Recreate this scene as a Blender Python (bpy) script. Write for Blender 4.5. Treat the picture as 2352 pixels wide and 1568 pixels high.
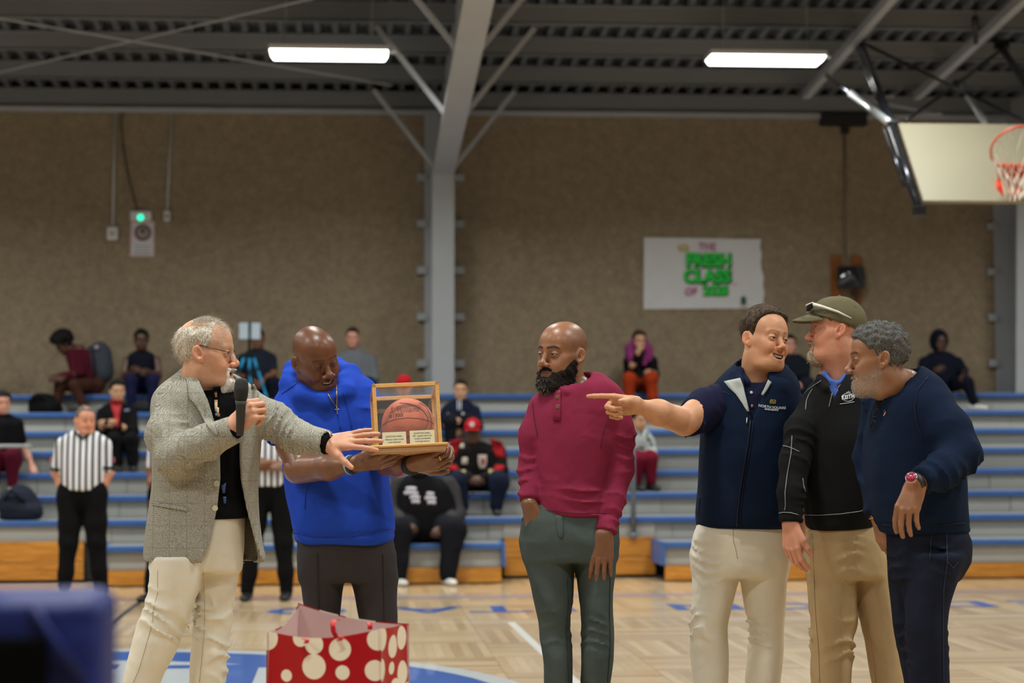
import bpy, bmesh, math, random
import numpy as np
from mathutils import Vector, Matrix

# ------------------------------------------------------------------ scene, camera, exposure
scene = bpy.context.scene
for o in list(bpy.data.objects):
    bpy.data.objects.remove(o)
COL = scene.collection
W_PX, H_PX, F_PX = 2352.0, 1568.0, 4573.0
CAM_Z = 1.34
YAW, PITCH, ROLL = math.radians(4.64), math.radians(2.94), math.radians(0.23)
fwd = Vector((math.sin(YAW) * math.cos(PITCH), math.cos(YAW) * math.cos(PITCH), math.sin(PITCH)))
right0 = Vector((math.cos(YAW), -math.sin(YAW), 0.0))
up0 = right0.cross(fwd)
right = right0 * math.cos(ROLL) - up0 * math.sin(ROLL)
up = right.cross(fwd)
cam_d = bpy.data.cameras.new('camera')
cam = bpy.data.objects.new('camera', cam_d)
COL.objects.link(cam)
cam.matrix_world = Matrix(((right.x, up.x, -fwd.x, 0), (right.y, up.y, -fwd.y, 0), (right.z, up.z, -fwd.z, CAM_Z), (0, 0, 0, 1)))
cam_d.sensor_width = 36.0
cam_d.lens = 36.0 * F_PX / W_PX
cam_d.clip_start = 0.05
cam_d.clip_end = 200
cam_d.dof.use_dof = True
cam_d.dof.focus_distance = 7.2
cam_d.dof.aperture_fstop = 2.8
scene.camera = cam
scene.view_settings.view_transform = 'Standard'
scene.view_settings.look = 'None'
scene.view_settings.gamma = 1.0
scene.view_settings.use_curve_mapping = False
scene.view_settings.exposure = 0.0
LAMP = 118.0               # watts of each ceiling fixture
world = bpy.data.worlds.new('world')
scene.world = world
world.use_nodes = True
world.node_tree.nodes['Background'].inputs[0].default_value = (0.02, 0.02, 0.02, 1)
world.node_tree.nodes['Background'].inputs[1].default_value = 0.15


def P(px, py, Y):
    """world point that stands at depth Y (metres from the camera towards the back wall) behind a spot of the photo"""
    d = fwd * F_PX + right * (px - W_PX / 2) - up * (py - H_PX / 2)
    t = Y / d.y
    return np.array((d.x * t, Y, CAM_Z + d.z * t))


def PZ(px, py, z):
    d = fwd * F_PX + right * (px - W_PX / 2) - up * (py - H_PX / 2)
    t = (z - CAM_Z) / d.z
    return np.array((d.x * t, d.y * t, z))


def pxm(Y):
    return F_PX / (Y * 1.003)


# ------------------------------------------------------------------ object helpers
def link(o, parent=None):
    COL.objects.link(o)
    if parent is not None:
        o.parent = parent
    return o


def tag(o, label=None, cat=None, group=None, kind=None):
    if label: o['label'] = label
    if cat: o['category'] = cat
    if group: o['group'] = group
    if kind: o['kind'] = kind
    return o


def empty(name, loc, label=None, cat=None, group=None, rz=0.0, kind=None):
    o = bpy.data.objects.new(name, None)
    o.empty_display_size = 0.1
    o.location = tuple(float(v) for v in loc)
    o.rotation_euler = (0, 0, rz)
    link(o)
    return tag(o, label, cat, group, kind)


def mesh_obj(name, verts, faces, mat=None, parent=None, smooth=False, origin=None):
    """verts in world coordinates; the object is put under parent keeping its place"""
    v = np.asarray(verts, dtype=np.float64)
    if parent is not None:
        base = np.array(parent_loc(parent))
    else:
        base = np.array(origin if origin is not None else v.mean(axis=0))
    me = bpy.data.meshes.new(name)
    if isinstance(faces, np.ndarray) and faces.ndim == 2:
        n, k = faces.shape
        me.vertices.add(len(v))
        me.vertices.foreach_set('co', (v - base).astype(np.float32).ravel())
        me.loops.add(n * k)
        me.loops.foreach_set('vertex_index', faces.astype(np.int32).ravel())
        me.polygons.add(n)
        me.polygons.foreach_set('loop_start', np.arange(0, n * k, k, dtype=np.int32))
        me.update(calc_edges=True)
    else:
        me.from_pydata([tuple(x) for x in (v - base)], [], [tuple(f) for f in faces])
        me.update()
    me.validate()
    if smooth and len(me.polygons):
        me.polygons.foreach_set('use_smooth', np.ones(len(me.polygons), dtype=bool))
    if mat is not None:
        me.materials.append(mat)
    o = bpy.data.objects.new(name, me)
    link(o, parent)
    if parent is None:
        o.location = tuple(base)
    return o


def parent_loc(o):
    x = np.zeros(3)
    while o is not None:
        x = x + np.array(o.location)
        o = o.parent
    return x


class MB:
    """collects boxes, bars and tubes into one mesh, in world coordinates"""
    def __init__(s):
        s.v = []; s.f = []

    def add(s, v, f):
        b = len(s.v)
        s.v += [tuple(map(float, x)) for x in v]
        s.f += [tuple(b + i for i in q) for q in f]
        return s

    def box(s, lo, hi, M=None):
        (x0, y0, z0), (x1, y1, z1) = lo, hi
        v = [(x0, y0, z0), (x1, y0, z0), (x1, y1, z0), (x0, y1, z0), (x0, y0, z1), (x1, y0, z1), (x1, y1, z1), (x0, y1, z1)]
        if M is not None: v = [tuple(M @ Vector(q)) for q in v]
        return s.add(v, [(3, 2, 1, 0), (4, 5, 6, 7), (0, 1, 5, 4), (1, 2, 6, 5), (2, 3, 7, 6), (3, 0, 4, 7)])

    def bar(s, a, b, w, h, upv=(0, 0, 1)):
        a = Vector(a); b = Vector(b); d = (b - a).normalized()
        sx = d.cross(Vector(upv))
        if sx.length < 1e-4: sx = d.cross(Vector((0, 1, 0)))
        sx.normalize(); sz = sx.cross(d)
        v = []
        for p in (a, b):
            for (i, j) in ((-1, -1), (1, -1), (1, 1), (-1, 1)):
                v.append(tuple(p + sx * (i * w / 2) + sz * (j * h / 2)))
        return s.add(v, [(3, 2, 1, 0), (4, 5, 6, 7), (0, 1, 5, 4), (1, 2, 6, 5), (2, 3, 7, 6), (3, 0, 4, 7)])

    def tube(s, pts, r, n=10, closed=False):
        pts = [Vector(tuple(map(float, p))) for p in pts]
        m = len(pts)
        rr = r if hasattr(r, '__len__') else [r] * m
        rings = []
        ref = None
        for i, p in enumerate(pts):
            if closed:
                t = pts[(i + 1) % m] - pts[i - 1]
            else:
                t = pts[min(i + 1, m - 1)] - pts[max(i - 1, 0)]
            t.normalize()
            if ref is None:
                ref = Vector((0, 0, 1)) if abs(t.z) < 0.9 else Vector((1, 0, 0))
            u = t.cross(ref)
            if u.length < 1e-5: u = t.cross(Vector((0, 1, 0)))
            u.normalize(); w = u.cross(t).normalized(); ref = w
            rings.append([p + (u * math.cos(2 * math.pi * k / n) + w * math.sin(2 * math.pi * k / n)) * rr[i] for k in range(n)])
        v = [q for ring in rings for q in ring]
        f = []
        for i in range(m if closed else m - 1):
            a = i * n; b = ((i + 1) % m) * n
            for k in range(n):
                f.append((a + k, b + k, b + (k + 1) % n, a + (k + 1) % n))
        if not closed:
            f.append(tuple(range(n))); f.append(tuple((m - 1) * n + k for k in range(n - 1, -1, -1)))
        return s.add(v, f)

    def lathe(s, prof, origin, axis=(0, 0, 1), n=24):
        ax = Vector(axis).normalized()
        u = ax.cross(Vector((0, 0, 1)) if abs(ax.z) < 0.9 else Vector((1, 0, 0))).normalized()
        w = ax.cross(u)
        o = Vector(tuple(map(float, origin)))
        v = []; f = []
        for (r, h) in prof:
            for k in range(n):
                a = 2 * math.pi * k / n
                v.append(o + ax * h + (u * math.cos(a) + w * math.sin(a)) * r)
        for i in range(len(prof) - 1):
            for k in range(n):
                f.append((i * n + k, i * n + (k + 1) % n, (i + 1) * n + (k + 1) % n, (i + 1) * n + k))
        f.append(tuple(range(n - 1, -1, -1)))
        f.append(tuple((len(prof) - 1) * n + k for k in range(n)))
        return s.add(v, f)

    def build(s, name, mat, parent=None, smooth=False, bevel=0.0, origin=None, seg=2):
        o = mesh_obj(name, s.v, s.f, mat, parent, smooth, origin)
        if bevel > 0:
            m = o.modifiers.new('bevel', 'BEVEL'); m.width = bevel; m.segments = seg; m.limit_method = 'ANGLE'
        return o


# ------------------------------------------------------------------ materials
MATS = {}


def nd(nt, typ, **kw):
    n = nt.nodes.new(typ)
    for k, v in kw.items():
        setattr(n, k, v)
    return n


def base_mat(name):
    m = bpy.data.materials.new(name)
    m.use_nodes = True
    nt = m.node_tree
    b = nt.nodes['Principled BSDF']
    return m, nt, b


def rgb(h):
    """photo-like sRGB 0-255 triple to linear"""
    return tuple(((c / 255 / 12.92) if c / 255 <= 0.04045 else ((c / 255 + 0.055) / 1.055) ** 2.4) for c in h) + (1.0,)


def simple(name, col, rough=0.6, metal=0.0, noise=0.0, nscale=8.0, bump=0.0, bscale=200.0, spec=0.5, stretch=(1, 1, 1), emit=None, coat=0.0):
    if name in MATS: return MATS[name]
    m, nt, b = base_mat(name)
    b.inputs['Roughness'].default_value = rough
    b.inputs['Metallic'].default_value = metal
    b.inputs['Specular IOR Level'].default_value = spec
    b.inputs['Coat Weight'].default_value = coat
    c = rgb(col)
    b.inputs['Base Color'].default_value = c
    tc = nd(nt, 'ShaderNodeTexCoord')
    mp = nd(nt, 'ShaderNodeMapping'); mp.inputs['Scale'].default_value = stretch
    nt.links.new(tc.outputs['Object'], mp.inputs[0])
    if noise > 0:
        n = nd(nt, 'ShaderNodeTexNoise'); n.inputs['Scale'].default_value = nscale; n.inputs['Detail'].default_value = 5
        nt.links.new(mp.outputs[0], n.inputs['Vector'])
        mx = nd(nt, 'ShaderNodeMix', data_type='RGBA')
        mx.inputs['A'].default_value = tuple(x * (1 - noise) for x in c[:3]) + (1,)
        mx.inputs['B'].default_value = tuple(min(1, x * (1 + noise)) for x in c[:3]) + (1,)
        nt.links.new(n.outputs['Fac'], mx.inputs['Factor'])
        nt.links.new(mx.outputs['Result'], b.inputs['Base Color'])
    if bump > 0:
        n2 = nd(nt, 'ShaderNodeTexNoise'); n2.inputs['Scale'].default_value = bscale; n2.inputs['Detail'].default_value = 3
        nt.links.new(mp.outputs[0], n2.inputs['Vector'])
        bp = nd(nt, 'ShaderNodeBump'); bp.inputs['Strength'].default_value = bump; bp.inputs['Distance'].default_value = 0.004
        nt.links.new(n2.outputs['Fac'], bp.inputs['Height'])
        nt.links.new(bp.outputs[0], b.inputs['Normal'])
    if emit:
        b.inputs['Emission Color'].default_value = rgb(emit[0]); b.inputs['Emission Strength'].default_value = emit[1]
    MATS[name] = m
    return m


def fabric(name, col, var=0.22, weave=900.0, wrinkle=0.35, rough=0.9, sheen=0.0, fine=0.25, spec=0.1):
    """woven cloth: blotchy tone, fine weave grain and soft wrinkles"""
    if name in MATS: return MATS[name]
    m, nt, b = base_mat(name)
    b.inputs['Roughness'].default_value = rough
    b.inputs['Specular IOR Level'].default_value = spec
    b.inputs['Sheen Weight'].default_value = sheen
    c = rgb(col)
    tc = nd(nt, 'ShaderNodeTexCoord')
    n = nd(nt, 'ShaderNodeTexNoise'); n.inputs['Scale'].default_value = 9; n.inputs['Detail'].default_value = 6
    g = nd(nt, 'ShaderNodeTexNoise'); g.inputs['Scale'].default_value = weave; g.inputs['Detail'].default_value = 2
    nt.links.new(tc.outputs['Object'], n.inputs['Vector']); nt.links.new(tc.outputs['Object'], g.inputs['Vector'])
    ad = nd(nt, 'ShaderNodeMath', operation='ADD'); ad.use_clamp = True
    ml = nd(nt, 'ShaderNodeMath', operation='MULTIPLY_ADD'); ml.inputs[1].default_value = 0.9; ml.inputs[2].default_value = -0.45
    nt.links.new(g.outputs['Fac'], ml.inputs[0])
    nt.links.new(n.outputs['Fac'], ad.inputs[0]); nt.links.new(ml.outputs[0], ad.inputs[1])
    mx = nd(nt, 'ShaderNodeMix', data_type='RGBA')
    mx.inputs['A'].default_value = tuple(x * (1 - var) for x in c[:3]) + (1,)
    mx.inputs['B'].default_value = tuple(min(1, x * (1 + var)) for x in c[:3]) + (1,)
    nt.links.new(ad.outputs[0], mx.inputs['Factor']); nt.links.new(mx.outputs['Result'], b.inputs['Base Color'])
    w = nd(nt, 'ShaderNodeTexNoise'); w.inputs['Scale'].default_value = 12; w.inputs['Detail'].default_value = 1; w.inputs['Distortion'].default_value = 0.5
    nt.links.new(tc.outputs['Object'], w.inputs['Vector'])
    b1 = nd(nt, 'ShaderNodeBump'); b1.inputs['Strength'].default_value = min(1.0, wrinkle * 1.0); b1.inputs['Distance'].default_value = 0.016
    nt.links.new(w.outputs['Fac'], b1.inputs['Height'])
    b2 = nd(nt, 'ShaderNodeBump'); b2.inputs['Strength'].default_value = fine; b2.inputs['Distance'].default_value = 0.0015
    nt.links.new(g.outputs['Fac'], b2.inputs['Height']); nt.links.new(b1.outputs[0], b2.inputs['Normal'])
    nt.links.new(b2.outputs[0], b.inputs['Normal'])
    MATS[name] = m
    return m


def skin_mat(name, rough=0.45, bump=0.25, spec=0.45):
    """skin: the tone sits in the mesh's own colour attribute (lips, brows, freckles)"""
    if name in MATS: return MATS[name]
    m, nt, b = base_mat(name)
    at = nd(nt, 'ShaderNodeAttribute'); at.attribute_name = 'tone'
    tc = nd(nt, 'ShaderNodeTexCoord')
    n = nd(nt, 'ShaderNodeTexNoise'); n.inputs['Scale'].default_value = 140; n.inputs['Detail'].default_value = 4
    n3 = nd(nt, 'ShaderNodeTexNoise'); n3.inputs['Scale'].default_value = 22; n3.inputs['Detail'].default_value = 3
    nt.links.new(tc.outputs['Object'], n.inputs['Vector']); nt.links.new(tc.outputs['Object'], n3.inputs['Vector'])
    r = nd(nt, 'ShaderNodeMapRange'); r.inputs['From Min'].default_value = 0.3; r.inputs['From Max'].default_value = 0.7
    r.inputs['To Min'].default_value = 0.84; r.inputs['To Max'].default_value = 1.1
    nt.links.new(n3.outputs['Fac'], r.inputs['Value'])
    mx = nd(nt, 'ShaderNodeVectorMath', operation='SCALE')
    nt.links.new(at.outputs['Color'], mx.inputs[0]); nt.links.new(r.outputs[0], mx.inputs['Scale'])
    nt.links.new(mx.outputs[0], b.inputs['Base Color'])
    b.inputs['Roughness'].default_value = rough
    b.inputs['Specular IOR Level'].default_value = spec
    b.inputs['Subsurface Weight'].default_value = 0.08
    b.inputs['Subsurface Radius'].default_value = (0.012, 0.005, 0.003)
    b.inputs['Subsurface Scale'].default_value = 0.4
    bp = nd(nt, 'ShaderNodeBump'); bp.inputs['Strength'].default_value = bump; bp.inputs['Distance'].default_value = 0.0012
    nt.links.new(n.outputs['Fac'], bp.inputs['Height']); nt.links.new(bp.outputs[0], b.inputs['Normal'])
    MATS[name] = m
    return m


def attr_mat(name, rough=0.7, spec=0.3, bump=0.0, bscale=300):
    if name in MATS: return MATS[name]
    m, nt, b = base_mat(name)
    at = nd(nt, 'ShaderNodeAttribute'); at.attribute_name = 'tone'
    nt.links.new(at.outputs['Color'], b.inputs['Base Color'])
    b.inputs['Roughness'].default_value = rough; b.inputs['Specular IOR Level'].default_value = spec
    if bump:
        tc = nd(nt, 'ShaderNodeTexCoord')
        n = nd(nt, 'ShaderNodeTexNoise'); n.inputs['Scale'].default_value = bscale
        nt.links.new(tc.outputs['Object'], n.inputs['Vector'])
        bp = nd(nt, 'ShaderNodeBump'); bp.inputs['Strength'].default_value = bump; bp.inputs['Distance'].default_value = 0.004
        nt.links.new(n.outputs['Fac'], bp.inputs['Height']); nt.links.new(bp.outputs[0], b.inputs['Normal'])
    MATS[name] = m
    return m


def hair_mat(name, c0, c1, scale=160, stretch=(1, 1, 0.25), rough=0.65):
    if name in MATS: return MATS[name]
    m, nt, b = base_mat(name)
    tc = nd(nt, 'ShaderNodeTexCoord')
    mp = nd(nt, 'ShaderNodeMapping'); mp.inputs['Scale'].default_value = stretch
    nt.links.new(tc.outputs['Object'], mp.inputs[0])
    n = nd(nt, 'ShaderNodeTexNoise'); n.inputs['Scale'].default_value = scale; n.inputs['Detail'].default_value = 4
    nt.links.new(mp.outputs[0], n.inputs['Vector'])
    r = nd(nt, 'ShaderNodeMapRange'); r.inputs['From Min'].default_value = 0.35; r.inputs['From Max'].default_value = 0.65
    nt.links.new(n.outputs['Fac'], r.inputs['Value'])
    mx = nd(nt, 'ShaderNodeMix', data_type='RGBA')
    mx.inputs['A'].default_value = rgb(c0); mx.inputs['B'].default_value = rgb(c1)
    nt.links.new(r.outputs[0], mx.inputs['Factor']); nt.links.new(mx.outputs['Result'], b.inputs['Base Color'])
    bp = nd(nt, 'ShaderNodeBump'); bp.inputs['Strength'].default_value = 0.8; bp.inputs['Distance'].default_value = 0.004
    nt.links.new(n.outputs['Fac'], bp.inputs['Height']); nt.links.new(bp.outputs[0], b.inputs['Normal'])
    b.inputs['Roughness'].default_value = max(rough, 0.8); b.inputs['Specular IOR Level'].default_value = 0.15
    MATS[name] = m
    return m


# ------------------------------------------------------------------ sculpting: distance fields meshed with surface nets
def smin(a, b, k):
    h = np.clip(0.5 + 0.5 * (b - a) / k, 0, 1)
    return b + (a - b) * h - k * h * (1 - h)


def smax(a, b, k):
    return -smin(-a, -b, k)


def sphere(p, c, r):
    return np.sqrt(((p - np.asarray(c, dtype=p.dtype)) ** 2).sum(1)) - r


def ell(p, c, r):
    q = p - np.asarray(c, dtype=p.dtype)
    r = np.asarray(r, dtype=p.dtype)
    k0 = np.sqrt(((q / r) ** 2).sum(1)); k1 = np.sqrt(((q / (r * r)) ** 2).sum(1)) + 1e-9
    return k0 * (k0 - 1.0) / k1


def rc(p, a, b, ra, rb):
    a = np.asarray(a, dtype=p.dtype); b = np.asarray(b, dtype=p.dtype)
    ab = b - a
    t = np.clip(((p - a) @ ab) / max(float(ab @ ab), 1e-9), 0, 1)
    return np.sqrt(((p - a - t[:, None] * ab) ** 2).sum(1)) - (ra + (rb - ra) * t)


def chain(p, pts, k=0.02):
    """pts: [(x,y,z,r)...] smooth tube through the points"""
    d = None
    for i in range(len(pts) - 1):
        a, b = pts[i], pts[i + 1]
        e = rc(p, a[:3], b[:3], a[3], b[3])
        d = e if d is None else smin(d, e, k)
    return d


def loft(p, secs, cap=0.02, n=2.3):
    """secs: [(z, cx, cy, rx, ry)...] sorted by z; a trunk with elliptic sections"""
    s = np.array(sorted(secs), dtype=np.float64)
    z = p[:, 2]
    zz = np.linspace(s[0, 0], s[-1, 0], 60)
    ker = np.array([1, 2, 3, 2, 1]) / 9.0
    cur = []
    for j in range(1, 5):
        v = np.interp(zz, s[:, 0], s[:, j])
        v = np.convolve(np.pad(v, 2, mode='edge'), ker, mode='valid')
        cur.append(np.interp(z, zz, v).astype(p.dtype))
    cx, cy, rx, ry = cur
    a = np.abs(p[:, 0] - cx) / rx; b = np.abs(p[:, 1] - cy) / ry
    k = (a ** n + b ** n + 1e-9) ** (1.0 / n)
    d = (k - 1.0) * np.minimum(rx, ry)
    d = smax(d, z - s[-1, 0], cap)
    return smax(d, s[0, 0] - z, cap)


def wavy(p, seed, freq, amp, aniso=(1, 1, 1)):
    """smooth fold pattern"""
    r = np.random.RandomState(seed)
    q = p * np.asarray(aniso, dtype=p.dtype)
    out = np.zeros(len(p), dtype=p.dtype)
    k2 = (r.normal(size=3) * freq * 0.5).astype(p.dtype)
    wob = 1.3 * np.sin(q @ k2 + r.uniform(0, 6))
    for i in range(3):
        k = r.normal(size=3); k = k / np.linalg.norm(k) * freq * (0.7 + 0.4 * i)
        w = np.sin(q @ k.astype(p.dtype) + (wob if i % 2 == 0 else -wob) + r.uniform(0, 6))
        out += w / (1 + 0.5 * i)
    return out * (amp / 1.7)


def drape(p, seed, freq, amp, aniso=(1, 1, 1)):
    """soft sharp-crested folds"""
    v = wavy(p, seed, freq, 1.0, aniso)
    return amp * (0.55 - np.sqrt(v * v + 0.01))


def creases(p, a, b, n, amp, rad, seed=0, slant=0.35):
    """rings of cloth folds gathered round the segment a-b (elbow, knee, cuff)"""
    a = np.asarray(a, dtype=np.float64); b = np.asarray(b, dtype=np.float64)
    ab = b - a; L = np.linalg.norm(ab); u = ab / L
    r = np.random.RandomState(seed)
    v = np.cross(u, r.normal(size=3)); v /= np.linalg.norm(v)
    w = np.cross(u, v)
    q = p - a.astype(p.dtype)
    t = q @ u.astype(p.dtype)
    s1 = q @ v.astype(p.dtype); s2 = q @ w.astype(p.dtype)
    rr = np.sqrt(s1 * s1 + s2 * s2)
    m = np.exp(-np.maximum(0, np.abs(t - L / 2) - L / 2) ** 2 / (2 * (L * 0.15) ** 2)) * np.exp(-np.maximum(0, rr - rad) ** 2 / (2 * 0.03 ** 2))
    wob = wavy(p, seed + 50, 30, 3.2)
    ph = t / L * n * 5.2 + slant * 45 * s1 + 1.4 * np.sin(s2 * 28 + r.uniform(0, 6)) + wob + r.uniform(0, 6)
    mod = 0.5 + 0.5 * np.sin(s1 * 22 + s2 * 17 + t * 9 + r.uniform(0, 6))
    rid = 1 - np.abs(np.sin(ph * 0.5))
    return 1.7 * amp * m * mod * (rid * rid * 1.25 - 0.35)


def surf(fn, lo, hi, h):
    """mesh of fn(p)=0 in the box lo..hi with cell h (two-level evaluation)"""
    lo = np.asarray(lo, dtype=np.float64); hi = np.asarray(hi, dtype=np.float64)
    B = 4
    nc = np.maximum(1, np.ceil((hi - lo) / (h * B)).astype(int))
    nf = nc * B + 1
    cx = [lo[i] + (np.arange(nc[i]) + 0.5) * h * B for i in range(3)]
    g = np.stack(np.meshgrid(*cx, indexing='ij'), -1).reshape(-1, 3).astype(np.float32)
    dc = fn(g).reshape(nc)
    near = np.abs(dc) < h * B * 1.25
    V = np.full(nf, 1.0, dtype=np.float32)
    base = np.repeat(np.repeat(np.repeat(np.where(dc < 0, -1.0, 1.0).astype(np.float32), B, 0), B, 1), B, 2)
    V[:-1, :-1, :-1] = base
    mask = np.zeros(nf, dtype=bool)
    idx = np.argwhere(near)
    off = np.stack(np.meshgrid(*[np.arange(B + 1)] * 3, indexing='ij'), -1).reshape(-1, 3)
    for o in off:
        q = idx * B + o
        mask[q[:, 0], q[:, 1], q[:, 2]] = True
    pi = np.argwhere(mask)
    pts = (lo + pi * h).astype(np.float32)
    V[mask] = fn(pts)
    # close the box so that the surface is sealed at its limits
    V[0] = np.abs(V[0]); V[-1] = np.abs(V[-1]); V[:, 0] = np.abs(V[:, 0]); V[:, -1] = np.abs(V[:, -1]); V[:, :, 0] = np.abs(V[:, :, 0]); V[:, :, -1] = np.abs(V[:, :, -1])
    s = V < 0
    c = [s[i:nf[0] - 1 + i, j:nf[1] - 1 + j, k:nf[2] - 1 + k] for i in (0, 1) for j in (0, 1) for k in (0, 1)]
    tot = sum(x.astype(np.int8) for x in c)
    act = (tot > 0) & (tot < 8)
    ci = np.argwhere(act)
    if len(ci) == 0:
        return np.zeros((0, 3)), np.zeros((0, 4), dtype=int)
    vid = np.full(act.shape, -1, dtype=np.int64)
    vid[act] = np.arange(len(ci))
    acc = np.zeros((len(ci), 3)); cnt = np.zeros(len(ci))
    corners = np.array([(i, j, k) for i in (0, 1) for j in (0, 1) for k in (0, 1)])
    val = np.stack([V[ci[:, 0] + a, ci[:, 1] + b, ci[:, 2] + d] for a, b, d in corners], 1)
    for a in range(8):
        for b in range(a + 1, 8):
            if np.abs(corners[a] - corners[b]).sum() != 1: continue
            va, vb = val[:, a], val[:, b]
            cr = (va < 0) != (vb < 0)
            t = np.where(cr, va / np.where(cr, va - vb, 1), 0)
            pt = corners[a] + t[:, None] * (corners[b] - corners[a])
            acc += pt * cr[:, None]; cnt += cr
    verts = lo + (ci + acc / cnt[:, None]) * h
    quads = []
    for ax in range(3):
        sh = [slice(0, None)] * 3
        a0 = [slice(1, -1)] * 3; a1 = [slice(1, -1)] * 3
        a0[ax] = slice(0, -1); a1[ax] = slice(1, None)
        s0 = s[tuple(a0)]; s1 = s[tuple(a1)]
        e = np.argwhere(s0 != s1)
        if len(e) == 0: continue
        flip = s0[e[:, 0], e[:, 1], e[:, 2]]
        o = e + np.array([0 if i == ax else 1 for i in range(3)])
        u, w = (ax + 1) % 3, (ax + 2) % 3
        du = np.zeros(3, int); du[u] = 1; dw = np.zeros(3, int); dw[w] = 1
        q = [o - du - dw, o - dw, o, o - du]
        ids = np.stack([vid[x[:, 0], x[:, 1], x[:, 2]] for x in q], 1)
        ids = np.where(flip[:, None], ids, ids[:, ::-1])
        quads.append(ids)
    quads = np.concatenate(quads)
    quads = quads[(quads >= 0).all(1)]
    return verts, quads


def bounds(pts, pad):
    a = np.array([q[:3] for q in pts], dtype=np.float64)
    return a.min(0) - pad, a.max(0) + pad


def set_tone(o, cols):
    at = o.data.color_attributes.new('tone', 'FLOAT_COLOR', 'POINT')
    c = np.ones((len(cols), 4), dtype=np.float32); c[:, :3] = cols
    at.data.foreach_set('color', c.ravel())

# ------------------------------------------------------------------ heads and hands
def head_field(p, o):
    """head in its own frame: x to its right, y forward, z up from eye level (metres)"""
    x = np.abs(p[:, 0:1]); Q = np.concatenate([x, p[:, 1:]], 1)
    fat = o.get('fat', 0.0); sm = o.get('smile', 0.0); mo = o.get('mouth', 0.0); eo = o.get('eye', 0.5)
    ns = o.get('nose', 1.0); ch = o.get('chin', 0.0)
    d = ell(p, (0, -0.018, 0.038), (0.077, 0.097, 0.087))
    d = smin(d, ell(p, (0, 0.028, 0.035), (0.066, 0.058, 0.068)), 0.03)
    d = smin(d, ell(p, (0, 0.022, -0.045), (0.060 + fat * .6, 0.061, 0.068)), 0.03)
    d = smin(d, rc(Q, (0.046, -0.008, -0.056), (0.018, 0.062, -0.098), 0.020 + fat * .6, 0.019 + fat * .5), 0.04)
    d = smin(d, sphere(p, (0, 0.074, -0.098 - ch), 0.019), 0.02)
    if fat > 0: d = smin(d, ell(p, (0, 0.03, -0.105), (0.05 + fat, 0.05, 0.02 + fat)), 0.03)
    d = smin(d, rc(Q, (0.046, 0.047, -0.018), (0.060, 0.008, -0.010), 0.019, 0.015), 0.025)
    d = smin(d, ell(Q, (0.036, 0.055 + sm * .004, -0.048 + sm * .008), (0.025, 0.028, 0.028)), 0.02)
    d = smin(d, rc(Q, (0.009, 0.081, 0.021), (0.043, 0.067, 0.021), 0.011, 0.009), 0.015)
    d = smax(d, -ell(Q, (0.033, 0.102, 0.000), (0.021, 0.024, 0.0125)), 0.012)
    slit = ell(Q, (0.0325, 0.092, -0.001), (0.0155, 0.0195, 0.0012 + eo * 0.0075))
    lid = ell(Q, (0.0325, 0.0735, 0), (0.0165, 0.0148, 0.0142))
    d = smin(d, lid, 0.005)
    d = smin(d, rc(p, (0, 0.083, 0.010), (0, 0.104, -0.032), 0.0082, 0.0100 * ns), 0.012)
    d = smin(d, sphere(p, (0, 0.108, -0.034), 0.0100 * ns), 0.007)
    d = smin(d, ell(Q, (0.0125 * ns, 0.099, -0.040), (0.0085 * ns, 0.012, 0.0088)), 0.006)
    d = smax(d, -sphere(Q, (0.0068 * ns, 0.106, -0.0485), 0.0045), 0.003)
    d = smin(d, ell(p, (0, 0.071, -0.071), (0.031, 0.023, 0.023)), 0.02)
    wd = 0.024 + sm * 0.008
    d = smin(d, rc(Q, (0, 0.0955, -0.0655 + mo * .003), (wd, 0.080 - sm * .004, -0.0675 + sm * 0.008), 0.0055, 0.0025), 0.005)
    d = smin(d, rc(Q, (0, 0.0935, -0.0785 - mo * .007), (wd * .85, 0.081 - sm * .004, -0.0735 + sm * 0.006), 0.0065, 0.003), 0.005)
    d = smax(d, -rc(Q, (0, 0.106, -0.0715), (wd + .002, 0.088 - sm * .004, -0.0700 + sm * 0.009), 0.0026, 0.0014), 0.004)
    if mo > 0:
        zz = p[:, 2:3] - sm * 9.0 * p[:, 0:1] ** 2
        pm = np.concatenate([p[:, :2], zz], 1)
        d = smax(d, -ell(pm, (0, 0.094, -0.0735), (wd * .95, 0.018, 0.002 + mo * 0.0085)), 0.003)
    d = smax(d, -slit, 0.0015)
    # smile folds beside the nose
    d = smax(d, -rc(Q, (0.020, 0.0965, -0.042), (0.036 + sm * .004, 0.082, -0.070 + sm * .004), 0.002, 0.002), 0.006)
    # ears
    ca, sa = math.cos(0.25), math.sin(0.25)
    e = Q - np.array([0.077, -0.014, -0.006], dtype=p.dtype)
    ey = e[:, 1] * ca + e[:, 2] * sa; ez = -e[:, 1] * sa + e[:, 2] * ca
    ex = e[:, 0] - 0.35 * np.maximum(0, -ey + 0.012)
    E = np.stack([ex, ey, ez], 1)
    ear = ell(E, (0.002, 0, 0.002), (0.0085, 0.0185, 0.030))
    ear = smin(ear, ell(E, (0.0, 0.006, -0.024), (0.006, 0.009, 0.012)), 0.006)
    ear = smax(ear, -ell(E, (0.0115, 0.002, 0.003), (0.0095, 0.0128, 0.0220)), 0.0025)
    ear = smax(ear, -ell(E, (0.010, 0.006, -0.006), (0.013, 0.008, 0.0095)), 0.003)
    ear = smin(ear, rc(E, (0.006, -0.004, -0.012), (0.0055, -0.001, 0.016), 0.0025, 0.0022), 0.003)
    d = smin(d, ear, 0.006)
    return d


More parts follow.
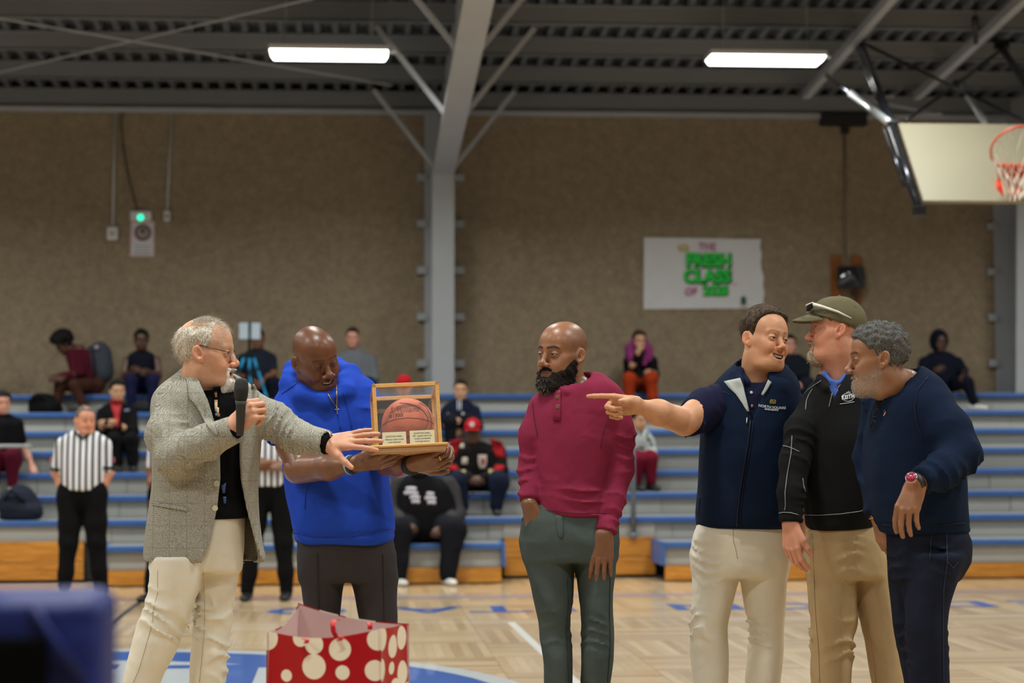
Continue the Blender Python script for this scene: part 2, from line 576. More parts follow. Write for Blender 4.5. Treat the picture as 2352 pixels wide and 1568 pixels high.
def head_matrix(phi, pitch, roll):
    """phi: 0 faces the camera, +90 faces the right of the picture; pitch>0 looks up; roll>0 tips to its right"""
    f = np.array((math.sin(phi), -math.cos(phi), 0.0)); r = np.array((-math.cos(phi), -math.sin(phi), 0.0)); u = np.array((0, 0, 1.0))
    f2 = f * math.cos(pitch) + u * math.sin(pitch); u2 = u * math.cos(pitch) - f * math.sin(pitch)
    r3 = r * math.cos(roll) - u2 * math.sin(roll); u3 = u2 * math.cos(roll) + r * math.sin(roll)
    return np.stack([r3, f2, u3], 1)      # columns: local axes in the world


def fingers(o):
    """points of a hand in its own frame: y to the fingertips, x to the thumb, z out of the back"""
    curl = o.get('curl', (0.3, 0.35, 0.4, 0.45)); spread = o.get('spread', 0.06); th = o.get('thumb', (0.5, 0.25)); tf = o.get('tflex', 0.3)
    s = o.get('size', 1.0)
    kn = [(0.032, 0.088, 0.002), (0.011, 0.093, 0.004), (-0.011, 0.089, 0.003), (-0.031, 0.080, 0.0)]
    ln = [(0.043, 0.027, 0.022), (0.047, 0.030, 0.023), (0.043, 0.028, 0.022), (0.034, 0.021, 0.019)]
    rd = [(0.0102, 0.0093, 0.0086, 0.0072), (0.0104, 0.0095, 0.0087, 0.0073), (0.0099, 0.009, 0.0083, 0.007), (0.0088, 0.008, 0.0074, 0.0062)]
    out = []
    for i in range(4):
        c = curl[i]
        c = c if hasattr(c, '__len__') else (c * 0.9, c * 1.3, c * 0.8)
        sp = spread * (1.5 - i)
        p = np.array(kn[i]); a = 0.0; pts = [(*p * s, rd[i][0] * s)]
        for j in range(3):
            a += c[j]
            dirn = np.array((math.sin(sp) * math.cos(a), math.cos(sp) * math.cos(a), -math.sin(a)))
            p = p + dirn * ln[i][j]
            pts.append((*p * s, rd[i][j + 1] * s))
        out.append(pts)
    # thumb: leaves the side of the palm near its base
    p = np.array((0.024, 0.022, -0.006)); pts = [(*p * s, 0.0145 * s)]
    az, el = th
    for j, L in enumerate((0.044, 0.034, 0.026)):
        b = az - tf * j
        dirn = np.array((math.sin(b) * math.cos(el), math.cos(b) * math.cos(el), -math.sin(el + 0.15 * j)))
        dirn /= np.linalg.norm(dirn)
        p = p + dirn * L
        pts.append((*p * s, (0.0125, 0.0108, 0.0085)[j] * s))
    out.append(pts)
    return out


def hand_field(p, o, fg):
    s = o.get('size', 1.0)
    kn = [(0.030, 0.082, 0.0), (0.011, 0.087, 0.0), (-0.010, 0.083, 0.0), (-0.029, 0.074, -0.002)]
    d = None
    for i in range(4):
        e = rc(p, np.array((0.016 - i * 0.0105, 0.002, 0)) * s, np.array(kn[i]) * s, 0.0165 * s, 0.0125 * s)
        d = e if d is None else smin(d, e, 0.014)
    d = smin(d, ell(p, np.array((-0.020, 0.035, -0.010)) * s, np.array((0.014, 0.032, 0.012)) * s), 0.012)
    d = smin(d, rc(p, np.array((0.014, 0.012, -0.008)) * s, np.array(fg[4][1][:3]), 0.017 * s, 0.0125 * s), 0.014)
    for f in fg[:4]:
        d = smin(d, chain(p, f, 0.003), 0.0055)
    d = smin(d, chain(p, fg[4], 0.004), 0.008)
    return d


def hand_frame(wrist, along, back, side):
    """side 'r' or 'l'; along: to the fingertips, back: out of the back of the hand"""
    y = np.asarray(along, float); y = y / np.linalg.norm(y)
    z = np.asarray(back, float); z = z - y * (z @ y); z /= np.linalg.norm(z)
    x = np.cross(y, z)
    if side == 'r': x = -x
    return np.stack([x, y, z], 1)


def mirror_fix(v, q, M):
    return (q[:, ::-1] if np.linalg.det(M) < 0 else q)


def tone_hand(local, skin, fg, dark=False):
    c = np.tile(np.array(skin[:3]), (len(local), 1))
    for f in fg:
        tip = np.array(f[-1][:3]); prev = np.array(f[-2][:3])
        u = tip - prev; u /= np.linalg.norm(u)
        nail = tip + np.array((0, 0, 0.0)) - u * 0.001
        m = np.exp(-((local - nail) ** 2).sum(1) / (2 * 0.007 ** 2))[:, None]
        c = c * (1 - 0.45 * m) + 0.45 * m * np.clip(np.array(skin[:3]) * (1.5 if dark else 1.12) + (0.05, 0.01, 0.01), 0, 1)
    return c


def arm_island(parts, elbow, wrist, r0, r1, hand, skin, h=0.0032, dark=False, start=0.0):
    """forearm and hand as one surface, added to parts as (verts, quads, tone)"""
    elbow = np.asarray(elbow, float); wrist = np.asarray(wrist, float)
    M = hand_frame(wrist, hand['along'], hand['back'], hand['side'])
    fg = fingers(hand)
    el = (elbow - wrist) @ M
    st = el * (1 - start)
    rs = r0 + (r1 - r0) * start

    def fn(p):
        d = hand_field(p, hand, fg)
        m = st * 0.45
        d2 = smin(rc(p, (0, 0, 0), m, 0.0215 * hand.get('size', 1.0), (r1 + rs) * 0.52), rc(p, m, st, (r1 + rs) * 0.52, rs), 0.03)
        # wrists are broader than thick
        return smin(d, d2, 0.02)
    pts = [q for f in fg for q in f] + [(0, 0, 0), tuple(st)]
    lo, hi = bounds(pts, 0.03 + rs * 0.7)
    v, q = surf(fn, lo, hi, h)
    t = tone_hand(v, skin, fg, dark)
    q = mirror_fix(v, q, M)
    parts.append((v @ M.T + wrist, q, t))
    return M, fg


def tone_head(l, o):
    """skin tones of a head by place: lips, brows, shaved scalp, cheeks"""
    sk = np.array(o['skin'][:3])
    c = np.tile(sk, (len(l), 1))

    def mixin(m, col, amt):
        nonlocal c
        m = (m * amt)[:, None]
        c = c * (1 - m) + np.array(col[:3]) * m
    ax = np.abs(l[:, 0])
    red = o.get('red', 0.25)
    mixin(np.exp(-(((ax - 0.042) / 0.022) ** 2 + ((l[:, 2] + 0.035) / 0.022) ** 2) / 2) * (l[:, 1] > 0.03), sk * np.array((1.08, 0.72, 0.66)), red)
    mixin(np.exp(-(((ax) / 0.013) ** 2 + ((l[:, 2] + 0.036) / 0.012) ** 2) / 2) * (l[:, 1] > 0.095), sk * np.array((1.05, 0.7, 0.66)), red * 1.2)
    mixin((ax > 0.078) * np.ones(len(l)), sk * np.array((1.08, 0.74, 0.68)), red)
    eo = o.get('eye', .5)
    lash = np.exp(-((np.abs(l[:, 2] + 0.001 - (0.0012 + eo * 0.0075) * np.sqrt(np.clip(1 - ((ax - 0.0325) / 0.0165) ** 2, 0, 1))) / 0.0016) ** 2) / 2) * (np.abs(ax - 0.0325) < 0.017) * (l[:, 1] > 0.06)
    mixin(lash, sk * 0.2, 0.7)
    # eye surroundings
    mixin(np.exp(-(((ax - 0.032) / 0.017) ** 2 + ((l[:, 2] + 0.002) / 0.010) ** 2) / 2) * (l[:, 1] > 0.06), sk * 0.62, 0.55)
    sm = o.get('smile', 0.0)
    zc = -0.0715 + sm * 0.009 * (ax / 0.026) ** 2
    lip = np.exp(-((np.maximum(0, ax - 0.020) / 0.004) ** 2 + ((l[:, 2] - zc) / 0.0085) ** 4) / 2) * (l[:, 1] > 0.078)
    mixin(lip, o.get('lip', tuple(sk * np.array((0.85, 0.55, 0.52)))), 0.75)
    line = np.exp(-((np.maximum(0, ax - 0.024) / 0.003) ** 2 + ((l[:, 2] - zc - 0.0005) / 0.0022) ** 2) / 2) * (l[:, 1] > 0.07)
    mixin(line, sk * 0.25, 0.8)
    if o.get('mouth', 0) > 0:
        wd = 0.024 + sm * 0.008
        kk = (l[:, 0] / (wd * .95)) ** 2 + ((l[:, 2] - sm * 9.0 * l[:, 0] ** 2 + 0.0735) / (0.002 + o['mouth'] * 0.0085)) ** 2
        surf_y = 0.0905 - 9.0 * l[:, 0] ** 2
        mixin(((kk < 1.0) & (l[:, 1] > 0.05) & (l[:, 1] < surf_y)).astype(float), (0.04, 0.010, 0.008), 0.9)
    # brows
    bz = 0.0245 + 0.16 * (ax - 0.012) - 4.5 * np.maximum(0, ax - 0.032) ** 1.6
    br = np.exp(-(((l[:, 2] - bz) / 0.0042) ** 4 + (np.maximum(0, np.abs(ax - 0.031) - 0.017) / 0.004) ** 2) / 2) * (l[:, 1] > 0.05)
    mixin(br, o.get('brow', (0.03, 0.02, 0.015)), o.get('brow_amt', 0.75))
    if 'scalp' in o:                       # shaved hair shows as a tone of the scalp
        hz = 0.060 + 0.02 * np.sin(l[:, 0] * 40)
        m = 1 / (1 + np.exp(-(((-l[:, 1] + 0.035) / 0.012))))
        m = m * (1 / (1 + np.exp(-((l[:, 2] + 0.03 + 0.6 * np.maximum(0, -l[:, 1] - 0.05)) / 0.010)))) * (ax < 0.082)
        m = m * (1 / (1 + np.exp(((l[:, 2] - 0.10) / 0.012))))
        mixin(m, o['scalp'], o.get('scalp_amt', 0.5))
    if 'stubble' in o:
        m = 1 / (1 + np.exp((l[:, 2] + 0.055 - 0.5 * np.maximum(0, ax - 0.035)) / 0.006)) * (1 / (1 + np.exp((-l[:, 1] + 0.0) / 0.008)))
        mixin(m, o['stubble'], o.get('stubble_amt', 0.4))
    if o.get('freckle'):
        r = np.random.RandomState(5)
        for i in range(26):
            q = np.array((r.choice((-1, 1)) * r.uniform(0.02, 0.075), r.uniform(0.0, 0.09), r.uniform(-0.05, 0.09)))
            mixin(np.exp(-((l[:, [0, 2]] - q[[0, 2]]) ** 2).sum(1) / (2 * 0.0018 ** 2)), sk * 0.6, 0.5)
    return np.clip(c, 0, 1)


def make_eyes(root, M, c, s, gaze, iris=(0.06, 0.035, 0.02)):
    for sx in (-1, 1):
        m = MB()
        v = []; f = []
        n, k = 18, 12
        for i in range(k + 1):
            a = math.pi * i / k
            for j in range(n):
                b = 2 * math.pi * j / n
                v.append((math.sin(a) * math.cos(b), math.cos(a), math.sin(a) * math.sin(b)))
        for i in range(k):
            for j in range(n):
                f.append((i * n + j, i * n + (j + 1) % n, (i + 1) * n + (j + 1) % n, (i + 1) * n + j))
        v = np.array(v)
        g = np.array((gaze[0], 1.0, gaze[1])); g /= np.linalg.norm(g)
        x = np.cross(g, (0, 0, 1.0)); x /= np.linalg.norm(x); z = np.cross(x, g)
        vl = v @ np.stack([x, g, z]) * 0.0131 + np.array((0.032 * sx, 0.0735, 0))
        o = mesh_obj('eye', vl * s @ M.T + c, np.array(f), attr_mat('eye_surface', 0.12, 0.5), root, True)
        ang = v[:, 1]
        col = np.where(ang[:, None] > 0.965, np.array((0.008, 0.006, 0.005)), np.where(ang[:, None] > 0.83, np.array(iris), np.array((0.62, 0.58, 0.54))))
        set_tone(o, col)


def hair_piece(root, name, o, M, c, s, tfun, mat, h=0.0034, lo=(-0.115, -0.15, -0.17), hi=(0.115, 0.15, 0.16), tone=None):
    """hair as a shaped layer over the head; tfun gives its thickness (negative where there is none)"""
    def fn(p):
        return head_field(p, o) - tfun(p)
    v, q = surf(fn, np.array(lo), np.array(hi), h)
    ob = mesh_obj(name, v * s @ M.T + c, q, mat, root, True)
    return ob, v


def sig(x, w):
    return 1 / (1 + np.exp(-np.clip(x / w, -30, 30)))


def strands(root, name, roots, dirs, length, r, mat, M=None, c=None, s=1.0, seed=0, droop=0.0, jit=0.4, seg=4, sub=None):
    """loose hairs: thin three-sided tapering strips"""
    rs = np.random.RandomState(seed)
    n = len(roots)
    d = dirs + rs.normal(size=(n, 3)) * jit
    d /= np.linalg.norm(d, axis=1)[:, None]
    L = length * rs.uniform(0.6, 1.15, n)
    curl = rs.normal(size=(n, 3)) * 0.35
    pts = [roots]
    cur = roots.copy(); dd = d.copy()
    for i in range(seg):
        dd = dd + curl / seg + np.array((0, 0, -droop)) / seg
        dd /= np.linalg.norm(dd, axis=1)[:, None]
        cur = cur + dd * (L / seg)[:, None]
        pts.append(cur.copy())
    side = np.cross(d, rs.normal(size=(n, 3))); side /= np.linalg.norm(side, axis=1)[:, None] + 1e-9
    side2 = np.cross(d, side)
    V = []
    for i, q in enumerate(pts):
        rr = r * (1 - 0.8 * i / seg)
        for k in range(3):
            a = 2.0944 * k
            V.append(q + (side * math.cos(a) + side2 * math.sin(a)) * rr)
    V = np.stack(V, 1)                       # n, (seg+1)*3, 3
    m = (seg + 1) * 3
    F = []
    for i in range(seg):
        for k in range(3):
            F.append((i * 3 + k, i * 3 + (k + 1) % 3, (i + 1) * 3 + (k + 1) % 3, (i + 1) * 3 + k))
    F = np.array(F)
    F = (F[None] + (np.arange(n) * m)[:, None, None]).reshape(-1, 4)
    V = V.reshape(-1, 3)
    if M is not None:
        V = V * s @ M.T + c
    return mesh_obj(name, V, F, mat, root, True)


def make_head(parts, o, c, M, s, neck_end, neck_r, h=0.003):
    ne = (np.asarray(neck_end, float) - c) @ M / s
    nr0 = o.get('neck', 0.056)

    def fn(p):
        d = head_field(p, o)
        mid = np.array((0, -0.024, -0.085))
        d = smin(d, rc(p, (0, -0.020, -0.03), mid, nr0 * 0.92, nr0 * 0.96), 0.025)
        return smin(d, rc(p, mid, ne, nr0 * 0.96, neck_r / s), 0.03)
    lo = np.minimum(np.array((-0.11, -0.135, -0.15)), ne - neck_r / s * 1.2 - 0.01)
    hi = np.maximum(np.array((0.11, 0.14, 0.14)), ne + neck_r / s * 1.2)
    v, q = surf(fn, lo, hi, h)
    parts.append((v * s @ M.T + c, q, tone_head(v, o)))


def core_island(parts, chains, skin, h=0.016):
    """the hidden trunk and limbs under the clothes"""
    allp = [q for ch in chains for q in ch]
    lo, hi = bounds(allp, 0.12)

    def fn(p):
        d = None
        for ch in chains:
            e = chain(p, ch, 0.03)
            d = e if d is None else smin(d, e, 0.03)
        return d
    v, q = surf(fn, lo, hi, h)
    parts.append((v, q, np.tile(np.array(skin[:3]), (len(v), 1))))


def join_body(root, parts, mat, name='body'):
    V = []; Q = []; T = []; n = 0
    for v, q, t in parts:
        V.append(v); Q.append(q + n); T.append(t); n += len(v)
    o = mesh_obj(name, np.concatenate(V), np.concatenate(Q), mat, root, True)
    set_tone(o, np.concatenate(T))
    return o


def shape(root, name, fn, pts, pad, h, mat, tone=None):
    lo, hi = bounds(pts, pad)
    v, q = surf(fn, lo, hi, h)
    o = mesh_obj(name, v, q, mat, root, True)
    if tone is not None:
        set_tone(o, tone(v))
    return o


def text_obj(name, body, loc, xdir, ydir, size, mat, parent, depth=0.0006, bend=None, align='CENTER', bold=0.0, shear=0.0, sx=1.0):
    """lettering as a thin mesh lying on a surface: xdir along the line, ydir up the letters"""
    cu = bpy.data.curves.new(name, 'FONT')
    cu.body = body; cu.size = size; cu.align_x = align; cu.align_y = 'CENTER'; cu.extrude = depth; cu.offset = bold; cu.shear = shear
    cu.resolution_u = 3
    t = bpy.data.objects.new(name, cu)
    COL.objects.link(t)
    dg = bpy.context.evaluated_depsgraph_get()
    me = bpy.data.meshes.new_from_object(t.evaluated_get(dg))
    bpy.data.objects.remove(t)
    n = len(me.vertices)
    co = np.empty(n * 3, dtype=np.float32); me.vertices.foreach_get('co', co)
    co = co.reshape(-1, 3).astype(np.float64)
    co[:, 0] *= sx
    x = np.asarray(xdir, float); x /= np.linalg.norm(x)
    y = np.asarray(ydir, float); y = y - x * (x @ y); y /= np.linalg.norm(y)
    z = np.cross(x, y)
    w = np.asarray(loc, float) + co[:, :1] * x + co[:, 1:2] * y + co[:, 2:3] * z
    if bend is not None: w = bend(w, co)
    base = parent_loc(parent) if parent is not None else w.mean(0)
    me.vertices.foreach_set('co', (w - base).astype(np.float32).ravel())
    me.materials.clear(); me.materials.append(mat)
    o = bpy.data.objects.new(name, me)
    link(o, parent)
    if parent is None: o.location = tuple(base)
    return o

# ------------------------------------------------------------------ the gym: shell
Y_WALL = 24.75
X0, X1, Y0R, RIDGE_Y = -12.0, 17.0, -6.0, 9.35
SLOPE = 0.085
Z_EAVE = 5.685                       # underside of the deck at the back wall


def deck_z(Y):
    return Z_EAVE + SLOPE * ((Y_WALL - Y) if Y > RIDGE_Y else (Y_WALL - RIDGE_Y) - (RIDGE_Y - Y))


def pebble_wall():
    m, nt, b = base_mat('pebble_aggregate')
    g = nd(nt, 'ShaderNodeNewGeometry')
    v = nd(nt, 'ShaderNodeTexVoronoi'); v.inputs['Scale'].default_value = 120
    nt.links.new(g.outputs['Position'], v.inputs['Vector'])
    n = nd(nt, 'ShaderNodeTexNoise'); n.inputs['Scale'].default_value = 9; n.inputs['Detail'].default_value = 8; n.inputs['Roughness'].default_value = 0.65
    nt.links.new(g.outputs['Position'], n.inputs['Vector'])
    sp = nd(nt, 'ShaderNodeSeparateColor'); nt.links.new(v.outputs['Color'], sp.inputs[0])
    cr = nd(nt, 'ShaderNodeValToRGB')
    cr.color_ramp.elements[0].color = rgb((128, 113, 92)); cr.color_ramp.elements[1].color = rgb((174, 156, 129))
    e = cr.color_ramp.elements.new(0.5); e.color = rgb((152, 134, 109))
    nt.links.new(sp.outputs[0], cr.inputs[0])
    r = nd(nt, 'ShaderNodeMapRange'); r.inputs['From Min'].default_value = 0.3; r.inputs['From Max'].default_value = 0.7; r.inputs['To Min'].default_value = 0.78; r.inputs['To Max'].default_value = 1.12
    nt.links.new(n.outputs['Fac'], r.inputs['Value'])
    sc = nd(nt, 'ShaderNodeVectorMath', operation='SCALE')
    nt.links.new(cr.outputs[0], sc.inputs[0]); nt.links.new(r.outputs[0], sc.inputs['Scale'])
    nt.links.new(sc.outputs[0], b.inputs['Base Color'])
    bp = nd(nt, 'ShaderNodeBump'); bp.inputs['Strength'].default_value = 0.7; bp.inputs['Distance'].default_value = 0.01
    nt.links.new(v.outputs['Distance'], bp.inputs['Height']); nt.links.new(bp.outputs[0], b.inputs['Normal'])
    b.inputs['Roughness'].default_value = 0.9
    return m


M_WALL = pebble_wall()
M_STEEL = simple('painted_steel', (164, 167, 171), 0.5, noise=0.08, nscale=3)
M_DECK = simple('roof_deck', (92, 96, 100), 0.6, noise=0.1, nscale=2)
M_PURLIN = simple('purlin_steel', (112, 115, 119), 0.55, noise=0.08, nscale=2)
M_DARK = simple('black_steel', (22, 22, 24), 0.35, noise=0.1)
M_GLOSSBLK = simple('glossy_pipe', (48, 50, 56), 0.22, metal=0.6)


def court_wood(name='court_maple'):
    m, nt, b = base_mat(name)
    g = nd(nt, 'ShaderNodeNewGeometry')
    s = nd(nt, 'ShaderNodeSeparateXYZ'); nt.links.new(g.outputs['Position'], s.inputs[0])

    def mth(op, a, bb=None, **k):
        n = nd(nt, 'ShaderNodeMath', operation=op)
        for i, x in enumerate((a, bb)):
            if x is None: continue
            if isinstance(x, (int, float)): n.inputs[i].default_value = x
            else: nt.links.new(x, n.inputs[i])
        return n.outputs[0]
    bx = mth('FLOOR', mth('DIVIDE', s.outputs[0], 0.9)); by = mth('FLOOR', mth('DIVIDE', s.outputs[1], 0.9))
    par = mth('MODULO', mth('ADD', mth('ADD', bx, by), 1000), 2)
    st = nd(nt, 'ShaderNodeMix', data_type='FLOAT')
    nt.links.new(par, st.inputs['Factor']); nt.links.new(s.outputs[0], st.inputs['A']); nt.links.new(s.outputs[1], st.inputs['B'])
    along = nd(nt, 'ShaderNodeMix', data_type='FLOAT')
    nt.links.new(par, along.inputs['Factor']); nt.links.new(s.outputs[1], along.inputs['A']); nt.links.new(s.outputs[0], along.inputs['B'])
    sd = mth('DIVIDE', st.outputs[0], 0.06)
    sid = mth('FLOOR', sd)
    cv = nd(nt, 'ShaderNodeCombineXYZ'); nt.links.new(bx, cv.inputs[0]); nt.links.new(by, cv.inputs[1]); nt.links.new(sid, cv.inputs[2])
    wn = nd(nt, 'ShaderNodeTexWhiteNoise', noise_dimensions='3D'); nt.links.new(cv.outputs[0], wn.inputs['Vector'])
    gv = nd(nt, 'ShaderNodeCombineXYZ')
    nt.links.new(mth('MULTIPLY', st.outputs[0], 60), gv.inputs[0]); nt.links.new(mth('MULTIPLY', along.outputs[0], 4), gv.inputs[1]); nt.links.new(sid, gv.inputs[2])
    gn = nd(nt, 'ShaderNodeTexNoise'); gn.inputs['Scale'].default_value = 1.0; gn.inputs['Detail'].default_value = 5
    nt.links.new(gv.outputs[0], gn.inputs['Vector'])
    bl = nd(nt, 'ShaderNodeTexNoise'); bl.inputs['Scale'].default_value = 1.1; bl.inputs['Detail'].default_value = 4
    nt.links.new(g.outputs['Position'], bl.inputs['Vector'])
    f = mth('ADD', mth('MULTIPLY', wn.outputs['Value'], 0.42), mth('ADD', mth('MULTIPLY', gn.outputs['Fac'], 0.35), mth('MULTIPLY', bl.outputs['Fac'], 0.35)))
    cr = nd(nt, 'ShaderNodeValToRGB')
    cr.color_ramp.elements[0].position = 0.2; cr.color_ramp.elements[0].color = rgb((156, 126, 88))
    cr.color_ramp.elements[1].position = 0.85; cr.color_ramp.elements[1].color = rgb((212, 188, 150))
    nt.links.new(f, cr.inputs[0])
    fr = mth('FRACT', sd)
    gap = mth('LESS_THAN', mth('MINIMUM', fr, mth('SUBTRACT', 1.0, fr)), 0.025)
    mx = nd(nt, 'ShaderNodeMix', data_type='RGBA'); mx.inputs['B'].default_value = rgb((120, 88, 52))
    nt.links.new(mth('MULTIPLY', gap, 0.6), mx.inputs['Factor']); nt.links.new(cr.outputs[0], mx.inputs['A'])
    nt.links.new(mx.outputs['Result'], b.inputs['Base Color'])
    b.inputs['Roughness'].default_value = 0.32
    b.inputs['Coat Weight'].default_value = 0.5
    b.inputs['Coat Roughness'].default_value = 0.1
    return m


M_COURT = court_wood()
floor = tag(MB().box((X0, Y0R, -0.2), (X1, Y_WALL, -0.004)).build('floor', simple('floor_joint', (96, 70, 42), 0.5), origin=(0, 0, 0)), kind='structure')
far = MB()
for (xa, xb, ya, yb) in ((X0, X1, Y0R, 9.9), (X0, -6.3, 9.9, Y_WALL), (9.0, X1, 9.9, Y_WALL), (-6.3, 9.0, 18.9, Y_WALL)):
    far.box((xa, ya, -0.02), (xb, yb, 0.0))
far.build('court_surface', M_COURT, floor)
tile_me = None
for i in range(-7, 10):
    for j in range(11, 21):
        if tile_me is None:
            t = MB().box((0.0015, 0.0015, -0.02), (0.8985, 0.8985, 0.0)).build('parquet_panel', M_COURT, None, origin=(0, 0, 0))
            tile_me = t.data
            t.parent = floor
        else:
            t = bpy.data.objects.new('parquet_panel', tile_me); link(t, floor)
        t.location = (i * 0.9, j * 0.9, 0)

# court paint, each mark a thin coat on the boards
M_PAINT_W = simple('paint_white', (214, 212, 206), 0.3, coat=0.3)
M_PAINT_B = simple('paint_blue', (38, 84, 160), 0.3, noise=0.12, nscale=4, coat=0.3)
M_PAINT_G = simple('paint_pale_grey', (178, 184, 186), 0.3, noise=0.06, coat=0.3)
M_PAINT_P = simple('paint_lilac', (150, 138, 150), 0.32, coat=0.3)
M_PAINT_D = simple('paint_dark', (50, 52, 58), 0.32, coat=0.3)


def ring(cx, cy, r0, r1, z, n=72):
    v = []; f = []
    for k in range(n):
        a = 2 * math.pi * k / n
        v += [(cx + r0 * math.cos(a), cy + r0 * math.sin(a), z), (cx + r1 * math.cos(a), cy + r1 * math.sin(a), z)]
    for k in range(n):
        a, b2 = 2 * k, 2 * ((k + 1) % n)
        f.append((a, a + 1, b2 + 1, b2))
    return v, f


CX, CY = -1.8, 10.56
for nm, r0, r1, mt, z in (('circle_border', 2.66, 2.82, M_PAINT_G, 0.0012), ('circle_band', 2.12, 2.66, M_PAINT_B, 0.0012), ('circle_field', 0.0, 2.12, M_PAINT_G, 0.0012)):
    m = MB(); m.add(*ring(CX, CY, r0, r1, z)); m.build(nm, mt, floor)
for (txt, a0) in (('C', 118), ('A', 112), ('D', 106), ('E', 100), ('T', 94), ('S', 88), ('C', 76), ('A', 70), ('D', 64), ('E', 58), ('T', 52), ('S', 46)):
    a = math.radians(a0)
    if a0 < 80: continue
    o = text_obj('court_letter', txt, (CX + 2.39 * math.cos(a), CY + 2.39 * math.sin(a), 0.0018), (math.sin(a), -math.cos(a), 0), (math.cos(a), math.sin(a), 0), 0.52, M_PAINT_W, floor, 0.0003, bold=0.006)
text_obj('court_letter', 'C', (CX - 0.2, CY + 1.2, 0.002), (1, 0, 0), (0, 1, 0), 1.9, M_PAINT_B, floor, 0.0003, bold=0.02)
text_obj('court_letter', 'T', (CX + 1.15, CY + 1.15, 0.002), (1, 0, 0), (0, 1, 0), 1.6, M_PAINT_B, floor, 0.0003, bold=0.02)


def strip(name, mt, a, b2, w, z=0.0012):
    a = np.array(a, float); b2 = np.array(b2, float); d = (b2 - a) / np.linalg.norm(b2 - a); nrm = np.array((-d[1], d[0])) * w / 2
    v = [(*(a - nrm), z), (*(b2 - nrm), z), (*(b2 + nrm), z), (*(a + nrm), z)]
    return mesh_obj(name, v, [(0, 1, 2, 3)], mt, floor)


def fl(px, py):
    return PZ(px, py, 0.0)[:2]


strip('court_line', M_PAINT_W, (-9, 15.05), (14, 15.05), 0.03)
strip('court_line', M_PAINT_W, (1.2, 15.05), (1.28, 9.9), 0.06)
strip('court_line', M_PAINT_D, (-1.8, 18.2), (-1.8, 13.4), 0.05)
strip('court_line', M_PAINT_P, (-9, 17.55), (14, 17.55), 0.32)
lx = [(-1.2, 'C'), (-0.35, 'O'), (0.62, 'A'), (1.2, 'T'), (1.75, 'I'), (2.9, 'N'), (3.6, 'C'), (4.3, 'A'), (5.0, 'D'), (5.7, 'E'), (6.4, 'T'), (7.1, 'S')]
for x, ch in lx:
    text_obj('court_letter', ch, (x, 16.25, 0.0018), (-1, 0, 0), (0, -1, 0), 0.85, M_PAINT_B, floor, 0.0003, bold=0.015)

M_PLAIN = simple('plain_block_wall', (104, 100, 94), 0.85, noise=0.1)
tag(MB().box((X0, Y_WALL, -0.2), (X1, Y_WALL + 0.25, Z_EAVE + 0.1)).build('wall_back', M_WALL), kind='structure')
tag(MB().box((X0 - 0.2, Y0R, -0.2), (X0, Y_WALL, 7.3)).build('wall_left', M_PLAIN), kind='structure')
tag(MB().box((X1, Y0R, -0.2), (X1 + 0.2, Y_WALL, 7.3)).build('wall_right', M_PLAIN), kind='structure')
tag(MB().box((X0, Y0R - 0.2, -0.2), (X1, Y0R, 7.3)).build('wall_front', M_PLAIN), kind='structure')
# a flashing strip where wall and roof meet
tag(MB().box((X0, Y_WALL - 0.09, 5.44), (X1, Y_WALL - 0.02, 5.50)).build('trim_1', M_STEEL), kind='structure')

# ribbed roof deck: one corrugated sheet per slope
def deck(ya, yb):
    v = []; f = []
    x = X0; prof = []
    while x < X1:
        prof += [(x, 0.0), (x + 0.062, 0.0), (x + 0.080, 0.095), (x + 0.182, 0.095), (x + 0.2, 0.0)][:4]
        x += 0.2
    for (px, dz) in prof:
        v += [(px, ya, deck_z(ya) + dz), (px, yb, deck_z(yb) + dz)]
    for i in range(len(prof) - 1):
        f.append((2 * i, 2 * i + 1, 2 * i + 3, 2 * i + 2))
    return v, f


cm = MB(); cm.add(*deck(Y_WALL + 0.25, RIDGE_Y)); cm.add(*deck(RIDGE_Y - 1e-4, Y0R))
ceiling = tag(cm.build('ceiling', M_DECK, origin=(0, 0, 6)), kind='structure')
roof = MB()
for ya, yb in ((Y_WALL + 0.3, RIDGE_Y), (RIDGE_Y, Y0R - 0.2)):
    za, zb = deck_z(ya) + 0.1, deck_z(yb) + 0.1
    roof.add([(X0 - .2, ya, za), (X1 + .2, ya, za), (X1 + .2, yb, zb), (X0 - .2, yb, zb)], [(0, 1, 2, 3)])
roof.build('roof_board', simple('roof_board', (70, 66, 60), 0.8), ceiling)

# Z purlins
k = 0
Y = Y_WALL - 0.2
while Y > RIDGE_Y - 0.2:
    z1 = deck_z(Y); z0 = z1 - 0.185
    m = MB()
    m.box((X0, Y - 0.006, z0), (X1, Y + 0.006, z1))
    m.box((X0, Y - 0.006, z0), (X1, Y + 0.13, z0 + 0.01))
    m.box((X0, Y - 0.085, z1 - 0.012), (X1, Y + 0.006, z1 - 0.002))
    m.build('purlin', M_PURLIN, ceiling)
    Y -= 1.2; k += 1

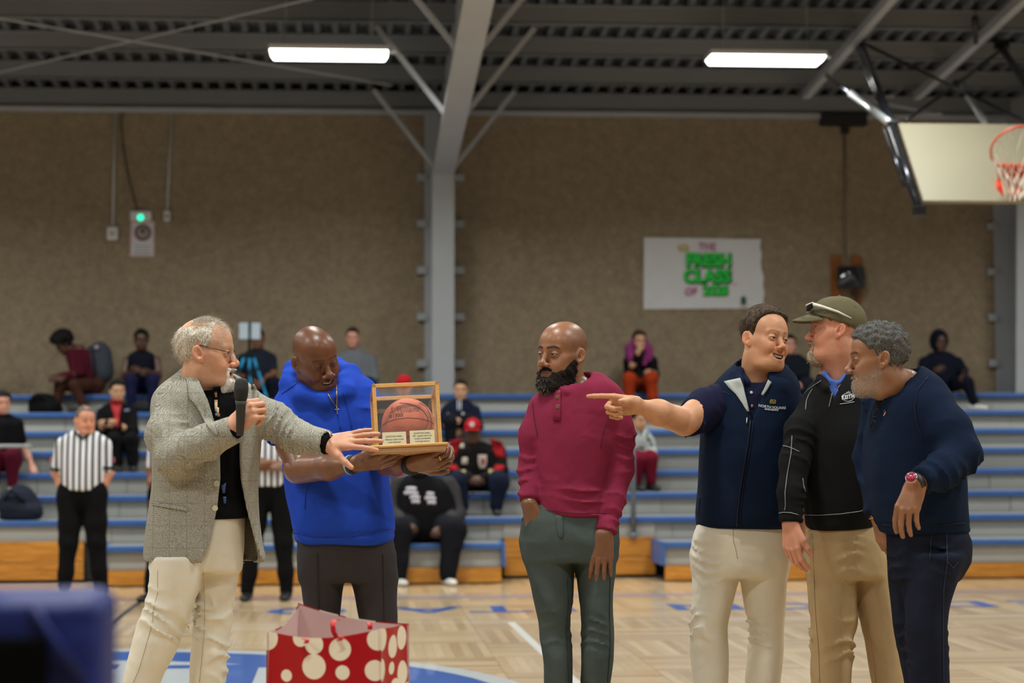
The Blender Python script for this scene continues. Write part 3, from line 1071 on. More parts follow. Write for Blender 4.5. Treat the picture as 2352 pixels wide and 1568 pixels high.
# rigid steel frames: tapered column, rafter, flange braces, girt clips
BAY = 7.26
XC = float(P(1017, 700, 24.2)[0])
for i in (-1, 0, 1, 2):
    xc = XC + i * BAY
    if xc > X1: continue
    fr = empty('steel_frame', (xc, 24.3, 0), kind='structure')
    tag(fr, 'structural bay frame')
    hw = 0.135
    yk, yb_ = 24.0, 24.3
    zk = 4.62
    m = MB()
    m.add([(xc - hw, yb_ - 0.012, 0), (xc + hw, yb_ - 0.012, 0), (xc + hw, yk - 0.012, zk), (xc - hw, yk - 0.012, zk), (xc - hw, yb_ + 0.012, 0), (xc + hw, yb_ + 0.012, 0), (xc + hw, yk + 0.012, zk), (xc - hw, yk + 0.012, zk)],
          [(3, 2, 1, 0), (4, 5, 6, 7), (0, 1, 5, 4), (1, 2, 6, 5), (2, 3, 7, 6), (3, 0, 4, 7)])
    m.build('column_flange', M_STEEL, fr)
    m = MB(); m.add([(xc - 0.008, yb_, 0), (xc - 0.008, Y_WALL - 0.02, 0), (xc - 0.008, Y_WALL - 0.02, 5.66), (xc - 0.008, yk, 5.66), (xc - 0.008, yk, zk),
                    (xc + 0.008, yb_, 0), (xc + 0.008, Y_WALL - 0.02, 0), (xc + 0.008, Y_WALL - 0.02, 5.66), (xc + 0.008, yk, 5.66), (xc + 0.008, yk, zk)],
                   [(0, 1, 2, 3, 4), (9, 8, 7, 6, 5), (0, 4, 9, 5), (3, 2, 7, 8), (4, 3, 8, 9)])
    m.build('column_web', M_STEEL, fr)
    MB().box((xc - 0.20, Y_WALL - 0.04, 0), (xc + 0.16, Y_WALL - 0.01, 5.66)).build('column_outer_flange', M_STEEL, fr)
    # rafter
    def rz(yy): return zk + (SLOPE + 0.004) * (yk - yy)
    m = MB(); m.add([(xc - hw, yk, rz(yk) - .012), (xc + hw, yk, rz(yk) - .012), (xc + hw, RIDGE_Y, rz(RIDGE_Y) - .012), (xc - hw, RIDGE_Y, rz(RIDGE_Y) - .012),
                     (xc - hw, yk, rz(yk) + .012), (xc + hw, yk, rz(yk) + .012), (xc + hw, RIDGE_Y, rz(RIDGE_Y) + .012), (xc - hw, RIDGE_Y, rz(RIDGE_Y) + .012)],
                    [(3, 2, 1, 0), (4, 5, 6, 7), (0, 1, 5, 4), (1, 2, 6, 5), (2, 3, 7, 6), (3, 0, 4, 7)])
    m.build('rafter_flange', M_STEEL, fr)
    m = MB(); m.add([(xc - .008, yk, rz(yk)), (xc - .008, RIDGE_Y, rz(RIDGE_Y)), (xc - .008, RIDGE_Y, deck_z(RIDGE_Y) - .01), (xc - .008, yk, deck_z(yk) - .01),
                     (xc + .008, yk, rz(yk)), (xc + .008, RIDGE_Y, rz(RIDGE_Y)), (xc + .008, RIDGE_Y, deck_z(RIDGE_Y) - .01), (xc + .008, yk, deck_z(yk) - .01)],
                    [(3, 2, 1, 0), (4, 5, 6, 7), (0, 1, 5, 4), (1, 2, 6, 5), (2, 3, 7, 6), (3, 0, 4, 7)])
    m.build('rafter_web', M_STEEL, fr)
    for yy in (23.75, 21.15, 18.75):
        for sx in (-1, 1):
            a = (xc + sx * 0.11, yy, rz(yy)); b2 = (xc + sx * 0.85, yy - 0.02, deck_z(yy) - 0.19)
            MB().bar(a, b2, 0.05, 0.05).build('flange_brace', M_STEEL, fr)
    for zz in (1.77, 2.34, 2.92, 3.5, 4.08, 4.66):
        for sx in (-1, 1):
            xa = xc + sx * 0.235
            MB().box((xa - 0.06, Y_WALL - 0.075, zz - 0.045), (xa + 0.06, Y_WALL - 0.03, zz + 0.045)).build('girt_clip', M_STEEL, fr)

# roof bracing rods
for a, b2 in (((-4.6, 23.4), (1.0, 20.2)), ((-5.9, 20.9), (1.0, 17.2)), ((-6.1, 24.3), (0.95, 21.7))):
    pass
rod = MB().tube([P(-60, 32, 20.4), P(900, 196, 23.2)], 0.011, 6).build('brace_rod', M_STEEL, ceiling)
rod = MB().tube([P(-60, 180, 23.2), P(760, -14, 19.6)], 0.011, 6).build('brace_rod', M_STEEL, ceiling)

# ------------------------------------------------------------------ ceiling fixtures (all of the gym's lamps)
m_lens, ntl, bl_ = base_mat('lamp_lens')
bl_.inputs['Base Color'].default_value = (0.9, 0.9, 0.9, 1)
bl_.inputs['Emission Color'].default_value = (0.97, 1.0, 0.955, 1)
bl_.inputs['Emission Strength'].default_value = 7.0
M_HOUSING = simple('lamp_housing', (200, 200, 198), 0.4)


def make_fixture(x, y, z, label):
    t = empty('ceiling_light', (x, y, z), label, 'light', 'linear fixtures under the gym roof')
    MB().box((x - 0.62, y - 0.20, z + 0.05), (x + 0.62, y + 0.20, z + 0.10)).build('housing', M_HOUSING, t)
    m = MB()
    m.add([(x - .58, y - .16, z), (x + .58, y - .16, z), (x + .58, y + .16, z), (x - .58, y + .16, z),
           (x - .61, y - .19, z + .05), (x + .61, y - .19, z + .05), (x + .61, y + .19, z + .05), (x - .61, y + .19, z + .05)],
          [(3, 2, 1, 0), (0, 1, 5, 4), (1, 2, 6, 5), (2, 3, 7, 6), (3, 0, 4, 7)])
    m.build('lens', m_lens, t)
    MB().box((x + 0.62, y - 0.02, z + 0.06), (x + 0.70, y + 0.02, z + 0.08)).build('lead', M_HOUSING, t)
    for sx in (-1, 1):
        MB().tube([(x + sx * .45, y, z + .1), (x + sx * .45, y, deck_z(y))], 0.004, 5).build('hanger', M_STEEL, t)
    L = bpy.data.lights.new('lamp', 'AREA'); L.shape = 'RECTANGLE'; L.size = 1.1; L.size_y = 0.36; L.energy = LAMP; L.spread = math.radians(150); L.color = (0.98, 1.0, 0.955)
    lo = bpy.data.objects.new('lamp', L); link(lo, t); lo.location = (0, 0, -0.012)
    return t


FX0 = float(P(756, 131, 20.7)[0]); FZ0 = float(P(756, 133, 20.7)[2])
for j, yy in enumerate((20.7, 15.9, 11.1, 6.3, 1.5)):
    for i in range(-2, 4):
        x = FX0 + i * 4.62
        z = FZ0 + (deck_z(yy) - deck_z(20.7))
        if j == 0 and i == 0: lab = 'glowing linear light under the roof, left of the grey rafter'
        elif j == 0 and i == 1: lab = 'glowing linear light under the roof, left of the basketball goal'
        else: lab = 'linear gym light outside the picture, above the court'
        make_fixture(x, yy, z, lab)

# ------------------------------------------------------------------ bleachers
M_BLUE = simple('bleacher_blue', (52, 94, 160), 0.45, noise=0.12, nscale=6)
M_RISER = simple('bleacher_grey', (164, 165, 162), 0.42, noise=0.07, nscale=3, bump=0.08, bscale=60)
M_TREAD = simple('bleacher_tread', (128, 128, 126), 0.5, noise=0.08)


def oak(name, c0, c1):
    m, nt, b = base_mat(name)
    tc = nd(nt, 'ShaderNodeNewGeometry')
    mp = nd(nt, 'ShaderNodeMapping'); mp.inputs['Scale'].default_value = (1.4, 8, 16)
    nt.links.new(tc.outputs['Position'], mp.inputs[0])
    n = nd(nt, 'ShaderNodeTexNoise'); n.inputs['Scale'].default_value = 2.2; n.inputs['Detail'].default_value = 7; n.inputs['Distortion'].default_value = 0.8
    nt.links.new(mp.outputs[0], n.inputs['Vector'])
    cr = nd(nt, 'ShaderNodeValToRGB'); cr.color_ramp.elements[0].position = 0.32; cr.color_ramp.elements[1].position = 0.68
    cr.color_ramp.elements[0].color = rgb(c0); cr.color_ramp.elements[1].color = rgb(c1)
    nt.links.new(n.outputs['Fac'], cr.inputs[0]); nt.links.new(cr.outputs[0], b.inputs['Base Color'])
    b.inputs['Roughness'].default_value = 0.35
    return m


M_OAK = oak('varnished_oak', (172, 108, 34), (214, 148, 62))
bl = empty('bleachers', (2.0, 19.2, 0), 'grey telescopic bleachers with blue edges and orange oak kick boards along the wall', 'bleachers')
ROW_Y = [19.2 + 0.68 * k for k in range(9)]
ROW_Z = [0.386 + 0.2225 * k for k in range(8)]
BX0, BX1 = -7.0, 11.6


def bx_at(px, Y=19.2, py=1290):
    return float(P(px, py, Y)[0])


SEC0 = [(bx_at(240), bx_at(1152)), (bx_at(1527), BX1)]
CUT = [(BX0, bx_at(194, 19.88)), (bx_at(1157, 19.88), bx_at(1505, 19.88))]
PANEL = 0.93
for k in range(8):
    y, z = ROW_Y[k], ROW_Z[k]
    zb = 0.16 if k == 0 else ROW_Z[k - 1]
    spans = SEC0 if k == 0 else [(BX0, BX1)]
    for (xa, xb) in spans:
        MB().box((xa, y + 0.03, z - 0.03), (xb, (ROW_Y[k + 1] + 0.04) if k < 7 else Y_WALL - 0.3, z - 0.004)).build('tread', M_TREAD, bl)
        MB().box((xa, y - 0.025, z - 0.06), (xb, y + 0.035, z)).build('nosing', M_BLUE, bl, bevel=0.012)
        n = max(1, int(round((xb - xa) / PANEL))); w = (xb - xa) / n
        me = None
        for i in range(n):
            if me is None:
                o = MB().box((0.003, 0, 0), (w - 0.003, 0.018, z - 0.06 - zb)).build('riser_panel', M_RISER, None, origin=(0, 0, 0))
                o.parent = bl; me = o.data
            else:
                o = bpy.data.objects.new('riser_panel', me); link(o, bl)
            off = 0.004 * ((i * 7 + k * 3) % 3 - 1)
            o.location = (xa + i * w - bl.location.x, y + 0.045 + off - bl.location.y, zb - bl.location.z)
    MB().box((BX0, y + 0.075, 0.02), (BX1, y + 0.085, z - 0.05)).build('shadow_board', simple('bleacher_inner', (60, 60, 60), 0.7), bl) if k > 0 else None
for (xa, xb) in SEC0:
    n = max(1, int(round((xb - xa) / 2.4))); w = (xb - xa) / n
    for i in range(n):
        MB().box((xa + i * w + .002, 19.2 - 0.01, 0.012), (xa + (i + 1) * w - .002, 19.2 + 0.03, 0.155)).build('kick_board', M_OAK, bl, bevel=0.004)
    for xe, d in ((xa, 1), (xb, -1)):
        if xe in (BX1,): continue
        MB().box((min(xe, xe - d * 0.035), 19.18, 0.16), (max(xe, xe - d * 0.035), 19.86, ROW_Z[0])).build('end_trim', M_BLUE, bl)
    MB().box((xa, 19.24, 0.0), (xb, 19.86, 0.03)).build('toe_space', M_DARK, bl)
for (xa, xb) in CUT:
    n = max(1, int(round((xb - xa) / 1.7))); w = (xb - xa) / n
    for i in range(n):
        for (za, zb) in ((0.03, 0.205), (0.21, 0.405)):
            MB().box((xa + i * w + .002, 19.84, za), (xa + (i + 1) * w - .002, 19.88, zb)).build('oak_front_board', M_OAK, bl, bevel=0.004)
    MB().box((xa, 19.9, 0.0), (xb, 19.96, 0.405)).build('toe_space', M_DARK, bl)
    MB().box((xa, 19.90, 0.405), (xb, 19.93, ROW_Z[1] - 0.06)).build('riser_panel', M_RISER, bl)

# aisle rails
M_RAIL = simple('rail_paint', (96, 106, 118), 0.4)
rx = float(P(1455, 1150, 19.8)[0])
rl = empty('aisle_rail', (rx, 19.8, 0), 'grey tubular aisle rail post on the bleachers behind the pointing arm', 'handrail')
MB().tube([(rx, 19.82, 0.41), (rx, 19.82, 1.30), (rx, 19.87, 1.37), (rx, 20.6, 1.42), (rx, 20.66, 1.38), (rx, 20.66, 1.06)], 0.027, 10).build('tube', M_RAIL, rl, True)
MB().lathe([(0.04, 0), (0.04, 0.03), (0.03, 0.05)], (rx, 19.82, 0.40)).build('foot', M_RAIL, rl)
lxr = P(72, 1024, 20.0)
rl = empty('front_rail', (lxr[0] - 1, 20.0, 0.6), 'thin pale horizontal rail in front of the seated man at the left edge', 'handrail')
MB().tube([(lxr[0], 20.0, lxr[2]), (lxr[0] - 2.2, 20.0, lxr[2])], 0.02, 10).build('tube', simple('rail_pale', (150, 154, 158), 0.35), rl, True)
for dx in (0.9, 2.1):
    MB().tube([(lxr[0] - dx, 20.0, lxr[2]), (lxr[0] - dx, 20.0, 0.6)], 0.018, 8).build('post', M_RAIL, rl, True)

# ------------------------------------------------------------------ people: shared builders
def J(px, py, Y, r):
    return (*P(px, py, Y), r)


def S(py, xl, xr, Y, ry):
    c = P((xl + xr) / 2.0, py, Y)
    return (c[2], c[0], c[1], (xr - xl) / 2.0 / pxm(Y), ry)


def SZ(z, xl, xr, Y, ry):
    """section at a given height above the floor"""
    c = P((xl + xr) / 2.0, 1020, Y)
    return (z, c[0], c[1], (xr - xl) / 2.0 / pxm(Y), ry)


def loft_pts(secs):
    out = []
    for z, cx, cy, rx, ry in secs:
        out += [(cx - rx, cy - ry, z), (cx + rx, cy + ry, z)]
    return out


def march(fn, px, py, ya, yb, n=48, off=0.0):
    """where the lines through photo spots meet a sculpted surface"""
    px = np.asarray(px, float).ravel(); py = np.asarray(py, float).ravel()
    f = np.array(fwd); r = np.array(right); u = np.array(up)
    d = f * F_PX + (px - W_PX / 2)[:, None] * r - (py - H_PX / 2)[:, None] * u
    d = d / d[:, 1:2]
    o = np.array((0, 0, CAM_Z))
    t = np.full(len(px), ya, float)
    hit = np.zeros(len(px), bool)
    for i in range(n):
        p = (o + d * t[:, None]).astype(np.float32)
        v = fn(p)
        hit |= v < 0.0006
        if hit.all(): break
        t = np.where(hit, t, t + np.maximum(v * 0.9, 0.0008))
    t = np.minimum(t, yb)
    # smooth misses: lay them at the depth of the hits
    if hit.any() and not hit.all():
        t = np.where(hit, t, np.median(t[hit]))
    return o + d * (t - off)[:, None]


def patch(root, name, fn, rows, mat, ya, yb, nx=7, off=0.003, thick=0.003, sub=3):
    """a cloth piece lying on a surface; rows: [(x0,y0,x1,y1)...] photo spots of its two edges"""
    rows = np.array(rows, float)
    t = np.linspace(0, len(rows) - 1, (len(rows) - 1) * sub + 1)
    R = np.stack([np.interp(t, np.arange(len(rows)), rows[:, j]) for j in range(4)], 1)
    s = np.linspace(0, 1, nx)
    px = R[:, 0:1] * (1 - s) + R[:, 2:3] * s
    py = R[:, 1:2] * (1 - s) + R[:, 3:4] * s
    v = march(fn, px, py, ya, yb, off=off)
    n = len(R)
    f = []
    for i in range(n - 1):
        for j in range(nx - 1):
            a = i * nx + j
            f.append((a, a + 1, a + nx + 1, a + nx))
    o = mesh_obj(name, v, np.array(f), mat, root, True)
    m = o.modifiers.new('thick', 'SOLIDIFY'); m.thickness = thick; m.offset = 0
    return o


def cord(root, name, fn, pts, r, mat, ya, yb, off=0.002, n=6):
    """a seam, zip or piping line lying on a surface"""
    p = np.array(pts, float)
    t = np.linspace(0, len(p) - 1, (len(p) - 1) * 5 + 1)
    px = np.interp(t, np.arange(len(p)), p[:, 0]); py = np.interp(t, np.arange(len(p)), p[:, 1])
    v = march(fn, px, py, ya, yb, off=off)
    return MB().tube(v, r, n).build(name, mat, root, True)


def print_text(root, name, body, fn, px, py, h_px, mat, ya, yb, ang=0.0, off=0.0025, sx=1.0, bold=0.0, arc=0.0, shear=0.0):
    """lettering lying on a sculpted surface; h_px is the letter size in photo pixels"""
    s = 0.01
    def bend(w, co):
        x = co[:, 0] / s * h_px; y = co[:, 1] / s * h_px
        y = y - arc * x * x
        X = px + x * math.cos(ang) + y * math.sin(ang); Y = py + x * math.sin(ang) - y * math.cos(ang)
        p = march(fn, X, Y, ya, yb, off=off)
        return p + np.array((0, -1.0, 0)) * co[:, 2:3]
    return text_obj(name, body, (0, 0, 0), (1, 0, 0), (0, 0, 1), s, mat, root, 0.0004, bend=bend, bold=bold * s, sx=sx, shear=shear)


def disc_on(root, name, fn, px, py, r_m, mat, ya, yb, off=0.003):
    c = march(fn, [px], [py], ya, yb, off=off)[0]
    return MB().lathe([(r_m, 0), (r_m, 0.002), (r_m * 0.8, 0.0035), (r_m * 0.5, 0.0028)], c, (0, -1, 0), 14).build(name, mat, root, True)


M_SHOE_BLK = simple('shoe_black', (20, 20, 22), 0.4)
M_SHOE_BRN = simple('shoe_brown', (70, 44, 26), 0.4)
M_SHOE_WHT = simple('shoe_white', (222, 220, 216), 0.5, noise=0.08)
M_SHOE_BLU = simple('shoe_blue', (58, 72, 120), 0.5)


def shoe(root, x, y, z, phi, mat, L=0.29, h=0.008, sole=None):
    """a shoe on the ground at the ankle spot, its toe towards phi"""
    f = np.array((math.sin(phi), -math.cos(phi))); r = np.array((-math.cos(phi), -math.sin(phi)))

    def fn(p):
        q = p[:, :2] - np.array((x, y), dtype=p.dtype)
        a = q @ f.astype(p.dtype); b = q @ r.astype(p.dtype); c = p[:, 2] - z
        Q = np.stack([b, a, c], 1)
        d = rc(Q, (0, -0.055, 0.04), (0, 0.03, 0.042), 0.04, 0.042)
        d = smin(d, ell(Q, (0, 0.095, 0.030), (0.047, 0.095, 0.036)), 0.02)
        d = smin(d, rc(Q, (0, -0.035, 0.05), (0, -0.03, 0.11), 0.04, 0.042), 0.02)
        return smax(d, -c, 0.004)
    lo = np.array((x - 0.26, y - 0.26, z - 0.005)); hi = np.array((x + 0.26, y + 0.26, z + 0.17))
    v, q = surf(fn, lo, hi, h)
    o = mesh_obj('shoe', v, q, mat, root, True)
    return o


def hl_mask(p, ys, zs, w=0.0035):
    return sig(p[:, 2] + wavy(p, 19, 95, 0.0035) - np.interp(p[:, 1], ys, zs).astype(p.dtype), w)


def ear_clear(p):
    ax = np.abs(p[:, 0])
    return 1 - sig(ax - 0.074, 0.002) * np.exp(-(((p[:, 1] + 0.012) / 0.026) ** 2 + ((p[:, 2] + 0.004) / 0.036) ** 2) / 2 * 1.6)


def hair_layer(ys, zs, thick, seed=3, freq=120, namp=0.003, clear=True, wave=(1, 1, 1), side=0.45):
    def t(p):
        m = hl_mask(p, ys, zs)
        if clear: m = m * ear_clear(p)
        up_ = side + (1 - side) * sig(p[:, 2] - 0.05, 0.02)
        return m * (thick * up_ + wavy(p, seed, freq, namp, wave)) - (1 - m) * 0.012
    return t


SHORT_Y = [-0.12, -0.06, -0.03, -0.005, 0.006, 0.018, 0.035, 0.055, 0.072, 0.095, 0.13]
SHORT_Z = [-0.055, -0.05, -0.042, -0.03, -0.022, 0.012, 0.035, 0.062, 0.074, 0.085, 0.3]


def beard_layer(thick, low=0.02, must=True, seed=4, namp=0.003, jaw=True, freq=160, top=-0.012):
    def t(p):
        ax = np.abs(p[:, 0]); y = p[:, 1]; z = p[:, 2]
        if jaw:
            zb = np.interp(y, [-0.03, -0.008, 0.01, 0.045, 0.075, 0.13], [-0.2, top - 0.03, top, -0.045, -0.062, -0.062]).astype(p.dtype)
            m = sig(zb - z, 0.004) * sig(y + 0.012 + 0.25 * np.maximum(0, -z - 0.06), 0.003)
        else:
            m = sig(0.030 - ax, 0.003) * sig(-0.083 - z, 0.003) * sig(y - 0.045, 0.004)
        if must:
            mm = sig(0.034 - ax, 0.003) * sig(z + 0.066 + 0.5 * np.maximum(0, ax - 0.012), 0.0015) * sig(-0.050 - z, 0.002) * sig(y - 0.075, 0.002)
            side = sig(ax - 0.024, 0.002) * sig(0.036 - ax, 0.002) * sig(-0.06 - z, 0.003) * sig(y - 0.06, 0.003)
            m = np.maximum(m, np.maximum(mm, side))
        lips = sig(0.023 - ax, 0.002) * sig(z + 0.084, 0.002) * sig(-0.0645 - z, 0.0015) * sig(y - 0.07, 0.003)
        m = m * (1 - lips)
        th = thick + low * np.clip((-z - 0.085) / 0.04, 0, 1)
        if jaw: th = th * np.clip((zb - z + 0.004) / 0.03, 0.3, 1)
        return m * (th + wavy(p, seed, freq, namp)) - (1 - m) * 0.01
    return t


def add_teeth(root, M, c, s, w=0.02, z=-0.0695, mat=None):
    pts = []
    for i in range(9):
        a = (i - 4) / 4.0
        pts.append((a * w, 0.0905 - 0.010 * a * a, z + 0.0055 * a * a))
    v = []; f = []
    for (x, y, zz) in pts:
        for dz, dy in ((0.0055, -0.0015), (0.0, 0.0006), (-0.0042, 0.0)):
            v.append((x, y + dy, zz + dz))
    for i in range(8):
        for j in range(2):
            a = i * 3 + j
            f.append((a, a + 3, a + 4, a + 1))
    o = mesh_obj('teeth', np.array(v) * s @ M.T + c, np.array(f), simple('teeth', (226, 218, 202), 0.3), root, True)
    m = o.modifiers.new('t', 'SOLIDIFY'); m.thickness = 0.002


def person_root(px, Y, label, group=None, z=0.0):
    x = P(px, 1020, Y)[0]
    return empty('person', (x, Y, z), label, 'person', group)


def strands_on(root, name, v, M, c, s, count, length, r, mat, seed=1, out=None, jit=0.35, droop=0.3, keep=None, seg=4):
    """loose hairs rooted on a hair layer (v: its points in the head's frame)"""
    rs = np.random.RandomState(seed)
    idx = rs.choice(len(v), min(count, len(v)), replace=False)
    roots = v[idx]
    if keep is not None:
        k = keep(roots); roots = roots[k]
    d = roots - np.array((0, -0.01, 0.0)) if out is None else out(roots)
    d = d / (np.linalg.norm(d, axis=1)[:, None] + 1e-9)
    return strands(root, name, roots, d, length, r, mat, M, c, s, seed, droop, jit, seg)

# ------------------------------------------------------------------ the six men in front
M_SKIN = skin_mat('skin_light', 0.5)
M_SKIN_D = skin_mat('skin_deep', 0.36, 0.3, 0.5)
SK_L = rgb((208, 150, 118)); SK_T = rgb((206, 149, 112)); SK_R = rgb((210, 146, 118))
SK_B = rgb((112, 70, 46)); SK_B2 = rgb((126, 84, 60)); SK_B3 = rgb((150, 102, 72))
M_NAVY = fabric('navy_fleece', (19, 31, 53), 0.2)
M_NAVY_POLO = fabric('navy_polo', (27, 28, 52), 0.2)
M_BLACKKNIT = fabric('black_knit', (25, 25, 26), 0.2, wrinkle=0.25)
M_CREAM = fabric('cream_twill', (226, 216, 194), 0.08, wrinkle=0.5, weave=1400)
M_CREAM2 = fabric('ivory_twill', (230, 222, 204), 0.08, wrinkle=0.5, weave=1400)
M_KHAKI = fabric('khaki_twill', (182, 156, 118), 0.1, wrinkle=0.5, weave=1400)
M_MAROON = fabric('maroon_heather', (132, 42, 68), 0.2, wrinkle=0.4, weave=700)
M_GJEAN = fabric('grey_green_denim', (74, 84, 82), 0.28, wrinkle=0.5, weave=600, fine=0.5)
M_DJEAN = fabric('dark_denim', (28, 32, 46), 0.3, wrinkle=0.5, weave=600, fine=0.5)
M_HOOD = fabric('royal_blue_fleece', (38, 72, 182), 0.12, wrinkle=0.45)
M_CHAR = fabric('charcoal_trouser', (62, 58, 60), 0.12, wrinkle=0.3)
M_NAVYKNIT = fabric('navy_knit', (19, 31, 52), 0.15, wrinkle=0.3, fine=0.4)
M_BLKSHIRT = fabric('black_shirt', (16, 16, 18), 0.2)
M_GOLD = simple('gold', (212, 172, 84), 0.25, metal=0.9)
M_SILVER = simple('silver', (200, 196, 190), 0.25, metal=0.9)
M_BUTTON = simple('button_bone', (206, 202, 176), 0.4)
M_GLASS_DARK = simple('dark_lens', (10, 10, 14), 0.05)
M_SEAM = simple('seam_grey', (128, 130, 132), 0.6)
M_WHITE_THREAD = simple('white_thread', (222, 222, 224), 0.7)
M_TWEED = None


def tweed():
    m, nt, b = base_mat('herringbone_tweed')
    tc = nd(nt, 'ShaderNodeTexCoord')
    sp = nd(nt, 'ShaderNodeSeparateXYZ'); nt.links.new(tc.outputs['Object'], sp.inputs[0])

    def mth(op, a, bb=None, c=None):
        n = nd(nt, 'ShaderNodeMath', operation=op)
        for i, x in enumerate((a, bb, c)):
            if x is None: continue
            if isinstance(x, (int, float)): n.inputs[i].default_value = x
            else: nt.links.new(x, n.inputs[i])
        return n.outputs[0]
    zz = mth('PINGPONG', mth('ADD', sp.outputs[0], mth('MULTIPLY', sp.outputs[1], 0.8)), 0.013)
    w = mth('SINE', mth('MULTIPLY', mth('ADD', sp.outputs[2], zz), 6.283 / 0.0062))
    n = nd(nt, 'ShaderNodeTexNoise'); n.inputs['Scale'].default_value = 420; n.inputs['Detail'].default_value = 3
    nt.links.new(tc.outputs['Object'], n.inputs['Vector'])
    f = mth('ADD', mth('MULTIPLY', w, 0.13), mth('MULTIPLY_ADD', n.outputs['Fac'], 1.5, -0.25))
    cr = nd(nt, 'ShaderNodeValToRGB')
    cr.color_ramp.elements[0].position = 0.15; cr.color_ramp.elements[0].color = rgb((92, 89, 80))
    cr.color_ramp.elements[1].position = 0.9; cr.color_ramp.elements[1].color = rgb((206, 202, 190))
    e = cr.color_ramp.elements.new(0.5); e.color = rgb((156, 152, 139))
    nt.links.new(f, cr.inputs[0])
    # windowpane check
    lx = mth('LESS_THAN', mth('PINGPONG', sp.outputs[0], 0.030), 0.0012)
    lz = mth('LESS_THAN', mth('PINGPONG', sp.outputs[2], 0.038), 0.0012)
    ln = mth('MAXIMUM', lx, lz)
    mx = nd(nt, 'ShaderNodeMix', data_type='RGBA'); mx.inputs['B'].default_value = rgb((70, 66, 56))
    nt.links.new(mth('MULTIPLY', ln, 0.3), mx.inputs['Factor']); nt.links.new(cr.outputs[0], mx.inputs['A'])
    nt.links.new(mx.outputs['Result'], b.inputs['Base Color'])
    wv = nd(nt, 'ShaderNodeTexNoise'); wv.inputs['Scale'].default_value = 13; wv.inputs['Distortion'].default_value = 1.0
    nt.links.new(tc.outputs['Object'], wv.inputs['Vector'])
    b1 = nd(nt, 'ShaderNodeBump'); b1.inputs['Strength'].default_value = 0.5; b1.inputs['Distance'].default_value = 0.014
    nt.links.new(wv.outputs['Fac'], b1.inputs['Height'])
    b2 = nd(nt, 'ShaderNodeBump'); b2.inputs['Strength'].default_value = 0.35; b2.inputs['Distance'].default_value = 0.002
    nt.links.new(f, b2.inputs['Height']); nt.links.new(b1.outputs[0], b2.inputs['Normal']); nt.links.new(b2.outputs[0], b.inputs['Normal'])
    b.inputs['Roughness'].default_value = 0.95; b.inputs['Specular IOR Level'].default_value = 0.15
    return m


M_TWEED = tweed()


def trousers(root, name, pelvis, legs, mat, h=0.009, seed=1, amp=0.004, top=None, knees=()):
    pts = loft_pts(pelvis) + [q for l in legs for q in loft_pts(l)]

    def fn(p):
        d = loft(p, pelvis, 0.02, 2.2)
        for l in legs:
            d = smin(d, loft(p, l, 0.012, 2.1), 0.014)
        d = d + wavy(p, seed, 26, amp * 0.7, (1, 1, 0.7)) - drape(p, seed + 60, 17, amp * 2.2, (1, 1, 0.8))
        for (a, b, n, am) in knees:
            d = d - creases(p, a, b, n, am, 0.09, seed + 3)
        if top is not None: d = smax(d, p[:, 2] - top, 0.006)
        return d
    shape(root, name, fn, pts, 0.03, h, mat)
    return fn


def front_man(px, Y, label):
    return person_root(px, Y, label)


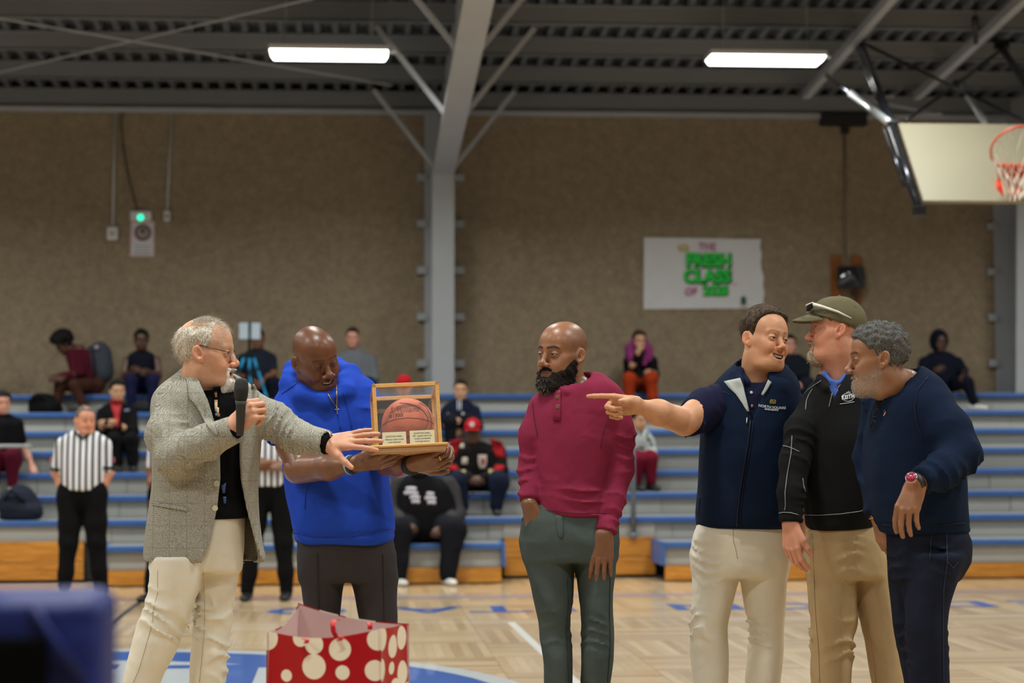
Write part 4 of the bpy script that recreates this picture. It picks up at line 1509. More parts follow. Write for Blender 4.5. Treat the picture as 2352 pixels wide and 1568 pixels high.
# ---- man with the microphone, tweed jacket -------------------------------------------------
def man_tweed():
    Y = 7.1
    r = front_man(440, Y, 'balding man in grey herringbone tweed jacket and cream trousers speaking into a microphone')
    parts = []
    phi, pit, s = math.radians(80), math.radians(-3), 0.97
    M = head_matrix(phi, pit, 0.02); c = P(476, 810, Y - 0.07)
    o = dict(skin=rgb((212, 158, 126)), eye=0.25, mouth=0.45, fat=0.006, red=0.35, brow=rgb((170, 150, 130)), brow_amt=0.5, freckle=True, chin=0.0, neck=0.062, nose=1.25)
    make_head(parts, o, c, M, s, P(470, 925, Y + 0.0), 0.075)
    make_eyes(r, M, c, s, (0.0, -0.2), (0.10, 0.14, 0.18))
    hair = hair_mat('silver_hair', (168, 156, 140), (232, 222, 206), 220, (1, 0.4, 0.5))
    ys = [-0.125, -0.09, -0.05, -0.02, 0.0, 0.014, 0.03, 0.05, 0.13]
    zs = [-0.075, -0.072, -0.06, -0.03, -0.012, 0.012, 0.045, 0.3, 0.3]

    def tf(p):
        m = hl_mask(p, ys, zs) * ear_clear(p)
        bald = np.exp(-(((p[:, 1] + 0.055) / 0.045) ** 2 + (p[:, 0] / 0.045) ** 2) / 2) * sig(p[:, 2] - 0.085, 0.008)
        m = m * (1 - bald)
        th = 0.006 + 0.002 * sig(-p[:, 1] - 0.06, 0.015) - 0.004 * sig(p[:, 2] - 0.09, 0.01)
        return m * (th + wavy(p, 8, 140, 0.0025, (1, 1, 0.5))) - (1 - m) * 0.012
    ob, hv = hair_piece(r, 'hair', o, M, c, s, tf, hair)
    strands_on(r, 'loose_hair', hv, M, c, s, 2600, 0.020, 0.0005, hair, 2, out=lambda q: q / np.linalg.norm(q, axis=1)[:, None] * 0.3 + np.array((0, -0.5, -0.75)), jit=0.2, droop=0.25)
    # combed forelock on the crown
    rs = np.random.RandomState(3)
    n = 1500
    roots = np.stack([rs.normal(0.012, 0.03, n), rs.uniform(-0.06, 0.05, n), np.zeros(n)], 1)
    roots[:, 2] = 0.038 + 0.087 * np.sqrt(np.clip(1 - (roots[:, 0] / 0.077) ** 2 - ((roots[:, 1] + 0.018) / 0.097) ** 2, 0.02, 1))
    strands(r, 'forelock', roots, np.stack([0.1 * np.ones(n), np.ones(n), 0.10 - (roots[:, 1] + 0.018) * 6], 1), 0.045, 0.0005, hair, M, c, s, 5, 0.45, 0.12, 5)
    # goatee and moustache
    gt = hair_mat('silver_beard', (196, 186, 172), (238, 232, 222), 260, (1, 1, 0.3))
    ob, gv = hair_piece(r, 'goatee', o, M, c, s, beard_layer(0.006, 0.014, True, 4, 0.003, False), gt)
    strands_on(r, 'goatee_hair', gv, M, c, s, 900, 0.014, 0.0005, gt, 7, out=lambda q: np.tile(np.array((0, 0.5, -1.0)), (len(q), 1)), jit=0.4, droop=0.2)
    # glasses
    g = empty('eyeglasses', c, None, None); g.parent = r; g.location = tuple(c - parent_loc(r))

    def W(l): return c + s * (M @ np.array(l))
    MB().tube([W((0.080, -0.012, 0.026)), W((0.079, 0.03, 0.017)), W((0.064, 0.100, 0.004))], 0.0016, 6).build('temple', M_DARK, g, True)
    MB().tube([W((-0.080, -0.012, 0.020)), W((-0.066, 0.088, 0.012))], 0.0016, 6).build('temple', M_DARK, g, True)
    MB().tube([W((0.014, 0.110, -0.004)), W((0, 0.113, -0.002)), W((-0.014, 0.110, -0.004))], 0.0013, 6).build('bridge', M_DARK, g, True)
    gl, ntg, bg = base_mat('clear_lens')
    bg.inputs['Base Color'].default_value = (0.8, 0.82, 0.86, 1); bg.inputs['Roughness'].default_value = 0.05; bg.inputs['Alpha'].default_value = 0.12
    for sx in (-1, 1):
        pts = []
        for k in range(16):
            a = 2 * math.pi * k / 16
            pts.append(W((sx * (0.038 + 0.025 * math.copysign(abs(math.cos(a)) ** 0.7, math.cos(a))), 0.110 - 0.010 * abs(math.cos(a)) * (1 if math.cos(a) > 0 else 0), -0.012 + 0.016 * math.copysign(abs(math.sin(a)) ** 0.7, math.sin(a)))))
        mesh_obj('lens', pts, [tuple(range(16))], gl, g)
        MB().tube(pts, 0.0007, 5, True).build('rim', simple('thin_rim', (70, 66, 60), 0.3, metal=0.8), g, True)

    # jacket
    f = Y - 0.02
    secs = [S(832, 434, 480, Y + .03, 0.06), S(848, 420, 520, Y + .02, 0.085), S(866, 396, 552, Y, 0.11), S(884, 370, 578, Y - .01, 0.13), S(905, 354, 594, f, 0.145), S(930, 350, 600, f, 0.15), S(980, 350, 598, f, 0.16), S(1060, 350, 592, f, 0.17),
            S(1120, 348, 590, f, 0.175), S(1190, 340, 594, f, 0.175), S(1250, 333, 600, f, 0.178), S(1290, 331, 608, f, 0.18)]
    ra = [J(398, 945, Y - .08, .070), J(384, 1000, Y - .14, .072), J(402, 1052, Y - .20, .066), J(470, 1016, Y - .30, .058), J(540, 985, Y - .36, .047)]
    la = [J(574, 940, Y - .02, .068), J(630, 968, Y - .06, .064), J(682, 1004, Y - .10, .055), J(752, 1018, Y - .18, .046)]
    inner = [(z, cx, cy, rx - 0.022, ry - 0.022) for z, cx, cy, rx, ry in secs]
    yf = Y - 0.16
    gap = [(826, 440, 545), (850, 446, 560), (870, 454, 566), (920, 478, 556), (985, 498, 550), (1050, 506, 550), (1100, 507, 552), (1165, 500, 564), (1240, 484, 582), (1300, 462, 600)]
    gz = np.array([P(500, g_[0], yf)[2] for g_ in gap])[::-1]
    gl_ = np.array([P(g_[1], g_[0], yf)[0] for g_ in gap])[::-1]
    gr_ = np.array([P(g_[2], g_[0], yf)[0] for g_ in gap])[::-1]

    def arms(p):
        a = chain(p, ra, 0.03)
        a = a - creases(p, ra[1][:3], ra[2][:3], 3, 0.010, 0.085, 1) - creases(p, ra[2][:3], ra[3][:3], 3, 0.008, 0.07, 2)
        cutr = (np.array(ra[4][:3]) - np.array(ra[3][:3])); cutr /= np.linalg.norm(cutr)
        a = smax(a, (p - np.array(ra[4][:3], dtype=p.dtype)) @ cutr.astype(p.dtype) - 0.0, 0.006)
        b = chain(p, la, 0.03) - creases(p, la[1][:3], la[2][:3], 4, 0.009, 0.07, 4)
        cutl = (np.array(la[3][:3]) - np.array(la[2][:3])); cutl /= np.linalg.norm(cutl)
        tl = (p - np.array(la[3][:3], dtype=p.dtype)) @ cutl.astype(p.dtype)
        b = smax(b, tl, 0.004)
        hol = rc(p, np.array(la[3][:3]) - cutl * 0.05, np.array(la[3][:3]) + cutl * 0.05, 0.036, 0.036)
        b = smax(b, -hol, 0.003)
        return a, b

    def body(p):
        d = loft(p, secs, 0.02, 2.4) + wavy(p, 12, 18, 0.007, (1, 1, 0.6))
        a, b = arms(p)
        d = smin(d, smin(a, b, 0.01), 0.018)
        return d

    def jacket(p):
        d = loft(p, secs, 0.02, 2.4) + wavy(p, 12, 18, 0.007, (1, 1, 0.6))
        inn = loft(p, inner, 0.02, 2.4)
        zl = np.interp(p[:, 2], gz, gl_).astype(p.dtype); zr = np.interp(p[:, 2], gz, gr_).astype(p.dtype)
        op = np.maximum(np.maximum(zl - p[:, 0], p[:, 0] - zr), p[:, 1] - (Y - 0.06))
        # keep the sleeve where it crosses the opening
        a, b = arms(p)
        tor = smax(smax(smin(d, smin(a, b, 0.01), 0.018), -inn, 0.006), -op, 0.006)
        return np.minimum(tor, np.minimum(a, b))
    pts = loft_pts(secs) + [q for q in ra + la]
    jk = shape(r, 'jacket', jacket, pts, 0.09, 0.0075, M_TWEED)
    # lapels, pocket flap, buttons
    patch(r, 'lapel', body, [(424, 838, 452, 858), (428, 868, 462, 890), (432, 898, 474, 925), (434, 915, 480, 945), (446, 925, 488, 965), (470, 968, 497, 990), (492, 995, 500, 1000)], M_TWEED, Y - .5, Y + .1, off=0.007, thick=0.008)
    patch(r, 'lapel', body, [(562, 884, 584, 884), (556, 905, 592, 908), (553, 925, 590, 930), (551, 950, 575, 955), (550, 980, 560, 985), (550, 1000, 553, 1004)], M_TWEED, Y - .5, Y + .1, off=0.007, thick=0.008)
    patch(r, 'pocket_flap', body, [(350, 1152, 428, 1166), (350, 1160, 430, 1174)], M_TWEED, Y - .5, Y + .1, off=0.003, thick=0.004)
    for px, py in ((500, 1110), (497, 1167)):
        disc_on(r, 'button', jacket, px - 3, py, 0.010, M_BUTTON, Y - .5, Y + .1)
    # shirt and tie
    sh = [(z, cx, cy, rx - 0.03, ry - 0.03) for z, cx, cy, rx, ry in secs if z > P(500, 1200, Y)[2]]
    sh = [q for q in sh if q[0] < P(500, 915, Y)[2]] + [S(898, 432, 556, Y, 0.105)]

    def shirt(p):
        d = loft(p, sh, 0.02, 2.4)
        d = smin(d, chain(p, [J(444, 858, Y + .05, .016), J(450, 880, Y - .05, .018), J(478, 912, Y - .10, .018), J(528, 918, Y - .09, .018), J(550, 892, Y - .02, .016)], .01), 0.02)
        d = smax(d, -rc(p, P(482, 880, Y - .02), P(478, 820, Y - .03), .070, .080), .008)
        for ch in (ra, la):
            e = np.array(ch[-1][:3]); q = np.array(ch[-2][:3]); u = (e - q) / np.linalg.norm(e - q)
            cf = rc(p, e - u * 0.05, e + u * 0.014, 0.036, 0.034)
            cf = smax(cf, (p - e.astype(p.dtype)) @ u.astype(p.dtype) - 0.014, 0.002)
            d = np.minimum(d, cf)
        return d
    shape(r, 'shirt', shirt, loft_pts(sh) + [ra[4], la[3]], 0.08, 0.009, M_BLKSHIRT)
    tm = simple('dark_tie', (12, 12, 14), 0.9, spec=0.1)
    tie = patch(r, 'tie', shirt, [(490, 888, 506, 886), (489, 905, 508, 903), (490, 935, 516, 932), (494, 980, 524, 980), (504, 1050, 530, 1050), (506, 1130, 522, 1140)], tm, Y - .5, Y + .1, off=0.006, thick=0.004)
    for (x0, y0, x1, y1, y2, col) in ((492, 918, 500, 918, 945, (214, 190, 150)), (497, 934, 503, 936, 950, (232, 206, 168)), (494, 948, 499, 948, 956, (60, 130, 150)), (499, 950, 505, 950, 957, (196, 96, 50)), (492, 897, 499, 897, 906, (206, 176, 128)), (494, 905, 498, 906, 912, (170, 80, 50)),
                                      (508, 1115, 519, 1108, 1132, (60, 84, 140)), (512, 1140, 520, 1140, 1156, (48, 72, 120))):
        patch(tie, 'tie_motif', shirt, [(x0, y0, x1, y1), ((x0 + x1) / 2 - 2, y2, (x0 + x1) / 2 + 3, y2)], simple('tie_%d_%d_%d' % col, col, 0.6), Y - .5, Y + .1, nx=3, off=0.0105, thick=0.001)
    # right hand round the microphone, left hand held out
    mic_b, mic_t = P(551, 1000, Y - .40), P(555, 868, Y - .42)
    u = (mic_t - mic_b) / np.linalg.norm(mic_t - mic_b)
    wr = P(534, 980, Y - .365)
    arm_island(parts, ra[3][:3], wr, .032, .027, dict(along=(0.72, -0.18, 0.62), back=(-0.35, -0.85, 0.30), side='r', curl=((1.0, 1.25, 0.8), (1.0, 1.3, 0.8), (1.05, 1.3, 0.8), (1.1, 1.3, 0.8)), spread=0.0, thumb=(0.35, 0.75), tflex=-0.1, size=1.02), SK_L)
    arm_island(parts, la[2][:3], P(748, 1017, Y - .175), .032, .028, dict(along=(1, -0.22, 0.10), back=(0.05, -0.72, 0.70), side='l', curl=((.10, .12, .1), (.02, .08, .05), (-.05, .1, .05), (-.1, .15, .1)), spread=0.09, thumb=(0.92, 0.12), tflex=0.12, size=1.03), SK_L)
    w = P(752, 1006, Y - .178)
    MB().tube([P(749, 990, Y - .19), P(756, 992, Y - .205), P(760, 1002, Y - .215)], 0.003, 6).build('wristwatch', M_SILVER, r, True)
    # trousers
    F = 1020 + 1.34 * pxm(Y)
    pel = [S(1150, 400, 560, Y - .02, 0.13), S(1200, 375, 560, Y - .02, .14), S(1260, 352, 558, Y - .02, .14), S(1310, 350, 548, Y - .02, .135)]
    lr = [S(1270, 348, 470, Y - .1, .115), S(1340, 346, 462, Y - .1, .11), S(1395, 336, 442, Y - .1, .10), S(1428, 322, 430, Y - .1, .098), S(1480, 306, 410, Y - .09, .09), S(1568, 280, 368, Y - .07, .082), SZ(0.3, 262, 340, Y - .04, .075), SZ(0.06, 236, 318, Y, .075)]
    ll = [S(1270, 445, 556, Y + .04, .115), S(1340, 446, 545, Y + .04, .11), S(1400, 441, 535, Y + .04, .10), S(1470, 437, 525, Y + .04, .095), S(1568, 434, 514, Y + .04, .085), SZ(0.3, 432, 508, Y + .05, .08), SZ(0.06, 430, 506, Y + .06, .08)]
    kn = ((P(390, 1370, Y - .1), P(372, 1450, Y - .1), 3, .012), (P(490, 1400, Y), P(480, 1540, Y), 4, .009))
    tfn = trousers(r, 'trousers', pel, [lr, ll], M_CREAM2, 0.0085, 2, 0.005, knees=kn)
    cord(r, 'trouser_seam', tfn, [(362, 1310), (362, 1360), (352, 1400), (350, 1430), (336, 1480), (318, 1540), (306, 1566)], 0.0011, simple('seam_tan', (186, 174, 148), 0.8), Y - .5, Y + .2, off=0.0005)
    cord(r, 'trouser_seam', tfn, [(466, 1310), (470, 1380), (469, 1450), (463, 1520), (458, 1566)], 0.0011, simple('seam_tan', (186, 174, 148), 0.8), Y - .5, Y + .3, off=0.0005)
    p1 = lr[-1]; p2 = ll[-1]
    shoe(r, p1[1] + .05, p1[2], 0, phi, M_SHOE_BRN); shoe(r, p2[1] + .05, p2[2], 0, phi, M_SHOE_BRN)
    core_island(parts, [[J(470, 900, Y, .07), J(460, 1000, Y, .11), J(455, 1200, Y, .11)]], SK_L)
    join_body(r, parts, M_SKIN)
    # the microphone stands on its own
    mic = empty('microphone', mic_b, 'black handheld microphone gripped by the man in tweed', 'microphone')
    Lh = np.linalg.norm(mic_t - mic_b)
    MB().lathe([(0.011, 0), (0.0125, 0.004), (0.0165, Lh * 0.52), (0.0185, Lh * 0.58)], mic_b, u, 20).build('handle', simple('mic_body', (38, 38, 40), 0.45), mic, True)
    MB().lathe([(0.0187, Lh * 0.575), (0.0192, Lh * 0.58), (0.0192, Lh * 0.60), (0.0187, Lh * 0.605)], mic_b, u, 20).build('collar', simple('mic_ring', (96, 96, 98), 0.35), mic, True)
    MB().lathe([(0.018, Lh * 0.60), (0.0225, Lh * 0.68), (0.0245, Lh * 0.80), (0.0225, Lh * 0.92), (0.017, Lh * 0.985), (0.006, Lh * 1.0)], mic_b, u, 22).build('grille', simple('mic_grille', (18, 18, 19), 0.55, bump=1.0, bscale=900), mic, True)


# ---- man in blue holding the ball case ---------------------------------------------------------
def man_blue():
    Y = 8.0
    r = front_man(770, Y, 'smiling bald man in a bright blue short-sleeved hooded sweatshirt holding the basketball case')
    parts = []
    s = 1.01
    M = head_matrix(math.radians(30), math.radians(-20), math.radians(16)); c = P(726, 824, Y - .14)
    o = dict(skin=SK_B, eye=0.02, smile=0.9, mouth=0.40, fat=0.009, red=0.12, brow=rgb((28, 18, 12)), brow_amt=0.55, neck=0.066, nose=1.35, lip=rgb((120, 66, 56)), stubble=rgb((52, 34, 26)), stubble_amt=0.3)
    make_head(parts, o, c, M, s, P(738, 925, Y - .0), 0.085)
    make_eyes(r, M, c, s, (0.1, -0.5)); add_teeth(r, M, c, s, 0.023, -0.0712)
    f = Y - .02
    secs = [S(856, 700, 815, Y - .01, .10), S(872, 676, 850, Y - .01, .12), S(895, 648, 862, Y - .02, .145), S(925, 634, 868, Y - .02, .16), S(960, 636, 870, f, .17), S(1010, 650, 874, f, .18), S(1080, 652, 884, f, .19), S(1140, 658, 894, f, .195), S(1195, 668, 902, f, .19), S(1222, 674, 904, f, .18), S(1246, 680, 898, f, .175)]
    ra = [J(674, 938, Y - .05, .080), J(664, 975, Y - .08, .086), J(662, 1018, Y - .10, .086)]
    la = [J(826, 908, Y - .03, .074), J(840, 960, Y - .07, .078), J(854, 1030, Y - .12, .076)]

    def top(p):
        d = loft(p, secs, 0.02, 2.3) + wavy(p, 21, 16, 0.006, (1, 1, 0.5)) - drape(p, 22, 17, 0.011, (1, 1, 0.6)) * sig(P(770, 985, Y)[2] - p[:, 2], 0.03)
        hem = secs[-2][0]
        d = d + 0.004 * np.exp(-((p[:, 2] - hem) / 0.006) ** 2)
        for ch, sd in ((ra, 1), (la, 2)):
            a = chain(p, ch, 0.03) - creases(p, ch[0][:3], ch[2][:3], 3, 0.007, 0.11, sd)
            u = np.array(ch[2][:3]) - np.array(ch[1][:3]); u /= np.linalg.norm(u)
            a = smax(a, (p - np.array(ch[2][:3], dtype=p.dtype)) @ u.astype(p.dtype), 0.006)
            a = smax(a, -rc(p, np.array(ch[2][:3]) - u * 0.03, np.array(ch[2][:3]) + u * 0.05, ch[2][3] - .012, ch[2][3] - .01), 0.003)
            d = smin(d, a, 0.03)
        # hood rolled round the neck
        ring_ = [J(672, 848, Y + .03, .034), J(664, 878, Y - .06, .036), J(694, 906, Y - .15, .034), J(748, 922, Y - .18, .028), J(794, 896, Y - .14, .034), J(806, 858, Y - .02, .036), J(770, 850, Y + .12, .05), J(705, 845, Y + .12, .05), J(672, 848, Y + .03, .034)]
        hd = chain(p, ring_, 0.02) + wavy(p, 5, 60, 0.004)
        d = smin(d, hd, 0.022)
        ne = rc(p, P(735, 870, Y - .03), P(728, 830, Y - .07), 0.082, 0.074)
        return smax(d, -ne, 0.008)
    pts = loft_pts(secs) + ra + la + [J(668, 838, Y + .1, .05), J(810, 838, Y - .2, .05)]
    shape(r, 'sweatshirt', top, pts, 0.07, 0.0085, M_HOOD)
    dk = simple('blue_seam', (22, 44, 130), 0.8)
    cord(r, 'hem_seam', top, [(674, 1224), (720, 1232), (790, 1232), (850, 1224), (900, 1212)], 0.0018, dk, Y - .5, Y + .2)
    cord(r, 'shoulder_seam', top, [(646, 905), (664, 892), (682, 880)], 0.0015, dk, Y - .5, Y + .2)
    cord(r, 'pocket_seam', top, [(700, 1170), (702, 1130), (712, 1110)], 0.0015, dk, Y - .5, Y + .2)
    cord(r, 'drawstring', top, [(770, 905), (776, 945), (782, 985)], 0.0022, M_HOOD, Y - .5, Y + .2)
    cord(r, 'drawstring', top, [(790, 900), (800, 940), (808, 982)], 0.0022, M_HOOD, Y - .5, Y + .2)
    # necklace with a cross
    nk = empty('necklace', P(773, 905, Y - .2)); nk.parent = r; nk.location = tuple(P(773, 905, Y - .2) - parent_loc(r))
    cord(nk, 'chain', top, [(772, 872), (773, 895), (774, 915), (773, 932)], 0.0018, M_GOLD, Y - .5, Y + .1, off=0.004)
    cord(nk, 'chain', top, [(752, 902), (760, 916), (768, 928), (773, 933)], 0.0016, M_GOLD, Y - .5, Y + .1, off=0.004)
    cord(nk, 'cross', top, [(773, 933), (775, 951)], 0.0022, M_SILVER, Y - .5, Y + .1, off=0.005)
    cord(nk, 'cross', top, [(769, 940), (779, 939)], 0.0022, M_SILVER, Y - .5, Y + .1, off=0.005)
    # arms and hands
    wr = P(818, 1066, Y - .40)
    core_island(parts, [[J(676, 945, Y - .05, .055), J(672, 1020, Y - .12, .062), J(690, 1076, Y - .20, .055)], [J(832, 930, Y - .05, .045), J(852, 1020, Y - .12, .05), J(884, 1060, Y - .2, .048)], [J(750, 930, Y, .09), J(770, 1080, Y, .14), J(785, 1210, Y, .14)]], SK_B, 0.010)
    arm_island(parts, P(684, 1078, Y - .19), wr, .056, .036, dict(along=(0.93, -0.24, 0.12), back=(0.05, -0.62, -0.78), side='r', curl=((.25, .25, .2), (.25, .25, .2), (.25, .3, .2), (.3, .3, .2)), spread=0.05, thumb=(0.95, -0.35), tflex=0.25, size=1.12), SK_B2, dark=True)
    wl = P(944, 1068, Y - .40)
    M2, fg2 = arm_island(parts, P(890, 1064, Y - .19), wl, .05, .034, dict(along=(0.92, -0.30, 0.12), back=(0.10, -0.70, -0.70), side='l', curl=((.45, .8, .5), (.5, .85, .5), (.5, .85, .5), (.5, .85, .5)), spread=0.06, thumb=(0.7, 0.0), tflex=0.2, size=1.1), SK_B2, dark=True)
    q = wl + M2 @ np.array(fg2[2][0][:3]) * 1.0; q2 = wl + M2 @ np.array(fg2[2][1][:3])
    uu = (q2 - q) / np.linalg.norm(q2 - q)
    MB().lathe([(0.0112, 0.018), (0.0124, 0.019), (0.0124, 0.024), (0.0112, 0.025)], q, uu, 16).build('ring', M_GOLD, r, True)
    # wristbands
    ax = wr - P(684, 1078, Y - .19); ax /= np.linalg.norm(ax)
    MB().lathe([(0.035, -0.026), (0.0375, -0.024), (0.0375, -0.010), (0.035, -0.008)], wr, ax, 20).build('wristband', simple('band_black', (20, 20, 22), 0.5), r, True)
    MB().lathe([(0.036, -0.034), (0.0378, -0.033), (0.0378, -0.029), (0.036, -0.028)], wr, ax, 20).build('wristband', simple('band_pale', (150, 190, 205), 0.5), r, True)
    ax = wl - P(890, 1064, Y - .19); ax /= np.linalg.norm(ax)
    MB().lathe([(0.035, -0.014), (0.038, -0.012), (0.038, 0.012), (0.035, 0.014)], wl, ax, 20).build('wristwatch', simple('band_black', (20, 20, 22), 0.5), r, True)
    pel = [S(1215, 682, 896, Y - .01, .16), S(1260, 684, 904, Y - .01, .165), S(1310, 686, 906, Y - .01, .15), S(1335, 690, 908, Y - .01, .14)]
    lr = [S(1270, 684, 800, Y - .01, .13), S(1330, 692, 790, Y - .01, .12), S(1430, 704, 780, Y - .01, .10), SZ(0.45, 712, 784, Y, .085), SZ(0.08, 716, 784, Y, .08)]
    ll = [S(1270, 796, 906, Y - .01, .13), S(1330, 806, 908, Y - .01, .12), S(1430, 828, 912, Y - .01, .10), SZ(0.45, 838, 912, Y, .085), SZ(0.08, 842, 912, Y, .08)]
    tf = trousers(r, 'trousers', pel, [lr, ll], M_CHAR, 0.010, 5, 0.004)
    cord(r, 'crease', tf, [(728, 1270), (730, 1340), (732, 1430)], 0.0018, M_CHAR, Y - .5, Y + .2)
    cord(r, 'crease', tf, [(880, 1270), (882, 1340), (884, 1430)], 0.0018, M_CHAR, Y - .5, Y + .2)
    shoe(r, lr[-1][1], lr[-1][2], 0, .2, M_SHOE_BLK); shoe(r, ll[-1][1], ll[-1][2], 0, .2, M_SHOE_BLK)
    join_body(r, parts, M_SKIN_D)


# ---- bearded man in maroon ----------------------------------------------------------------------
def man_maroon():
    Y = 7.4
    r = front_man(1310, Y, 'bald man with dark full beard in maroon long-sleeved shirt, hand in pocket')
    parts = []
    s = 0.99
    M = head_matrix(math.radians(-48), math.radians(-1), math.radians(-2)); c = P(1290, 814, Y - .02)
    o = dict(skin=SK_B3, eye=0.10, smile=0.15, red=0.12, brow=rgb((20, 14, 10)), brow_amt=0.9, neck=0.060, nose=1.2, lip=rgb((112, 66, 58)), scalp=rgb((92, 62, 48)), scalp_amt=0.5)
    make_head(parts, o, c, M, s, P(1325, 915, Y + .02), 0.078)
    make_eyes(r, M, c, s, (0.1, -0.15))
    bm = hair_mat('black_beard', (10, 9, 8), (44, 38, 34), 300, (1, 1, 0.6))
    bl_ = beard_layer(0.008, 0.020, True, 4, 0.004, True, 180)

    def bt(p):
        return bl_(p)
    ob, bv = hair_piece(r, 'beard', o, M, c, s, bt, bm)
    strands_on(r, 'beard_hair', bv, M, c, s, 1800, 0.011, 0.0006, bm, 3, out=lambda q: np.stack([q[:, 0] * 6, q[:, 1] * 4, -np.ones(len(q)) * 0.8], 1), jit=0.6, droop=0.2, seg=3)
    gm = hair_mat('grey_beard', (120, 116, 110), (170, 166, 158), 300, (1, 1, 0.6))
    strands_on(r, 'grey_beard_hair', bv, M, c, s, 2600, 0.013, 0.0006, gm, 9, out=lambda q: np.stack([q[:, 0] * 4, np.ones(len(q)) * 0.5, -np.ones(len(q))], 1), jit=0.5, droop=0.2, seg=3, keep=lambda q: (q[:, 2] < -0.092) & (q[:, 1] > 0.062) & (np.abs(q[:, 0]) < 0.03))
    f = Y
    secs = [S(856, 1318, 1376, Y + .02, .07), S(868, 1290, 1396, Y + .01, .10), S(884, 1258, 1420, Y, .12), S(902, 1240, 1434, Y, .13), S(950, 1228, 1430, f, .145), S(1010, 1226, 1418, f, .15), S(1070, 1230, 1402, f, .15), S(1120, 1232, 1396, f, .15), S(1160, 1226, 1400, f, .15), S(1188, 1226, 1398, f, .145)]
    ra = [J(1252, 938, Y - .0, .064), J(1232, 1000, Y - .0, .062), J(1224, 1075, Y + .01, .052), J(1216, 1150, Y - .07, .040)]
    la = [J(1404, 938, Y - .01, .072), J(1416, 1000, Y - .02, .066), J(1420, 1075, Y - .03, .056), J(1404, 1150, Y - .08, .047), J(1390, 1222, Y - .13, .040)]

    def top(p):
        d = loft(p, secs, 0.018, 2.3) + wavy(p, 31, 17, 0.004, (1, 1, 0.6)) - drape(p, 32, 16, 0.009, (0.8, 1, 1))
        d = d - creases(p, P(1310, 1120, Y - .1), P(1310, 1190, Y - .1), 3, 0.008, 0.2, 7, 0.05)
        hemz = P(1310, 1186, Y)[2] + (P(1310, 1186, Y)[0] - p[:, 0]) * 0.12
        d = smax(d, hemz - p[:, 2], 0.006)
        for ch, sd in ((ra, 1), (la, 2)):
            a = chain(p, ch, 0.03) - creases(p, ch[1][:3], ch[2][:3], 3, 0.006, 0.08, sd) - creases(p, ch[-2][:3], ch[-1][:3], 3, 0.006, 0.06, sd + 5)
            u = np.array(ch[-1][:3]) - np.array(ch[-2][:3]); u /= np.linalg.norm(u)
            t = (p - np.array(ch[-1][:3], dtype=p.dtype)) @ u.astype(p.dtype)
            a = a + 0.004 * np.exp(-((t + 0.055) / 0.004) ** 2)
            a = smax(a, t, 0.004)
            d = smin(d, a, 0.014)
        ne = rc(p, P(1322, 905, Y - .02), P(1306, 840, Y - .04), 0.072, 0.072)
        nk = chain(p, [J(1272, 884, Y - .08, .012), J(1300, 900, Y - .115, .012), J(1345, 893, Y - .085, .012), J(1384, 868, Y + .0, .012)], 0.01)
        d = smax(d, -ne, 0.008)
        return smin(d, nk, 0.010)
    pts = loft_pts(secs) + ra + la
    shape(r, 'shirt', top, pts, 0.08, 0.008, M_MAROON)
    dk = simple('maroon_seam', (84, 22, 42), 0.85)
    patch(r, 'placket', top, [(1272, 893, 1288, 899), (1272, 930, 1288, 930), (1271, 966, 1287, 966)], M_MAROON, Y - .4, Y + .1, nx=4, off=0.003, thick=0.004)
    for py in (912, 934): disc_on(r, 'button', top, 1281, py, 0.008, simple('button_brown', (120, 84, 70), 0.4), Y - .4, Y + .1, off=0.006)
    cord(r, 'sleeve_seam', top, [(1432, 905), (1406, 940), (1388, 985), (1380, 1030)], 0.0016, dk, Y - .4, Y + .2)
    cord(r, 'sleeve_seam', top, [(1222, 920), (1226, 960), (1234, 1000)], 0.0016, dk, Y - .4, Y + .2)
    cord(r, 'hem_seam', top, [(1222, 1158), (1260, 1172), (1320, 1178), (1392, 1178)], 0.0014, dk, Y - .4, Y + .2)
    patch(r, 'undershirt', lambda p: smin(rc(p, P(1322, 905, Y - .02), P(1300, 850, Y - .05), 0.078, 0.07), loft(p, secs, 0.02), 0.01), [(1279, 884, 1288, 890), (1283, 898, 1287, 899)], simple('white_tee', (200, 190, 178), 0.8), Y - .4, Y + .1, nx=3, off=0.004)
    arm_island(parts, la[3][:3], P(1387, 1226, Y - .135), .028, .027, dict(along=(-0.10, -0.02, -1), back=(-0.15, -1, 0.0), side='l', curl=((.15, .35, .2), (.12, .35, .2), (.12, .35, .2), (.15, .4, .25)), spread=0.04, thumb=(0.55, 0.35), tflex=0.1, size=1.03), SK_B2, dark=True)
    arm_island(parts, ra[2][:3], P(1214, 1156, Y - .075), .028, .026, dict(along=(0.25, -0.02, -1), back=(-0.7, -0.7, 0.0), side='r', curl=(.3, .3, .3, .3), spread=0.0, thumb=(0.3, 0.2), size=0.95), SK_B2, dark=True)
    pel = [S(1150, 1226, 1398, Y, .13), S(1190, 1198, 1422, Y, .145), S(1240, 1196, 1428, Y, .15), S(1290, 1206, 1424, Y, .14)]
    lr = [S(1240, 1198, 1316, Y, .12), S(1300, 1208, 1318, Y, .115), S(1360, 1222, 1318, Y, .105), S(1430, 1237, 1308, Y, .09), S(1500, 1246, 1312, Y, .085), S(1568, 1252, 1314, Y, .08), SZ(.3, 1262, 1322, Y, .07), SZ(.05, 1262, 1330, Y, .075)]
    ll = [S(1240, 1310, 1426, Y, .12), S(1300, 1322, 1412, Y - .02, .115), S(1360, 1330, 1408, Y - .02, .105), S(1440, 1338, 1409, Y - .03, .09), S(1500, 1336, 1408, Y - .02, .085), S(1568, 1335, 1400, Y - .01, .08), SZ(.3, 1332, 1394, Y, .07), SZ(.05, 1330, 1400, Y, .075)]
